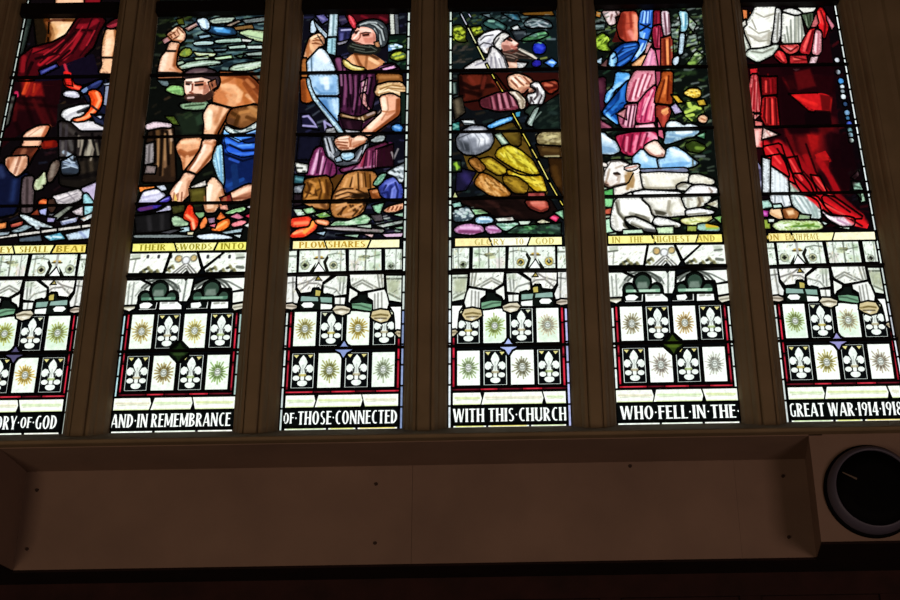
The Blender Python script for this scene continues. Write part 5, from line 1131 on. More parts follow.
def lamb_scene():
    k = 4; scene_ground(k, '080c0a')
    crop(590, 0)
    fo = 'foliage'
    P(fo, '3c5210', "18,300 60,268 95,248 145,290 122,340 156,382 80,374 45,352", 0.004)
    for x, y in ((50, 300), (90, 275), (120, 290), (85, 310), (60, 335), (95, 345), (130, 300), (110, 365)): S('9cbe38', "%d,%d %d,%d" % (x - 9, y + 5, x + 9, y - 5), 2.8, 3, 0.85)
    P(fo, '40504f', "28,190 110,178 102,217 40,222", 0.004); S('8ca0a0', "45,195 95,198", 1.6, 2.5, 0.7); P(fo, 'a8702c', "55,90 75,95 70,125 52,120", 0.003); P(fo, 'a8c4d8', "36,460 88,433 78,477", 0.004); P(fo, '6c4848', "85,490 130,440 120,500", 0.003)
    P(fo, 'dec6c6', "92,85 224,83 217,117 180,122 192,175 150,192 123,150", 0.006); S('6c4440', "165,110 145,170", 1.6, 2.5, 0.7); S('f4e8e8', "135,110 150,175", 2, 3, 0.6); S('301c18', "195,90 210,120", 1.4, 1.6, 0.7)
    f = 'angel_figure'
    P(f, '3a0d0c', "215,200 200,160 240,90 300,320 250,310 160,320", 0); P(f, 'b04432', "240,88 340,83 364,150 359,312 290,324 225,284 205,205")
    S('dc7c5c', "335,120 345,200 340,290", 5, 6, 0.8); S('5c160e', "240,120 225,260", 6, 8, 0.75); S('e88c80', "300,240 330,290", 4, 6, 0.7); S('c85c40', "280,110 300,180", 4, 8, 0.5); S('7c241c', "270,175 350,170", 1, 2, 0.4)
    bl = f + '/blue_robe'
    P(bl, '2e6cd4', "384,80 484,75 474,190 452,230 432,300 434,330 382,402 320,464 296,452 350,390 374,280 369,180")
    for c_, p, w in (('7cb8fa', "400,90 392,160", 3), ('1a44a0', "430,90 425,190", 2), ('5ca0f4', "455,90 445,170", 3), ('a8d8f4', "440,310 385,410", 3.5), ('78b4f0', "385,240 395,280", 3), ('c4e8fa', "400,330 350,420", 2), ('1848a8', "420,310 390,380", 1.5)): S(c_, p, w, 3, 0.8)
    for p in ("380,180 452,212", "450,182 378,232", "374,286 436,302"): S('06080f', p, 1.6, 1, 0.95)
    P(bl, '0f3c8c', "138,490 150,420 190,370 250,328 352,318 364,350 330,402 300,452 230,502 138,502"); S('2c68c4', "200,400 330,350", 3, 5, 0.7); S('3c78cc', "220,470 300,420", 2.5, 4, 0.6); S('08205c', "200,430 300,380", 2, 3, 0.7)
    P(bl, '7cbcea', "143,492 155,420 182,388 202,450 182,502"); S('b8e0f8', "165,420 165,490", 2, 3, 0.7)
    P(f, 'd89c6a', "306,492 380,432 432,393 444,410 392,497"); S('f4c494', "350,480 420,420", 2, 3, 0.6); P(f, 'd6a0a4', "438,320 458,325 434,392 412,402", 0.005)
    pk = f + '/pink_robe'
    P(pk, '74101f'[0:6], "483,80 533,80 538,200 522,252 478,222"); S('b03048', "505,100 505,180", 2, 4, 0.6); P(pk, 'b02a4a', "476,200 532,188 543,300 533,362 488,362 472,260"); S('e06884', "505,220 515,330", 2.5, 4, 0.6); S('6c0c24', "485,220 495,340", 2, 3, 0.6)
    P(pk, 'be4e70', "488,375 537,373 538,492 500,492"); P(pk, 'ea90b4', "458,360 482,380 502,492 393,497"); S('f8c4d8', "450,400 440,480", 3, 5, 0.6)
    P(pk, 'd6bcc6', "538,83 588,83 604,250 560,272 543,180"); S('8c6070', "560,95 575,240", 1.6, 2.5, 0.7); S('f4e4ea', "575,95 585,200", 1.6, 2.5, 0.6)
    P(pk, 'aa4a2c', "538,290 614,268 619,502 538,492"); S('e08850', "580,300 585,470", 2.5, 4, 0.7); S('6c1c14', "555,300 560,480", 2.5, 3, 0.7); S('883030', "605,300 608,480", 2, 3, 0.6)
    w = 'blue_ribbon'
    P(w, '94cada', "668,83 728,88 733,180 717,232 683,242 688,170"); S('d8f0f4', "695,100 700,180", 2, 3, 0.6); S('4c8ca4', "715,110 712,200", 1.2, 2, 0.6); P(w, 'b4ccda', "678,250 708,250 702,330 692,402 663,412 673,330"); P(w, 'bcccdc', "626,440 667,415 662,470 640,494 622,482")
    P(fo, 'a4b0a6', "746,130 792,180 772,232 742,190", 0.005); S('3c4840', "755,170 785,190", 1.4, 2, 0.7); P(fo, '38463c', "738,268 792,258 804,332 726,352", 0.004); S('98a8a0', "750,280 785,275", 2, 3, 0.7); S('a8b4ac', "735,335 800,320", 1.6, 2, 0.6)
    P(fo, '425c28', "730,482 800,388 850,420 785,494", 0.004); S('b0c890', "790,410 820,405", 2.4, 3, 0.8); S('88ac50', "745,475 780,470", 2.6, 3, 0.8); S('c0d0a8', "810,440 830,430", 1.6, 2, 0.7)
    P(fo, '74867c', "613,215 664,218 654,292 620,282", 0.004); S('b8c4bc', "630,230 650,240", 2.4, 3, 0.7); S('2c3830', "630,260 650,270", 2, 2.5, 0.7); S('68746c', "620,350 660,345", 2, 3, 0.6); S('24381c', "700,550 780,545", 4, 8, 0.6)
    crop(590, 80)
    P(f, '3a1424', "55,-10 112,-20 112,160 92,242 45,150", 0.004); S('5c2c3c', "75,20 85,80", 4, 8, 0.6)
    P(bl, '58a6e6', "113,172 125,100 180,50 200,-60 300,-50 284,10 182,72 142,172"); S('b0dcf8', "150,80 250,10 290,-20", 3, 4, 0.6); S('24589c', "170,65 195,80", 1.6, 1.2, 0.9); S('3c80cc', "220,0 260,10", 3, 5, 0.5)
    P(bl, '12489a', "98,240 140,178 282,10 294,20 278,150 262,190 200,242 217,300 212,337 108,262"); S('4c98e4', "115,235 200,320", 2.4, 3, 0.8); S('08245c', "220,100 190,220", 3, 5, 0.7); S('2c68bc', "240,70 250,160", 3, 5, 0.6); S('2c6cc4', "140,200 200,200", 2, 4, 0.6)
    P(pk, 'd68698', "288,30 340,-70 498,-70 493,20 420,82 362,162 280,162 275,120")
    for p in ("330,20 310,140", "370,0 340,140", "410,-10 370,110", "450,-20 420,50"): S('b0445c', p, 1.6, 2.5, 0.7)
    for p in ("345,20 325,150", "390,0 360,120", "430,-30 400,60"): S('f6c0cc', p, 1.6, 2.5, 0.7)
    P(pk, 'b2607c', "270,188 357,178 347,260 322,362 260,374 225,330 212,250 260,220")
    for p in ("290,200 260,330", "320,200 300,350", "345,200 320,330"): S('eaacbe', p, 1.5, 2.5, 0.75)
    for p in ("305,200 280,340", "335,200 310,340", "265,230 245,330"): S('5c1c34', p, 1.3, 2, 0.7)
    P(pk, 'd08c94', "205,255 265,220 270,290 225,262", 0.004)
    P(pk, 'd64c74', "492,40 482,320 358,322 346,300 368,170 430,92")
    for p in ("470,80 400,240", "475,140 440,290", "420,140 380,290"): S('f49cb0', p, 2, 3.5, 0.75)
    for p in ("445,110 390,270", "465,200 455,310", "400,140 372,280"): S('9c1c48', p, 1.3, 2.5, 0.65)
    P(pk, 'ea94ae', "346,342 472,328 494,370 340,376", 0.005); S('f8ccd8', "380,350 470,345", 2, 3, 0.7)
    P(pk, '9c3c54', "498,-62 533,-62 523,20 500,82"); P(pk, 'a0461a', "540,-62 618,-62 613,60 613,182 520,172 490,170 500,90 540,0"); S('d4723a', "575,-20 545,120", 3, 5, 0.6); S('6c200c', "600,20 590,160", 3, 4, 0.6)
    P(pk, '8c2e22', "498,188 592,198 604,240 572,330 540,384 498,270"); P(pk, 'dc8c58', "530,240 580,205 590,245 560,275", 0); S('c84c3c', "560,270 555,330", 3, 4, 0.6)
    P(pk, '6c3448', "70,300 152,350 172,372 75,378", 0.005); S('a85c74', "100,330 150,360", 2, 3, 0.7); P(pk, 'c05c74', "505,285 540,385 550,440 520,420", 0.005)
    P(pk, 'bc2c54', "338,393 492,388 508,450 460,472 400,502 370,554 300,569 238,542 207,460 195,420 300,398"); S('f2a4bc', "440,405 490,440", 5, 6, 0.8); S('e87898', "380,420 330,480", 3, 5, 0.7); S('7a0e2c', "300,410 280,520", 4, 6, 0.7); S('80102c', "230,440 260,530", 3, 5, 0.6); S('e06484', "330,520 370,500", 3, 5, 0.6); S('8c1434', "400,420 370,520", 2.4, 4, 0.6)
    P(f, 'f0d2c2', "406,505 440,478 497,453 533,500 579,555 562,573 490,578 436,552"); S('c09080', "520,520 550,565", 1.6, 2.5, 0.7); S('fdeade', "450,500 510,540", 5, 6, 0.6); S('b07c6c', "420,520 470,565", 1.6, 3, 0.6); S('8c5c50', "535,548 548,566", 0.9, 1, 0.8)
    c = 'cloud'
    P(c, 'bcd4e4', "60,395 110,398 132,430 190,460 224,532 170,559 60,552"); B('7ca0c0', "80,470 170,500 180,545 90,545", 14, 0.5); B('e4f0f8', "85,410 130,440 170,470 100,460", 10, 0.7)
    P(c, 'e4f0f8', "576,332 600,308 660,313 702,345 740,328 802,343 822,364 576,364"); P(c, '98bace', "570,385 825,380 780,422 720,432 600,474 555,480 572,420"); B('c4dcea', "640,390 780,385 760,415 680,420", 8, 0.6); B('5c7c98', "570,430 640,440 600,470", 8, 0.6)
    P(c, 'a4ceee', "320,585 390,518 440,572 505,592 510,610 525,680 440,680 330,640"); P(c, 'a2cceC'.lower(), "508,592 565,590 584,510 640,498 720,550 775,600 812,622 780,645 640,676 528,680"); B('e0f0fa', "600,530 680,540 700,580 620,580", 14, 0.8); B('6ca8dc', "560,640 700,630 680,665 560,670", 10, 0.6); B('e0f0fa', "370,560 410,560 420,610 370,600", 10, 0.6); B('7cb0e0', "400,640 490,640 490,670 410,670", 8, 0.6)
    fl = 'garden_flowers'
    P(fl, 'deb63a', "702,100 750,63 822,68 829,120 790,138 738,122", 0.005); S('fae070', "740,85 800,85", 2.5, 3, 0.7); S('a87c18', "760,110 810,105", 1.5, 2, 0.6)
    P(fl, 'd0a82e', "616,115 650,118 694,165 660,168", 0.005); P(fl, 'b89a28', "806,155 850,148 869,185 820,188", 0.005); S('e0c850', "825,165 855,170", 1.6, 2, 0.7)
    P(fl, '16240a', "715,170 840,160 850,260 780,320 710,260", 0.003)
    for p, w in (("740,165 755,200 780,215", 3), ("780,200 825,215", 2.6), ("720,240 765,222", 3), ("745,180 750,195", 3.5), ("730,270 770,260", 2.4), ("745,290 760,300", 2)): S('a4bc4c', p, w, 2.5, 0.85)
    P(fl, 'b8aad2', "610,200 640,178 689,240 640,254", 0.005); S('e4dcf0', "630,200 660,230", 2.4, 3, 0.7); P(fl, 'eabc94', "811,280 850,258 884,285 863,324 818,312", 0.005); S('c07c58', "835,285 860,295", 2, 2.5, 0.7)
    P(fl, '3c704c', "800,420 862,393 854,437", 0.005); S('90c0a0', "815,415 845,410", 2, 2.5, 0.7); P(fl, '2a3a10', "715,485 780,458 868,500 824,544 740,530", 0.004); S('6c8830', "800,510 850,515", 3, 4, 0.8); S('3c4c1c', "730,440 780,460", 4, 8, 0.6)
    S('40402a', "770,600 775,680", 1.2, 2, 0.7); S('34342a', "800,590 800,680", 1.2, 2, 0.6)
    crop(600, 160)
    s = 'standing_sheep'
    P('grass_patch', '98a894', "20,210 110,205 120,560 30,560", 0)
    P('grass_patch', '54ac5c', "30,235 97,218 97,272 36,272", 0.006); P('grass_patch', '88d290', "36,292 92,292 82,352 36,347", 0.006); P('grass_patch', 'c25a42', "28,375 82,363 72,402 36,404", 0.006); P('grass_patch', 'b8e2c2', "36,450 80,443 104,532 46,544", 0.006)
    s = 'resting_sheep_behind'
    P(s, 'e9e2d9', "108,200 200,178 240,88 304,98 324,212 240,232 160,267 110,274")
    P(s, 'ede9dd', "308,98 430,88 670,102 653,167 590,182 572,217 350,217 328,202"); B('bcb49c', "540,150 640,130 620,170 560,200", 14, 0.7); B('d4ccb8', "340,180 480,200 470,215 350,212", 8, 0.6)
    P(s, 'e6e2d3', "678,113 740,108 856,150 850,182 700,177 668,167"); B('c8c0a8', "780,150 840,160 840,178 780,172", 8, 0.6)
    P(s, 'ebe6e2', "16,18 44,28 80,8 150,3 212,28 256,70 232,112 202,172 110,192 70,208 26,182 26,130 42,70 12,40")
    B('b8905c', "190,90 245,80 250,200 210,215", 16, 0.7); B('c8a47c', "215,60 250,80 230,130", 10, 0.4); B('d4c4b8', "60,150 110,150 100,200 50,190", 10, 0.5)
    S('6c5848', "108,100 142,104", 1.6, 1.8, 0.85); S('8c7464', "118,115 138,125 130,150", 1.2, 2.5, 0.6); S('5c4840', "40,178 62,190", 1.5, 2, 0.7); S('9c8478', "60,90 50,150", 1.2, 3, 0.5); S('c09480', "45,165 60,180", 2, 2.5, 0.6)
    P(s, 'e4cabc', "178,60 230,38 296,33 284,72 240,88", 0.005); S('f8f0ea', "240,60 280,50", 2, 3, 0.7); S('b4684c', "185,62 225,52", 1, 1.5, 0.7)
    P(s, '70748c', "300,75 640,62 660,80 640,88 440,78 320,88", 0.004)
    a = 'resting_lamb'
    P(a, 'd6d4c8', "578,195 620,172 692,188 656,227 586,222"); S('8c8878', "600,200 650,200", 1.4, 2.5, 0.6)
    P(a, 'f1eeee', "628,262 690,198 760,188 820,200 875,205 875,262 700,266"); B('d4c8c4', "800,220 860,225 850,250 810,245", 8, 0.5)
    P(a, 'f3f2f1', "246,247 330,228 600,243 614,266 260,272"); P(a, 'd9d8d0', "152,272 230,248 247,272"); S('b4b0a4', "300,262 560,262", 1.4, 3, 0.5)
    P(a, 'f2f1ea', "84,440 106,330 128,288 304,283 384,350 404,440 382,474 330,454 260,424 190,434 178,480 218,522 130,534 90,510")
    for p, w_ in (("132,310 138,390 180,440", 3), ("190,430 260,420 330,455", 2.4), ("230,400 300,425 360,440", 3)): S('837f70', p, w_, 4, 0.7)
    B('fdfdfa', "160,310 280,300 340,380 220,390", 16, 0.8); S('b0aca0', "110,420 130,500", 2.4, 5, 0.5)
    P(a, 'edeae1', "316,285 602,278 642,330 644,412 510,424 400,412 378,340"); B('5c584a', "410,375 500,385 490,412 420,405", 16, 0.8); B('aca890', "520,330 560,320 530,400", 10, 0.6); B('b0ac9c', "350,300 400,330 430,380 390,370", 12, 0.5)
    P(a, 'e6e6dc', "616,280 838,272 792,332 700,368 648,362"); S('a49878', "740,290 745,345", 3, 5, 0.6); S('908c78', "660,300 660,350", 2, 4, 0.5)
    P(a, 'eeeeee', "646,380 740,363 856,385 843,402 650,418"); S('a8a49c', "670,408 800,398", 1.4, 2.5, 0.6); S('b8b4ac', "520,405 630,400", 1.4, 3, 0.5)
    P(a, 'e6e6e2', "186,440 250,428 330,458 402,500 424,542 340,532 228,482"); S('8c8878', "240,470 340,515", 1.8, 3, 0.6); S('4c4c4c', "345,520 410,528", 2.2, 2.5, 0.7)
    P(a, 'edece9', "398,477 420,428 500,443 604,480 592,503 480,502"); S('a8a49a', "450,490 570,492", 1.6, 3, 0.6)
    P('grass_patch', 'dadA94'.lower(), "606,445 720,428 856,423 804,462 690,493 616,472", 0.006); S('e8ecc8', "640,455 740,445", 2, 3, 0.6); S('a8b060', "650,470 760,462", 1.2, 2.5, 0.6)
    P('grass_patch', 'cae2ba', "426,510 545,503 545,544 440,544", 0.006); P('grass_patch', '98c0b2', "726,490 780,478 894,500 894,532 740,527", 0.006); S('d0ac30', "810,492 870,500", 4, 3, 0.9); S('80b050', "800,515 880,512", 1.6, 2, 0.7); P('grass_patch', '8cca72', "856,430 905,423 905,472", 0.006); P('grass_patch', 'd8d6c4', "796,332 880,298 880,357", 0.006); S('988c6c', "820,335 860,325", 1.6, 3, 0.6); P('grass_patch', 'c4e0c4', "180,530 310,525 320,545 180,548", 0.005); P('grass_patch', '8c9c40', "660,498 720,500 715,530 660,530", 0.005)

def saviour_scene():
    k = 5; scene_ground(k, '090407')
    crop(732, 0)
    f = 'robed_figure'
    rr = f + '/red_robe'
    P(rr, '1a0307', "330,330 700,60 760,500 820,1200 860,1700 700,1700 380,1440 290,1300 120,1240 80,900 90,500", 0)
    P(f, 'c46c3c', "16,82 46,73 64,140 34,148", 0.004); P(f, 'cc7440', "84,75 107,80 107,138 93,138", 0.004); S('f0b080', "30,90 42,135", 1.2, 2, 0.7); P(f, 'b06030', "135,95 155,90 140,120", 0.003)
    w = f + '/white_sleeve'
    P(w, 'ecece4', "180,50 334,50 328,150 292,252 282,342 200,368 138,368 98,312 77,240 98,190 148,112")
    for p, ww in (("140,268 220,290 290,252", 2.4), ("170,300 240,310", 1.6), ("250,120 320,100", 1.2), ("205,165 280,130", 1.2)): S('aca698', p, ww, 4, 0.65)
    B('ffffff', "160,160 260,120 240,230 140,230", 14, 0.7); B('b8b4a8', "260,240 290,240 275,330 250,330", 8, 0.5)
    P(w, 'e2dfd4', "32,212 100,148 104,182 70,212"); P(w, 'dadfd2', "36,232 76,203 87,260 134,360 90,398 56,350"); S('909a8c', "60,250 100,360", 1.2, 2.5, 0.6)
    P(w, 'd2dace', "96,412 130,373 220,368 300,348 320,333 354,340 302,412 190,468"); S('8c9888', "150,390 230,400 310,370", 1.4, 3, 0.6); S('f4f8f2', "140,410 190,445", 2, 3, 0.6)
    P(w, 'dededa', "335,60 362,70 374,170 362,252 340,322 302,322 318,230"); S('94948c', "345,120 335,260", 1.4, 3, 0.6)
    ch = f + '/white_tunic'
    P(ch, 'eaeae2', "380,95 470,110 512,110 544,270 532,314 460,329 376,322")
    for p in ("415,250 430,322", "440,200 445,320", "488,120 480,322", "515,140 530,300", "400,300 390,320"): S('8c9080', p, 1.5, 3, 0.65)
    P(ch, 'dededa', "376,80 440,62 480,75 534,95 480,112 430,97"); P(ch, 'e2e2da', "486,55 630,55 602,92 540,97"); P(ch, '52644c', "526,112 604,98 604,172 570,214", 0.005); S('98a890', "560,120 565,190", 1.6, 2.5, 0.7); S('2c3828', "585,115 585,180", 2, 2.5, 0.7)
    P(rr, 'da1a20', "646,75 670,52 719,130 719,212 690,294 652,200 636,130"); S('f45048', "670,90 685,180", 2, 4, 0.5); S('8c0c10', "700,130 695,260", 2.5, 4, 0.7)
    P(rr, 'c8788a', "704,95 764,190 748,224 718,150", 0.005); P(rr, 'c46468', "598,200 632,98 644,170 622,202", 0.005); P(rr, 'b61c24', "588,220 628,213 604,330 572,414 506,392 528,320"); S('e85858', "580,250 540,380", 2, 3, 0.7); S('780c14', "605,240 570,390", 2, 3, 0.7)
    P(rr, 'd8909a', "633,220 668,238 669,380 642,418 602,402 618,300"); S('f4ccd0', "640,260 630,390", 2, 3, 0.6); P(rr, 'e6c4cc', "598,430 644,423 622,478 582,478", 0.005)
    P(rr, 'd24a48', "356,340 504,333 494,382 440,408 398,392"); S('f4a0a0', "400,360 460,370", 1.8, 3, 0.7); P(rr, 'd62a30', "316,420 350,373 393,400 414,474 375,474"); P(rr, 'b0262a', "438,420 554,418 564,474 438,477"); S('f06c5c', "470,440 510,445", 2.4, 3, 0.7); S('700c10', "470,460 550,450", 1.6, 2.5, 0.7)
    P(rr, 'c82028', "140,520 185,515 185,600 150,600", 0.004); P(rr, 'd88890', "455,516 510,516 480,536", 0)
    crop(740, 80)
    P(rr, '3a070b', "340,-30 620,-40 600,60 400,60", 0); S('782028', "350,0 400,60", 2.4, 4, 0.6); S('58101a', "440,-20 500,30", 4, 8, 0.5)
    P(rr, 'd4585c', "66,80 88,-40 130,-40 152,130 164,237 60,242 51,170")
    for p in ("100,0 80,200", "125,20 130,220", "90,90 70,180"): S('f49c98', p, 1.8, 3, 0.7)
    S('9c1c24', "112,10 108,220", 1.4, 2, 0.7)
    P(rr, '740b10', "163,-20 272,-20 272,102 170,112"); S('a4141c', "220,0 225,90", 3, 5, 0.6); P(rr, 'be1a1e', "173,130 272,123 294,352 200,347 158,280"); S('ee3c38', "235,150 250,320", 3.5, 5, 0.7); S('780c10', "205,150 210,320", 2.4, 4, 0.7)
    P(rr, 'd88c88', "98,262 152,258 112,292", 0.005); P(rr, 'c46460', "56,262 98,250 92,342 66,332", 0.005); P(rr, 'd8726e', "118,310 162,318 162,347 118,352", 0.005); P(rr, 'f0ccc4', "178,362 294,410 222,427 166,442", 0.006); P(rr, 'e89c94', "103,363 162,363 164,503 86,503", 0.006); S('f8d0c8', "130,390 125,480", 2.5, 4, 0.6)
    P(rr, 'b41418', "376,108 572,103 554,237 520,227", 0.004); S('dc2420', "470,140 540,190", 4, 6, 0.7); P(rr, '560a0c', "578,110 694,128 684,242 558,232", 0); S('b01812', "675,150 660,225", 3, 4, 0.8); S('8c1c1c', "600,150 590,210", 2.4, 4, 0.7)
    P(rr, '060204', "440,250 690,250 690,350 430,350", 0); B('7c0a0c', "480,390 600,410 590,520 540,560", 22, 0.85); B('98100c', "520,440 580,440 570,490 530,500", 10, 0.5)
    for c_, p, ww in (('300609', "380,380 420,560", 5), ('2c0509', "340,260 360,340", 5), ('3c080c', "700,300 720,480", 6), ('5c0c14', "350,520 380,600", 5)): S(c_, p, ww, 10, 0.8)
    P(rr, 'b01418', "178,505 300,480 340,600 340,640 215,640"); S('ec3c38', "230,540 290,600", 4, 7, 0.6); S('700a0e', "200,510 300,500", 3, 5, 0.7)
    P(rr, 'a80f14', "560,560 640,530 690,610 600,640", 0); S('d01c18', "590,570 640,590", 4, 6, 0.7)
    jb = 'jewelled_edge'
    for x, y, c_, r in ((757, 8, '4490d4', 17), (767, 50, 'c8d4dc', 12), (770, 85, '8c98a0', 11), (775, 125, 'd8e0e4', 15), (790, 180, '2c4468', 12), (803, 245, '7098bc', 16), (808, 285, '3c6c90', 10), (820, 330, '465ec8', 17), (825, 375, '688e94', 13), (830, 412, '94bccc', 14), (836, 452, 'c8e0d8', 13), (735, -60, 'b8ccd8', 14), (728, -150, 'c8ccd4', 14)):
        P(jb, c_, ' '.join('%f,%f' % (x + r * math.cos(a * .785), y + 1.15 * r * math.sin(a * .785)) for a in range(8)), 0.004)
    crop(755, 160)
    P(rr, 'cc1e26', "80,-20 200,-40 252,120 236,137 160,84"); S('f47470', "130,20 180,80", 4, 6, 0.6); S('7c0a10', "200,0 230,100", 3, 5, 0.7)
    P(rr, 'ae1218', "248,-10 310,-20 344,92 288,94"); P(rr, 'd4161e', "288,108 350,108 404,180 436,249 358,249 318,182"); S('f43c34', "330,150 390,230", 3.5, 5, 0.6); P(rr, 'b41218', "426,118 482,128 534,242 480,247"); S('e03028', "460,150 500,220", 2.5, 4, 0.6); P(rr, '6c0a0e', "350,-10 430,-20 420,110 360,100", 0)
    P(rr, 'c01822', "406,272 460,273 522,360 606,424 520,393 448,312"); S('f06c6c', "440,290 500,360", 2, 3, 0.6); P(rr, 'cc0e18', "506,272 590,280 806,432 700,434 600,414 528,342"); S('f43c34', "560,320 680,390", 4, 6, 0.6); S('8c080e', "580,290 780,420", 2, 3, 0.6)
    P(rr, '560709', "456,-10 562,-20 542,112 498,72", 0); S('94100e', "480,10 530,80", 4, 7, 0.6); P(rr, '2a0508', "560,60 720,60 700,260 580,250", 0)
    P(rr, 'e8cad8', "496,378 560,423 700,428 744,442 740,494 650,499 556,452", 0.006); S('b890a8', "560,430 680,470", 1.6, 3, 0.6); P(rr, 'd42028', "742,440 854,482 842,514 742,494", 0); S('f46058', "760,460 830,490", 2, 3, 0.6); S('e87c80', "700,455 760,475", 3, 5, 0.6)
    P(ch, 'dadfe3', "58,-20 112,-20 107,252 62,252"); S('a0a8b0', "85,10 82,240", 1.4, 3, 0.5); P(ch, 'e6eaec', "116,45 242,132 254,252 113,248"); S('b0b8bc', "160,100 160,240", 1.8, 4, 0.5); S('b4bcc0', "215,140 215,240", 1.6, 4, 0.5)
    P(ch, 'e2e6ea', "113,262 257,262 268,347 220,352 126,322"); S('a8b0b8', "180,270 180,330", 1.8, 4, 0.5)
    P(ch, 'b6c6b6', "256,165 302,190 344,247 268,242", 0.006); S('708070', "280,190 310,240", 1.4, 2.5, 0.6); P(ch, 'd8e5e1', "266,258 400,273 464,310 484,360 494,440 408,432 328,382 286,340")
    for p in ("300,290 380,400", "340,290 410,420", "390,300 440,420", "430,320 470,430"): S('8c9c9c', p, 1.5, 3, 0.65)
    S('f6fcfa', "320,290 400,410", 2, 4, 0.6); B('90a89c', "430,350 470,350 470,430 430,425", 8, 0.5)
    P('background_glass', '4a4460', "0,0 40,50 60,190 40,245 0,240", 0.004); S('8c88ac', "20,20 35,60", 1.6, 2, 0.7); S('9898b0', "30,205 50,165", 2, 2.5, 0.8)
    P(f, 'eac49a', "96,385 150,357 200,363 224,432 180,443 118,412", 0.006); P(f, 'a46636', "206,370 280,357 346,410 322,444 226,444", 0.006); B('f2ccA0'.lower(), "235,380 285,375 295,405 250,415", 8, 0.85); S('6c3a1a', "200,370 240,430", 2.4, 2.5, 0.7)
    g = 'grass_patch'
    strips(g, (('aad2c4', "36,310 100,303 134,350 60,362"), ('b03294', "36,375 97,383 92,422 42,422"), ('8ca03c', "46,450 102,448 112,512 58,514"), ('c2da9c', "126,490 200,453 482,458 514,507 460,523 170,527"), ('d2e2da', "486,450 544,475 522,484"), ('c2dac8', "596,505 702,493 704,517"), ('a2cab2', "731,165 782,168 804,220 748,227"), ('a8caac', "778,255 807,250 824,305 800,312"), ('bcdcd0', "140,340 190,335 200,352 145,356"), ('90a880', "340,412 410,420 405,440 330,442"), ('d4dcd4', "106,445 140,445 135,462 108,462")), 0.006)
    B('eaf0e4', "150,480 260,468 260,515 180,515", 10, 0.85)
    for p in ("290,495 330,478", "340,498 400,485", "400,500 440,480", "230,505 280,500"): S('5c7c18', p, 1.6, 2.5, 0.75)
    S('d878c8', "55,395 80,405", 2, 2.5, 0.7); S('e4e4d0', "640,510 690,503", 1.2, 2, 0.5)
    P('background_glass', 'c2a4ac', "731,130 772,83 774,112 747,142", 0.003); P('background_glass', '38503c', "720,225 780,232 800,300 770,250", 0.002); S('1c2c20', "745,195 785,205", 1.5, 3, 0.6)

SCENES = [sword_forging_left, forging_scene, ploughshare_scene, shepherd_scene, lamb_scene, saviour_scene]
# ------------------------------------------------------------------ second coat: folds, shading and small dark lines over the pieces
K = '070506'
def extra_smith():
    crop(0, 0)
    for p in ("600,150 520,270 430,360 300,470", "690,140 640,250 560,380 440,470", "745,170 690,300 600,420", "500,270 380,350 250,400", "240,370 200,470 190,570"): S('220408', p, 1.3, 1.8, 0.85)
    for p in ("620,200 550,300 450,400", "480,300 420,350 330,410", "710,230 650,340", "440,420 350,480"): S('b0202c', p, 1.1, 2, 0.7)
    for c, p in (('3c1206', "360,160 400,150 480,150"), ('a06a3c', "380,200 400,260 390,300"), ('7c4420', "350,170 385,215")): S(c, p, 2.5, 3, 0.7)
    S('fadcb4', "470,190 520,190 500,240 440,280", 3, 4, 0.6)
    S('c8283c', "485,485 505,545", 2, 2.5, 0.8); S('e8201c', "490,545 520,555", 3, 2.5, 0.8)
    crop(0, 80)
    P('smith_figure/red_robe', 'e0241c', "482,-20 524,-20 540,40 500,30", 0.004)
    for p in ("60,160 200,180 420,200", "330,150 400,330", "180,130 250,330", "90,240 150,400"): S('0c0203', p, 3, 6, 0.6)
    for p in ("250,150 330,320", "120,180 110,300"): S('480a0c', p, 3, 5, 0.6)
    S('801410', "240,20 200,120", 2, 3, 0.8); S('d04820', "205,10 170,100", 1.6, 2.5, 0.7); S('b03018', "260,30 250,90", 1.4, 2.5, 0.7)
    for p in ("640,450 610,600", "690,400 720,600", "570,400 560,600", "740,420 760,560"): S('080606', p, 2.2, 3, 0.8)
    for p in ("665,440 700,520 680,600", "620,450 600,560", "590,420 590,500"): S('988c7c', p, 1.4, 2.5, 0.7)
    for p in ("455,330 445,600", "500,340 490,600"): S('3a3438', p, 2, 3, 0.7)
    S('0a0a14', "690,195 760,250 790,330", 1.6, 1.6, 0.8); S('0c0c10', "590,240 660,210", 3, 3, 0.7)
    S('7c3c20', "215,420 300,360", 1, 3, 0.3); S('6c2c18', "310,490 240,560", 3, 4, 0.6)
    crop(0, 160)
    for p in ("60,0 60,60", "150,-20 110,100"): S('7c4028', p, 2, 3, 0.6)
    for p in ("480,0 560,20", "480,30 580,60", "500,-30 540,30", "470,60 520,50"): S('b4c4d4', p, 0.8, 1.3, 0.8)
    S(K, "450,120 600,130 740,100", 5, 7, 0.7)
    speckle("260,420 690,380 690,480 0,560 0,470", ['d0d4dc', '8090a8', 'a0562c', '282028', 'c0c4cc'], 30, 1.6, 0.6, -0.3, 2.5)
    for p in ("440,300 580,250", "400,290 480,320", "500,240 560,300"): S('746c74', p, 0.8, 1.8, 0.6)

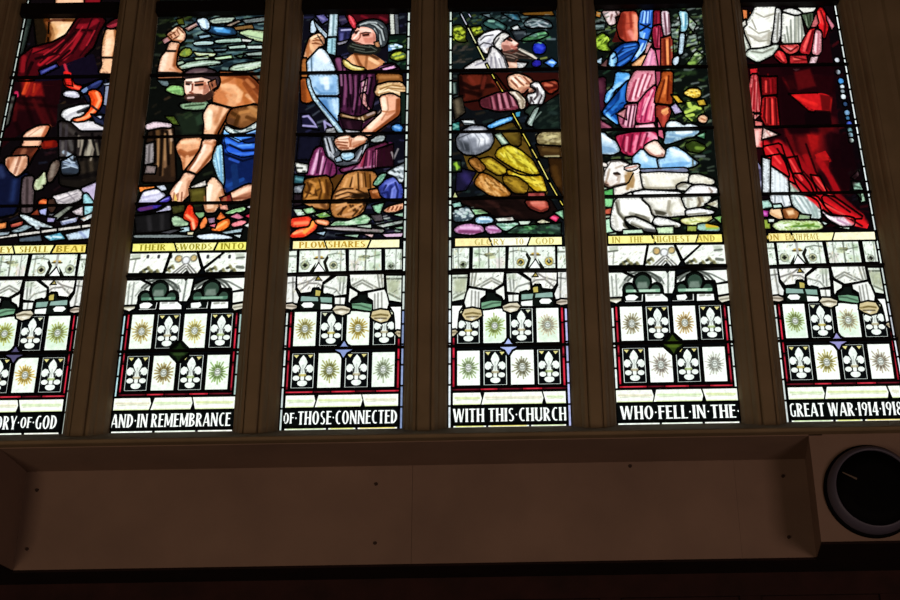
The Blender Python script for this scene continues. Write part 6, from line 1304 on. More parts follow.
def extra_forging():
    crop(150, 0)
    for p in ("330,300 480,290 660,275", "340,345 480,340 600,330", "480,385 640,380 850,372", "220,440 330,428 480,440", "500,480 640,440 850,440"): S('060a0c', p, 1.1, 1.5, 0.8)
    for p in ("340,323 460,325", "500,308 680,300", "600,357 710,348", "740,353 830,352", "495,438 600,430", "350,440 430,436", "350,400 480,412", "640,500 840,470", "240,500 420,468 520,470"): S('c8dcd0', p, 0.9, 1.8, 0.65)
    S('3c8cd0', "490,215 590,235", 3, 4, 0.7); S('98d0f0', "490,212 540,215", 1.5, 2, 0.7); S('0c1c30', "400,215 500,260 640,262", 1.2, 1.6, 0.7)
    for p in ("160,240 205,215", "140,270 190,240", "165,300 215,270", "205,200 250,245"): S('5a2c14', p, 0.9, 1.2, 0.85)
    S('8c4c28', "130,270 160,300 240,310", 2, 2.5, 0.7); S('ffdcb8', "170,232 195,215", 1.6, 1.6, 0.8); S('ffdcb8', "215,285 240,260", 2, 2, 0.7)
    S('8a4824', "215,340 205,400 185,490", 2.2, 3, 0.8); S('c8845c', "150,520 230,540", 2, 3, 0.6); S('e8b090', "70,565 240,568", 2.4, 2, 0.7); S('864a2a', "70,583 250,583", 1.2, 1.6, 0.7)
    crop(130, 0, 4.615)
    # face and hair
    S('5a4248', "262,340 300,322 350,322", 2.2, 2.5, 0.7); S('7c6464', "300,335 340,330", 1, 1.6, 0.7); S('140c0e', "255,362 330,354 372,366 382,400", 1.2, 1.4, 0.9)
    B('fbe6d4', "256,366 320,360 318,378 262,380", 2, 0.8); B('fae0d0', "255,395 278,395 276,425 262,430", 2, 0.8)
    B('b46c50', "300,380 350,378 352,398 305,398", 3, 0.8); B('8c4834', "340,395 368,385 366,425 335,440", 5, 0.6)
    S('1a0806', "262,388 281,390", 1.8, 1.2, 0.95); S('1a0806', "303,393 334,390", 1.9, 1.2, 0.95); S('3c1c14', "258,378 284,378", 1.0, 1.0, 0.85); S('3c1c14', "300,379 338,375", 1.1, 1.0, 0.85)
    S('7c3824', "289,388 288,415 276,426 290,430", 1.1, 1.2, 0.85); S('fbe4d4', "280,392 278,418", 1.2, 1.4, 0.8)
    B('2c1812', "250,438 290,434 345,440 375,418 385,445 340,470 280,472 254,458", 3, 0.75); S('c8a8a0', "268,452 292,450", 1.6, 1.6, 0.9); S('4c2c22', "262,440 310,438", 1.2, 1.2, 0.8)
    S('8c4c34', "375,380 390,390 382,408", 1.0, 1.2, 0.8)
    # back muscles
    S('5c240c', "420,345 480,350 540,360 600,410", 3, 4, 0.7); S('f0b888', "430,395 480,400 510,430 500,465", 4, 5, 0.7); S('7c3814', "530,385 560,430 590,470", 4, 4, 0.7); S('8c4418', "470,360 430,380", 3, 4, 0.5); S('c87c48', "540,370 570,400", 3, 4, 0.6); S('5c2810', "560,340 600,400", 5, 5, 0.7); S('e0a070', "450,440 470,470", 3, 4, 0.6)
    S('6c3414', "470,500 430,560 400,620", 3, 4, 0.8); S('ffe4c8', "370,520 362,590", 4, 4, 0.7); S('b06c40', "420,500 400,560", 3, 5, 0.6)
    S('3c2008', "470,520 500,540 480,590", 3, 4, 0.7); S('b87c44', "510,520 560,510 590,540", 3, 4, 0.7); S('4c280c', "540,540 590,560", 3, 4, 0.7)
    crop(130, 110, 4.615)
    for c, p, w in (('04081c', "460,160 520,190 590,185", 1.6), ('04081c', "440,205 520,235 590,215", 1.6), ('04081c', "445,120 500,150 590,120", 1.2), ('78b8f4', "450,110 480,125", 2.5), ('5c98ec', "500,165 560,160", 1.6), ('3c70d8', "470,200 540,205 590,195", 1.8), ('90c4f4', "540,105 590,95", 1.8), ('2c54b8', "460,225 500,240", 2), ('184088', "450,350 520,320", 3), ('102858', "480,260 490,350", 5)): S(c, p, w, 2, 0.8)
    for p in ("415,180 424,330", "395,200 412,300"): S('5c94b8', p, 0.9, 1.5, 0.7)
    S('7a3c1c', "395,150 388,190 350,240 305,295", 2, 3, 0.8); S('ffe8d4', "345,165 320,215 285,265", 2.5, 3, 0.7); S('c07c54', "350,150 385,160", 2, 3, 0.6)
    S('70341a', "330,165 300,230 268,275", 2, 2.5, 0.8); S('8c4824', "225,195 260,215 320,195", 2.5, 3, 0.7); S('fccca4', "240,150 300,140", 2.5, 3, 0.7); S('f0b488', "265,215 262,262", 2.5, 3, 0.6)
    for p in ("205,380 200,412", "222,385 220,415", "240,380 238,422"): S('8c5038', p, 0.8, 1.0, 0.8)
    S('a46a4c', "275,330 265,380 255,405", 2.4, 3, 0.7); S('ffeadc', "232,335 212,375", 3, 3, 0.7)
    S('9c5c38', "430,370 440,410 410,445", 2.4, 3, 0.75); S('ffeeda', "372,350 360,410", 3.5, 4, 0.7); S('a4643c', "345,400 350,460 385,465", 1.6, 3, 0.6)
    S('ffd8bc', "480,395 540,365", 3, 4, 0.7); S('6c3420', "460,412 540,405 570,392", 2, 3, 0.7)
    for p in ("110,100 120,240", "150,95 140,300", "170,100 178,250"): S('0c0604', p, 2, 2.5, 0.8)
    for p in ("132,120 128,260", "162,110 160,230", "190,110 188,200"): S('9c744c', p, 1.4, 2.2, 0.75)
    S('c0a088', "185,95 192,140", 2, 3, 0.6)

def extra_ploughman():
    crop(295, 0)
    B('3c1c14', "448,238 482,234 484,250 452,254", 1.5, 0.75); B('4c1c10', "505,255 560,248 560,276 512,280", 2, 0.75); S('120605', "455,246 480,242", 1.5, 1.2, 0.95); S('120605', "515,268 552,262", 1.6, 1.2, 0.95)
    B('fbdccc', "480,210 560,212 585,240 500,232", 3, 0.75); S('fbe0d4', "488,238 470,285", 2, 2, 0.8); S('8a4030', "500,245 502,275 470,298", 1.1, 1.3, 0.85); B('c05c50', "530,285 580,285 575,315 535,315", 4, 0.6); B('fad4c4', "430,268 455,268 450,290 432,285", 2, 0.7)
    S('783428', "470,315 520,325 580,325", 1.4, 1.6, 0.7); S('5c2820', "590,240 598,330", 1.6, 2, 0.7)
    B('10100e', "395,335 440,315 520,338 600,350 610,395 540,400 440,372 395,370", 2, 0.8); S('4c5048', "420,345 480,365 560,385", 1.4, 2, 0.7); S('606860', "430,325 500,345", 0.9, 1.4, 0.6)
    for p in ("540,165 590,165 640,200", "600,190 640,240 655,300", "560,180 610,210", "500,180 560,175"): S('c8d0d0', p, 1.1, 1.6, 0.8)
    for p in ("620,180 665,240 670,330", "600,220 625,280 630,340"): S('14181a', p, 1.2, 1.5, 0.8)
    S('6c3414', "450,420 475,470 500,510", 2.4, 3, 0.7); S('6c3414', "560,420 540,480 510,515", 1.8, 3, 0.6); S('fbd4a8', "580,440 630,470", 3, 3, 0.7); S('fbd0a0', "420,430 440,470", 2, 3, 0.6); S('40200c', "455,400 560,412 600,440", 3, 3, 0.8)
    for p in ("140,285 195,275", "135,305 200,300", "130,325 180,330"): S('7c4020', p, 0.9, 1.1, 0.85)
    S('fbdcb4', "125,285 180,262", 2, 2, 0.8); S('a86434', "100,340 95,420", 2.4, 3, 0.7); S('f0c090', "120,340 140,390", 2.4, 3, 0.6)
    S(K, "170,265 232,360", 1.0, 1.0, 0.6)
    speckle("700,290 840,290 840,540 720,470", ['20442c', '2c5c34', '48602c', '101c14', '38584c'], 26, 2.4, 0.8, 0.4, 1.6)
    for x, y in ((725, 345), (760, 335), (790, 350), (740, 365)): S('d8ecfa', "%d,%d %d,%d" % (x - 6, y, x + 6, y), 1.8, 1.6, 0.8)
    for x, y in ((745, 410), (780, 400), (800, 425), (765, 435)): S('c0c840', "%d,%d %d,%d" % (x - 8, y + 3, x + 8, y - 3), 2, 1.8, 0.8)
    # tunic folds
    for p in ("385,520 400,640 395,800", "430,545 440,660 430,840", "480,560 470,700 450,860", "540,560 510,680 490,850", "350,470 365,580 350,760", "580,580 560,700 540,820", "620,600 600,680"): S('0c040a', p, 1.2, 1.6, 0.8)
    for p in ("410,560 418,700", "455,570 455,720 440,820", "372,520 380,660 370,780", "505,570 490,690", "560,590 540,700", "330,450 345,520"): S('7c4468', p, 1.4, 2.2, 0.75)
    S('a0688c', "345,560 350,640", 1.4, 2, 0.7); S('8c5478', "640,505 700,500", 1.6, 2, 0.7)
    crop(295, 80)
    S('703414', "690,130 700,220 650,300", 1, 3, 0.4); S('ffe4cc', "660,140 672,210 640,265 560,350", 3, 4, 0.65); S('7c3c1c', "770,150 765,250 690,315 590,395", 2.6, 3, 0.8); S('b06840', "660,235 700,240 750,230", 1.4, 2, 0.7)
    for p in ("620,110 700,60 820,70", "640,70 720,35 800,50"): S('8c6434', p, 1.2, 1.6, 0.8)
    S('fbe8c4', "630,95 700,75 780,95", 1.6, 2, 0.75); S('e8c890', "640,50 720,30", 1.6, 2, 0.7)
    S('8cb4dc', "170,20 200,90", 3, 4, 0.6); S('e8f4fc', "230,-10 240,60", 4, 5, 0.7); S('4c7cac', "150,60 190,100 300,100", 2, 3, 0.6); S('345c8c', "190,170 250,240 300,300", 3, 4, 0.6); S('cce4f4', "290,150 310,240", 3, 4, 0.6)
    for p in ("310,465 395,470", "312,485 390,495", "330,510 400,512", "320,445 400,440"): S('844428', p, 0.9, 1.1, 0.85)
    S('a05c3c', "405,430 420,500", 1.4, 1.8, 0.7); S('9c5434', "440,500 520,470 545,450", 1.8, 2.4, 0.7); S('ffe4cc', "330,440 395,430", 1.8, 2, 0.7)
    for p in ("225,440 250,520 300,590", "250,435 285,550", "235,500 260,570"): S('c0c4cc', p, 1.0, 1.3, 0.8)
    for p in ("240,440 265,530", "215,460 240,570", "520,480 480,590", "540,450 500,570"): S('101214', p, 1.2, 1.4, 0.85)
    S('b8bcc4', "500,530 470,590", 1.0, 1.4, 0.8); S('b8bcc4', "535,470 510,550", 1.0, 1.4, 0.8)
    crop(290, 160)
    for p in ("130,170 150,220 120,280", "220,150 240,220 220,290", "180,200 200,270", "270,150 285,260", "120,240 180,260"): S('3c1e08', p, 1.4, 2, 0.75)
    for p in ("150,160 190,180 170,250", "240,170 255,240", "130,290 200,280"): S('c88844', p, 1.8, 2.5, 0.7)
    for p in ("345,240 400,215 470,215", "340,270 430,240 510,260", "345,300 440,275 520,290", "500,220 560,250 590,270", "470,130 450,200", "510,95 515,220", "560,95 570,200", "600,110 605,210", "470,340 500,390 470,420", "400,360 380,410", "540,310 560,350 520,400"): S('341906', p, 1.2, 1.6, 0.8)
    for p in ("350,255 430,228 500,238", "350,285 440,258", "480,120 470,200", "535,110 540,200", "430,140 405,200", "350,340 420,325", "440,380 490,350", "510,340 540,330"): S('dca066', p, 1.5, 2, 0.75)
    S('0c0603', "480,270 580,260 560,320", 4, 4, 0.6)
    for p in ("700,230 740,180 790,160", "760,290 770,220 800,190"): S('7c88d8', p, 1.5, 2, 0.8)
    for p in ("690,250 730,240 740,290", "790,170 810,230 800,300", "720,190 700,230"): S('141a50', p, 1.5, 2, 0.8)
    speckle("310,460 560,410 600,440 560,490 320,500", ['c8e4c4', '5c9060', '84b088', 'e0f0d8'], 26, 1.6, 0.7, -0.2, 2.5); speckle("40,370 310,395 310,435 60,420", ['c8e4b8', '548040', 'e0ece0', '2c4c28'], 24, 1.6, 0.7, 0.2, 2.0); speckle("600,410 850,380 850,550 600,540", ['a0b8a8', '2c382c', '5c7c64', 'c8ccc8', '383038'], 30, 1.6, 0.75, -0.15, 3)
    crop(280, 110, 4.615)
    for p in ("185,185 170,290", "215,225 195,300", "240,250 228,305"): S('2c0a20', p, 1.2, 1.6, 0.8)
    for p in ("172,200 150,295", "200,215 185,295"): S('e0b0cc', p, 1.2, 1.8, 0.75)
    for p in ("350,260 330,275", "400,190 385,265", "430,190 425,265", "460,180 455,262", "480,180 480,255"): S('280818', p, 1.2, 1.6, 0.8)
    for p in ("412,190 405,262", "445,185 440,262", "375,230 365,265"): S('b45c80', p, 1.3, 2, 0.75)

def extra_shepherd():
    crop(445, 0)
    speckle("60,105 300,105 300,230 60,200", ['24403c', '3c5c54', '48541c', '182420'], 26, 2.6, 0.7, 0.5, 1.6); speckle("300,105 810,110 810,300 580,290 460,230", ['2c4c4c', '5c787c', '48605c', '80949c', '182428', '20302c'], 60, 2.6, 0.7, 0.3, 2.2); speckle("570,260 780,235 800,320 600,330", ['4c9460', '84c890', '1c3820', '2c5c38'], 18, 2.2, 0.8, -0.2, 1.8); speckle("60,330 240,340 200,460 60,500", ['24221c', '3c342c', '141a18', '4c4038'], 24, 3, 0.7, 0.5, 1.6)
    for x, y in ((80, 220), (115, 215), (135, 245), (90, 265), (120, 285), (75, 290), (220, 225), (255, 215), (245, 240)): S('b0c038', "%d,%d %d,%d" % (x - 6, y + 4, x + 6, y - 4), 1.8, 1.6, 0.85)
    for x, y in ((100, 235), (105, 255), (80, 245), (130, 265), (240, 228)): S('1c2408', "%d,%d %d,%d" % (x - 5, y, x + 5, y + 4), 1.2, 1.2, 0.8)
    # head
    for p in ("300,262 350,240 400,232", "280,300 330,275", "290,360 310,390"): S('fbfafc', p, 1.6, 2, 0.75)
    for p in ("268,300 300,270 360,262", "262,340 290,320 340,330", "355,320 340,390 310,410", "365,330 400,385 440,430 465,510", "405,285 372,330"): S('2c2a30', p, 1.1, 1.3, 0.75)
    for p in ("375,430 385,510", "405,440 430,515", "350,430 340,510", "230,490 320,450"): S('807c88', p, 1.2, 2, 0.7)
    B('8c5448', "425,335 480,340 500,375 440,380", 4, 0.7); B('fbe4d6', "470,296 515,308 550,325 520,335", 3, 0.75); S('1c0a08', "474,298 498,306", 1.7, 1.2, 0.95); S('4c2018', "460,287 492,288", 1.1, 1.1, 0.8); S('7c342c', "552,328 535,348", 1.2, 1.2, 0.8); S('6c2c28', "548,374 522,370", 1.2, 1.2, 0.85); S('a86454', "500,345 520,365", 2, 2, 0.7)
    B('1e1714', "440,395 540,375 580,400 540,430 470,430", 4, 0.75); S('e0d8c8', "556,370 600,392 650,412 684,438", 1.3, 1.4, 0.9); S('a89484', "560,385 620,425", 1.1, 1.4, 0.8); S('a89484', "540,400 590,432", 1.1, 1.4, 0.7); S('30241e', "590,398 640,420", 1.4, 1.4, 0.8)
    S('3c1c14', "470,455 530,460", 2.4, 2, 0.8)
    crop(445, 80)
    for p in ("120,20 200,60 360,40", "140,80 260,110", "110,-20 130,120"): S('0e0303', p, 4, 5, 0.7)
    for p in ("180,-20 220,30", "300,-20 280,60", "360,10 420,60"): S('6c2418', p, 3, 4, 0.6)
    for p in ("420,110 445,215", "465,100 492,205", "510,115 540,185", "385,110 400,220", "340,130 355,215"): S('2c0c14', p, 1.3, 1.6, 0.8)
    for p in ("440,105 470,205", "490,105 515,190", "405,115 420,215"): S('c08090', p, 1.5, 2, 0.7)
    for p in ("495,5 545,55", "525,-18 590,40", "555,-28 615,30", "590,-22 640,25"): S('7c3c28', p, 1.0, 1.2, 0.85)
    S('ffe8d8', "510,-10 560,45", 1.8, 2, 0.7); S('ffe8d8', "560,-20 600,20", 1.6, 2, 0.7); S('8c5040', "570,95 625,60", 2.4, 3, 0.7)
    for p in ("560,110 590,160 580,205", "535,95 570,135"): S('7c6c58', p, 1.2, 1.5, 0.75)
    for p in ("650,40 690,70 690,110", "720,60 725,120 700,175", "640,130 665,170"): S('2c2428', p, 1.2, 1.5, 0.8)
    S('ffffff', "705,40 730,100", 2, 2, 0.7)
    for p in ("730,40 780,70", "760,10 830,40", "800,60 840,50"): S('3c0c08', p, 1.8, 2, 0.7)
    S('c86c50', "750,40 800,40", 1.8, 2.5, 0.7)
    B('2c3036', "100,455 180,480 210,552 130,530", 18, 0.75); B('e8eaf0', "180,385 290,372 300,400 200,420", 14, 0.7); B('f0f2f6', "240,430 320,420 330,460 250,490", 16, 0.75); S('14161a', "95,440 200,395 340,400", 1, 1.2, 0.5)
    speckle("400,520 560,520 700,700 640,704 440,610", ['e8dc50', '8c780c', 'd4c430', 'f0e878', '6c5c08'], 40, 1.7, 0.75, -0.75, 3.5)
    speckle("690,395 860,392 860,500 700,485", ['d0c498', '6c6040', 'b0a478', '4c4028'], 30, 2.2, 0.7, 0.2, 1.6); speckle("720,200 850,120 850,380 700,370", ['1c2c24', '2c3c30', '0c1410', '243028'], 30, 3, 0.7, 0.5, 1.6)
    for p in ("620,300 700,215", "640,330 720,240"): S('74887e', p, 0.9, 1.3, 0.7)
    S('181c14', "400,400 560,350", 3, 4, 0.5); S('6c5420', "440,420 540,390", 2.4, 3, 0.6)
    crop(445, 160)
    speckle("480,80 740,125 750,230 640,195", ['ecdc48', 'f4e868', '7c640c', 'b89818'], 30, 1.6, 0.75, -0.5, 3.0); speckle("250,10 460,70 440,105 320,60", ['d8c038', '5c480c', 'b09420'], 16, 1.6, 0.7, -0.5, 3); speckle("230,160 270,100 430,190 490,255 340,262", ['d8a060', '643c10', 'c08040', 'e8b878'], 34, 1.7, 0.75, -0.8, 3); speckle("440,125 620,195 600,245 450,172", ['b08c28', '4c380c', '94741c'], 18, 1.7, 0.7, -0.5, 3); speckle("185,5 300,60 260,90 205,50", ['b87c3c', '4c2c0c'], 12, 1.6, 0.7, -0.8, 3)
    speckle("60,340 220,350 200,460 60,470", ['e0e8e4', '283438', '8cb0a0', '5c7078'], 26, 1.6, 0.8, 0.3, 1.5); speckle("430,480 870,470 870,555 440,555", ['2c4c34', '3c7c48', '0c1410', '548060', '1c2c28'], 40, 1.9, 0.75, -0.1, 2.0); speckle("380,440 540,470 520,520 420,500", ['e0f4e8', '5c9080', '9cc8b4'], 12, 1.3, 0.7, -0.1, 3)
    speckle("120,300 600,300 600,430 320,400", ['20100c', '0a0504', '301814'], 30, 4, 0.6, -0.3, 2.5); S('dc8470', "650,320 740,318", 2, 3, 0.6); S('5c1c18', "690,250 700,290", 3, 4, 0.6); S('4c1814', "640,350 720,385 770,365", 1.6, 2, 0.7)

def extra_lamb():
    crop(590, 0)
    speckle("610,100 840,100 850,500 620,500", ['c8d0cc', '8ca098', '26382c', '101814', '58705c', '98b868'], 90, 2.2, 0.8, 0.6, 1.5); speckle("20,100 120,100 150,250 20,250", ['50605c', '808c88', '1c2824', '34442c'], 20, 2.2, 0.75, 0.3, 1.8); speckle("25,280 140,260 140,375 60,370", ['a8c840', '5c7c18', 'c8e060', '1c2c08'], 30, 2.0, 0.85, 0.6, 1.4)
    for p in ("670,85 730,90 735,180 715,235 680,245 690,170 668,90", "676,250 710,250 703,330 690,400 664,412 674,330 676,250", "660,415 660,470 640,494 622,482 660,415"):
        pass
    P('blue_ribbon', '98ccdc', "668,83 728,88 733,180 717,232 683,242 688,170", 0.006); S('dcf4f8', "695,100 705,190", 1.8, 2, 0.75); S('4888a4', "718,110 714,210", 1.2, 1.4, 0.8)
    P('blue_ribbon', 'b8d0de', "680,252 706,252 700,330 690,400 668,408 675,330", 0.006); P('blue_ribbon', 'c0d0e0', "628,440 664,418 660,468 640,490 626,480", 0.006)
    for p in ("262,110 250,200 270,300", "300,95 310,200"): S('7c2014', p, 2, 3, 0.6)
    S('f09c80', "338,120 346,210 340,290", 2.4, 3, 0.75)
    for p in ("400,90 388,165", "425,80 418,180", "445,85 440,175", "465,90 455,180"): S('143c94', p, 1.1, 1.4, 0.8)
    for p in ("412,90 404,170", "436,90 430,170", "410,250 400,285", "430,320 390,400 350,440"): S('a8d4fa', p, 1.2, 1.6, 0.8)
    for p in ("170,440 240,390 330,370", "190,480 260,440 320,400", "200,410 250,360 340,345"): S('06163c', p, 1.3, 1.7, 0.8)
    for p in ("200,430 270,385 330,360", "220,490 290,440", "260,350 340,335"): S('3c7cd4', p, 1.4, 1.8, 0.8)
    for p in ("500,100 498,200", "515,200 505,350", "530,210 528,350"): S('4c0818', p, 1.2, 1.6, 0.75)
    for p in ("557,100 565,180 572,260", "590,110 594,240"): S('5c3440', p, 1.2, 1.6, 0.75)
    for p in ("560,300 566,490", "597,290 600,490"): S('541408', p, 1.3, 1.7, 0.8)
    S('f0a060', "578,310 584,480", 1.4, 2, 0.7); S('b06890', "470,390 450,490", 1.2, 2, 0.6); S('b06890', "425,460 410,495", 1.2, 2, 0.5)
    crop(590, 80)
    speckle("620,20 850,20 860,320 620,320", ['2c4020', '0c140c', '48602c', '182c1c', '70883c'], 60, 2.2, 0.75, 0.6, 1.6)
    for p in ("704,100 750,65 822,70 829,118 790,136 738,120",): P('garden_flowers', 'deb83c', p, 0.005)
    for x, y in ((730, 95), (760, 80), (795, 78), (810, 100), (770, 110), (745, 112)): S('f8e078', "%d,%d %d,%d" % (x - 7, y, x + 7, y + 3), 1.8, 1.6, 0.8); S('8c6410', "%d,%d %d,%d" % (x, y + 9, x + 6, y + 11), 1.0, 1.0, 0.8)
    P('garden_flowers', 'd2aa30', "618,118 650,120 692,165 662,168", 0.005); P('garden_flowers', 'c0a030', "808,157 850,150 867,185 822,187", 0.005); P('garden_flowers', 'baacd4', "612,202 640,180 687,240 640,252", 0.005); P('garden_flowers', 'ecc09a', "813,282 850,260 882,285 861,322 820,312", 0.005); S('a4603c', "835,290 860,300", 1.6, 1.6, 0.7)
    for p in ("742,165 750,200 785,218", "785,200 822,212", "718,244 768,224", "725,270 775,262"): S('b4cc58', p, 2.2, 1.8, 0.85)
    for p in ("345,0 300,150", "395,-40 340,130", "435,-50 375,120", "465,-40 430,60", "320,60 290,150"): S('8c2840', p, 1.2, 1.5, 0.75)
    for p in ("365,-10 320,140", "415,-40 360,120", "450,-30 405,80"): S('fcd4dc', p, 1.3, 1.7, 0.75)
    for p in ("480,70 430,200 410,310", "455,100 400,220 380,310", "480,170 465,310"): S('80103c', p, 1.3, 1.6, 0.75)
    for p in ("470,75 415,200", "440,130 395,260", "478,180 455,300"): S('fcb0c0', p, 1.5, 2, 0.75)
    for p in ("280,200 250,330", "310,190 285,350", "335,190 312,350"): S('400c20', p, 1.2, 1.5, 0.75)
    S('f4c0d0', "325,200 300,340", 1.2, 1.6, 0.75); S('f4c0d0', "295,200 270,340", 1.2, 1.6, 0.7)
    for p in ("560,0 535,90 510,170", "590,-30 580,150"): S('4c1004', p, 1.4, 1.8, 0.75)
    S('e08040', "575,-20 560,100", 1.4, 2, 0.7); S('f0b070', "545,230 580,215", 2, 2, 0.7)
    for p in ("150,110 200,70 260,20", "120,240 180,190 250,170", "160,270 200,240"): S('06204c', p, 1.2, 1.5, 0.75)
    for p in ("130,150 160,90 220,40", "125,260 190,330"): S('90d0fa', p, 1.6, 2, 0.75)
    S('2c7cd0', "260,30 230,150 170,220", 2.5, 3, 0.6)
    for p in ("260,420 240,500 280,560", "320,410 300,540", "380,400 350,520", "430,400 400,480"): S('580820', p, 1.6, 2, 0.75)
    for p in ("280,430 270,530", "350,420 330,540", "410,410 385,490", "470,410 440,460"): S('f088a4', p, 1.8, 2.4, 0.7)
    S('fbe8dc', "450,490 500,500 530,540", 3, 3, 0.7); S('a87060', "430,540 490,570 560,565", 1.4, 1.8, 0.75)
    B('6890b4', "75,490 180,510 210,540 90,550", 4, 0.6); S('f4fafc', "90,415 150,450", 2.4, 3, 0.7); S('6c94b8', "600,410 700,425 780,400", 1.6, 2.5, 0.7); S('f4fafc', "650,395 760,390", 2, 2.5, 0.7); B('5c84a8', "560,440 640,430 620,465 565,475", 3, 0.7)
    B('6ca4d8', "540,630 700,610 760,620 660,670 540,670", 5, 0.7); S('f0f8fc', "610,520 700,560 740,600", 3, 4, 0.7); S('f0f8fc', "390,540 420,600", 3, 4, 0.6); B('74acd8', "340,620 430,630 500,670 420,672", 5, 0.6)
    crop(600, 160)
    # sheep: wool, face and legs in dark line
    S('30241e', "106,100 130,96 146,106", 1.4, 1.1, 0.9); S('4c382c', "112,108 140,110", 1.2, 1.1, 0.8); S('7c6454', "48,165 34,180 50,196 72,200", 1.3, 1.4, 0.8); S('3c2820', "38,182 56,186", 1.3, 1.1, 0.85); S('94806c', "70,70 58,130 44,160", 1.4, 2, 0.6); S('b4a08c', "150,110 140,170 110,188", 1.6, 2.4, 0.6); S('a08870', "120,60 170,40", 1.3, 2.4, 0.5)
    P('resting_sheep_behind', 'f0e8e2', "180,30 250,40 300,60 300,95 240,100 180,80", 0); P('resting_sheep_behind', 'ece2dc', "186,60 226,44 292,36 274,62 238,76 206,76", 0.0035); S('b8705c', "196,62 240,54 270,46", 1.0, 1.4, 0.7)
    P('resting_sheep_behind', 'e8ddd6', "14,20 40,24 52,44 36,50 22,40", 0.003); S('1c1410', "30,180 24,135 40,75 80,14 150,6 205,26", 0.8, 0.9, 0.7); S('3c2c24', "30,186 70,206 110,190 200,170", 0.9, 1.0, 0.75); S('201410', "106,102 128,96 146,106", 1.5, 1.0, 0.9)
    for p in ("215,100 225,180 205,215", "235,90 250,150 240,200", "195,120 205,180"): S('a07c4c', p, 2.4, 3, 0.75)
    B('6c6454', "560,185 640,165 650,180 575,215", 3, 0.7); S('8c8470', "330,205 450,212 560,205", 1.6, 2.4, 0.7); S('b8b098', "340,130 360,190", 2.4, 3.5, 0.5)
    B('3c382c', "405,372 470,385 505,398 480,415 420,408", 4, 0.85); S('645c4c', "320,300 370,345 400,420", 1.6, 2, 0.7); S('8c8470', "520,310 510,380 530,410", 2.4, 3, 0.65); S('9c9484', "600,300 620,340", 2, 3, 0.5)
    for p in ("120,320 140,400 175,440 190,470", "185,435 260,422 330,452 370,470", "270,410 330,425 370,460", "190,450 180,490 215,515"): S('4c483c', p, 1.6, 1.8, 0.8)
    B('7c7868', "280,405 350,425 370,460 320,450", 4, 0.6); S('5c5848', "235,480 300,505 340,525", 1.4, 1.6, 0.75); S('3c3c3c', "330,525 410,535", 2, 1.6, 0.8); S('6c6858', "480,495 580,497", 1.4, 1.6, 0.75); S('7c7868', "650,410 790,398", 1.3, 1.6, 0.75)
    S('5c5040', "740,285 752,320 735,350", 1.8, 2, 0.75); S('8c7c60', "760,280 770,310", 2, 2.5, 0.6); S('a89c8c', "660,290 690,300", 1.4, 2, 0.6); S('7c6c60', "820,212 840,235 830,255", 1.4, 1.8, 0.7)
    speckle("620,440 850,430 800,465 690,490", ['a8b460', 'e8ecb0', '80984c', 'f0f4d0'], 18, 1.4, 0.75, -0.1, 2.5)

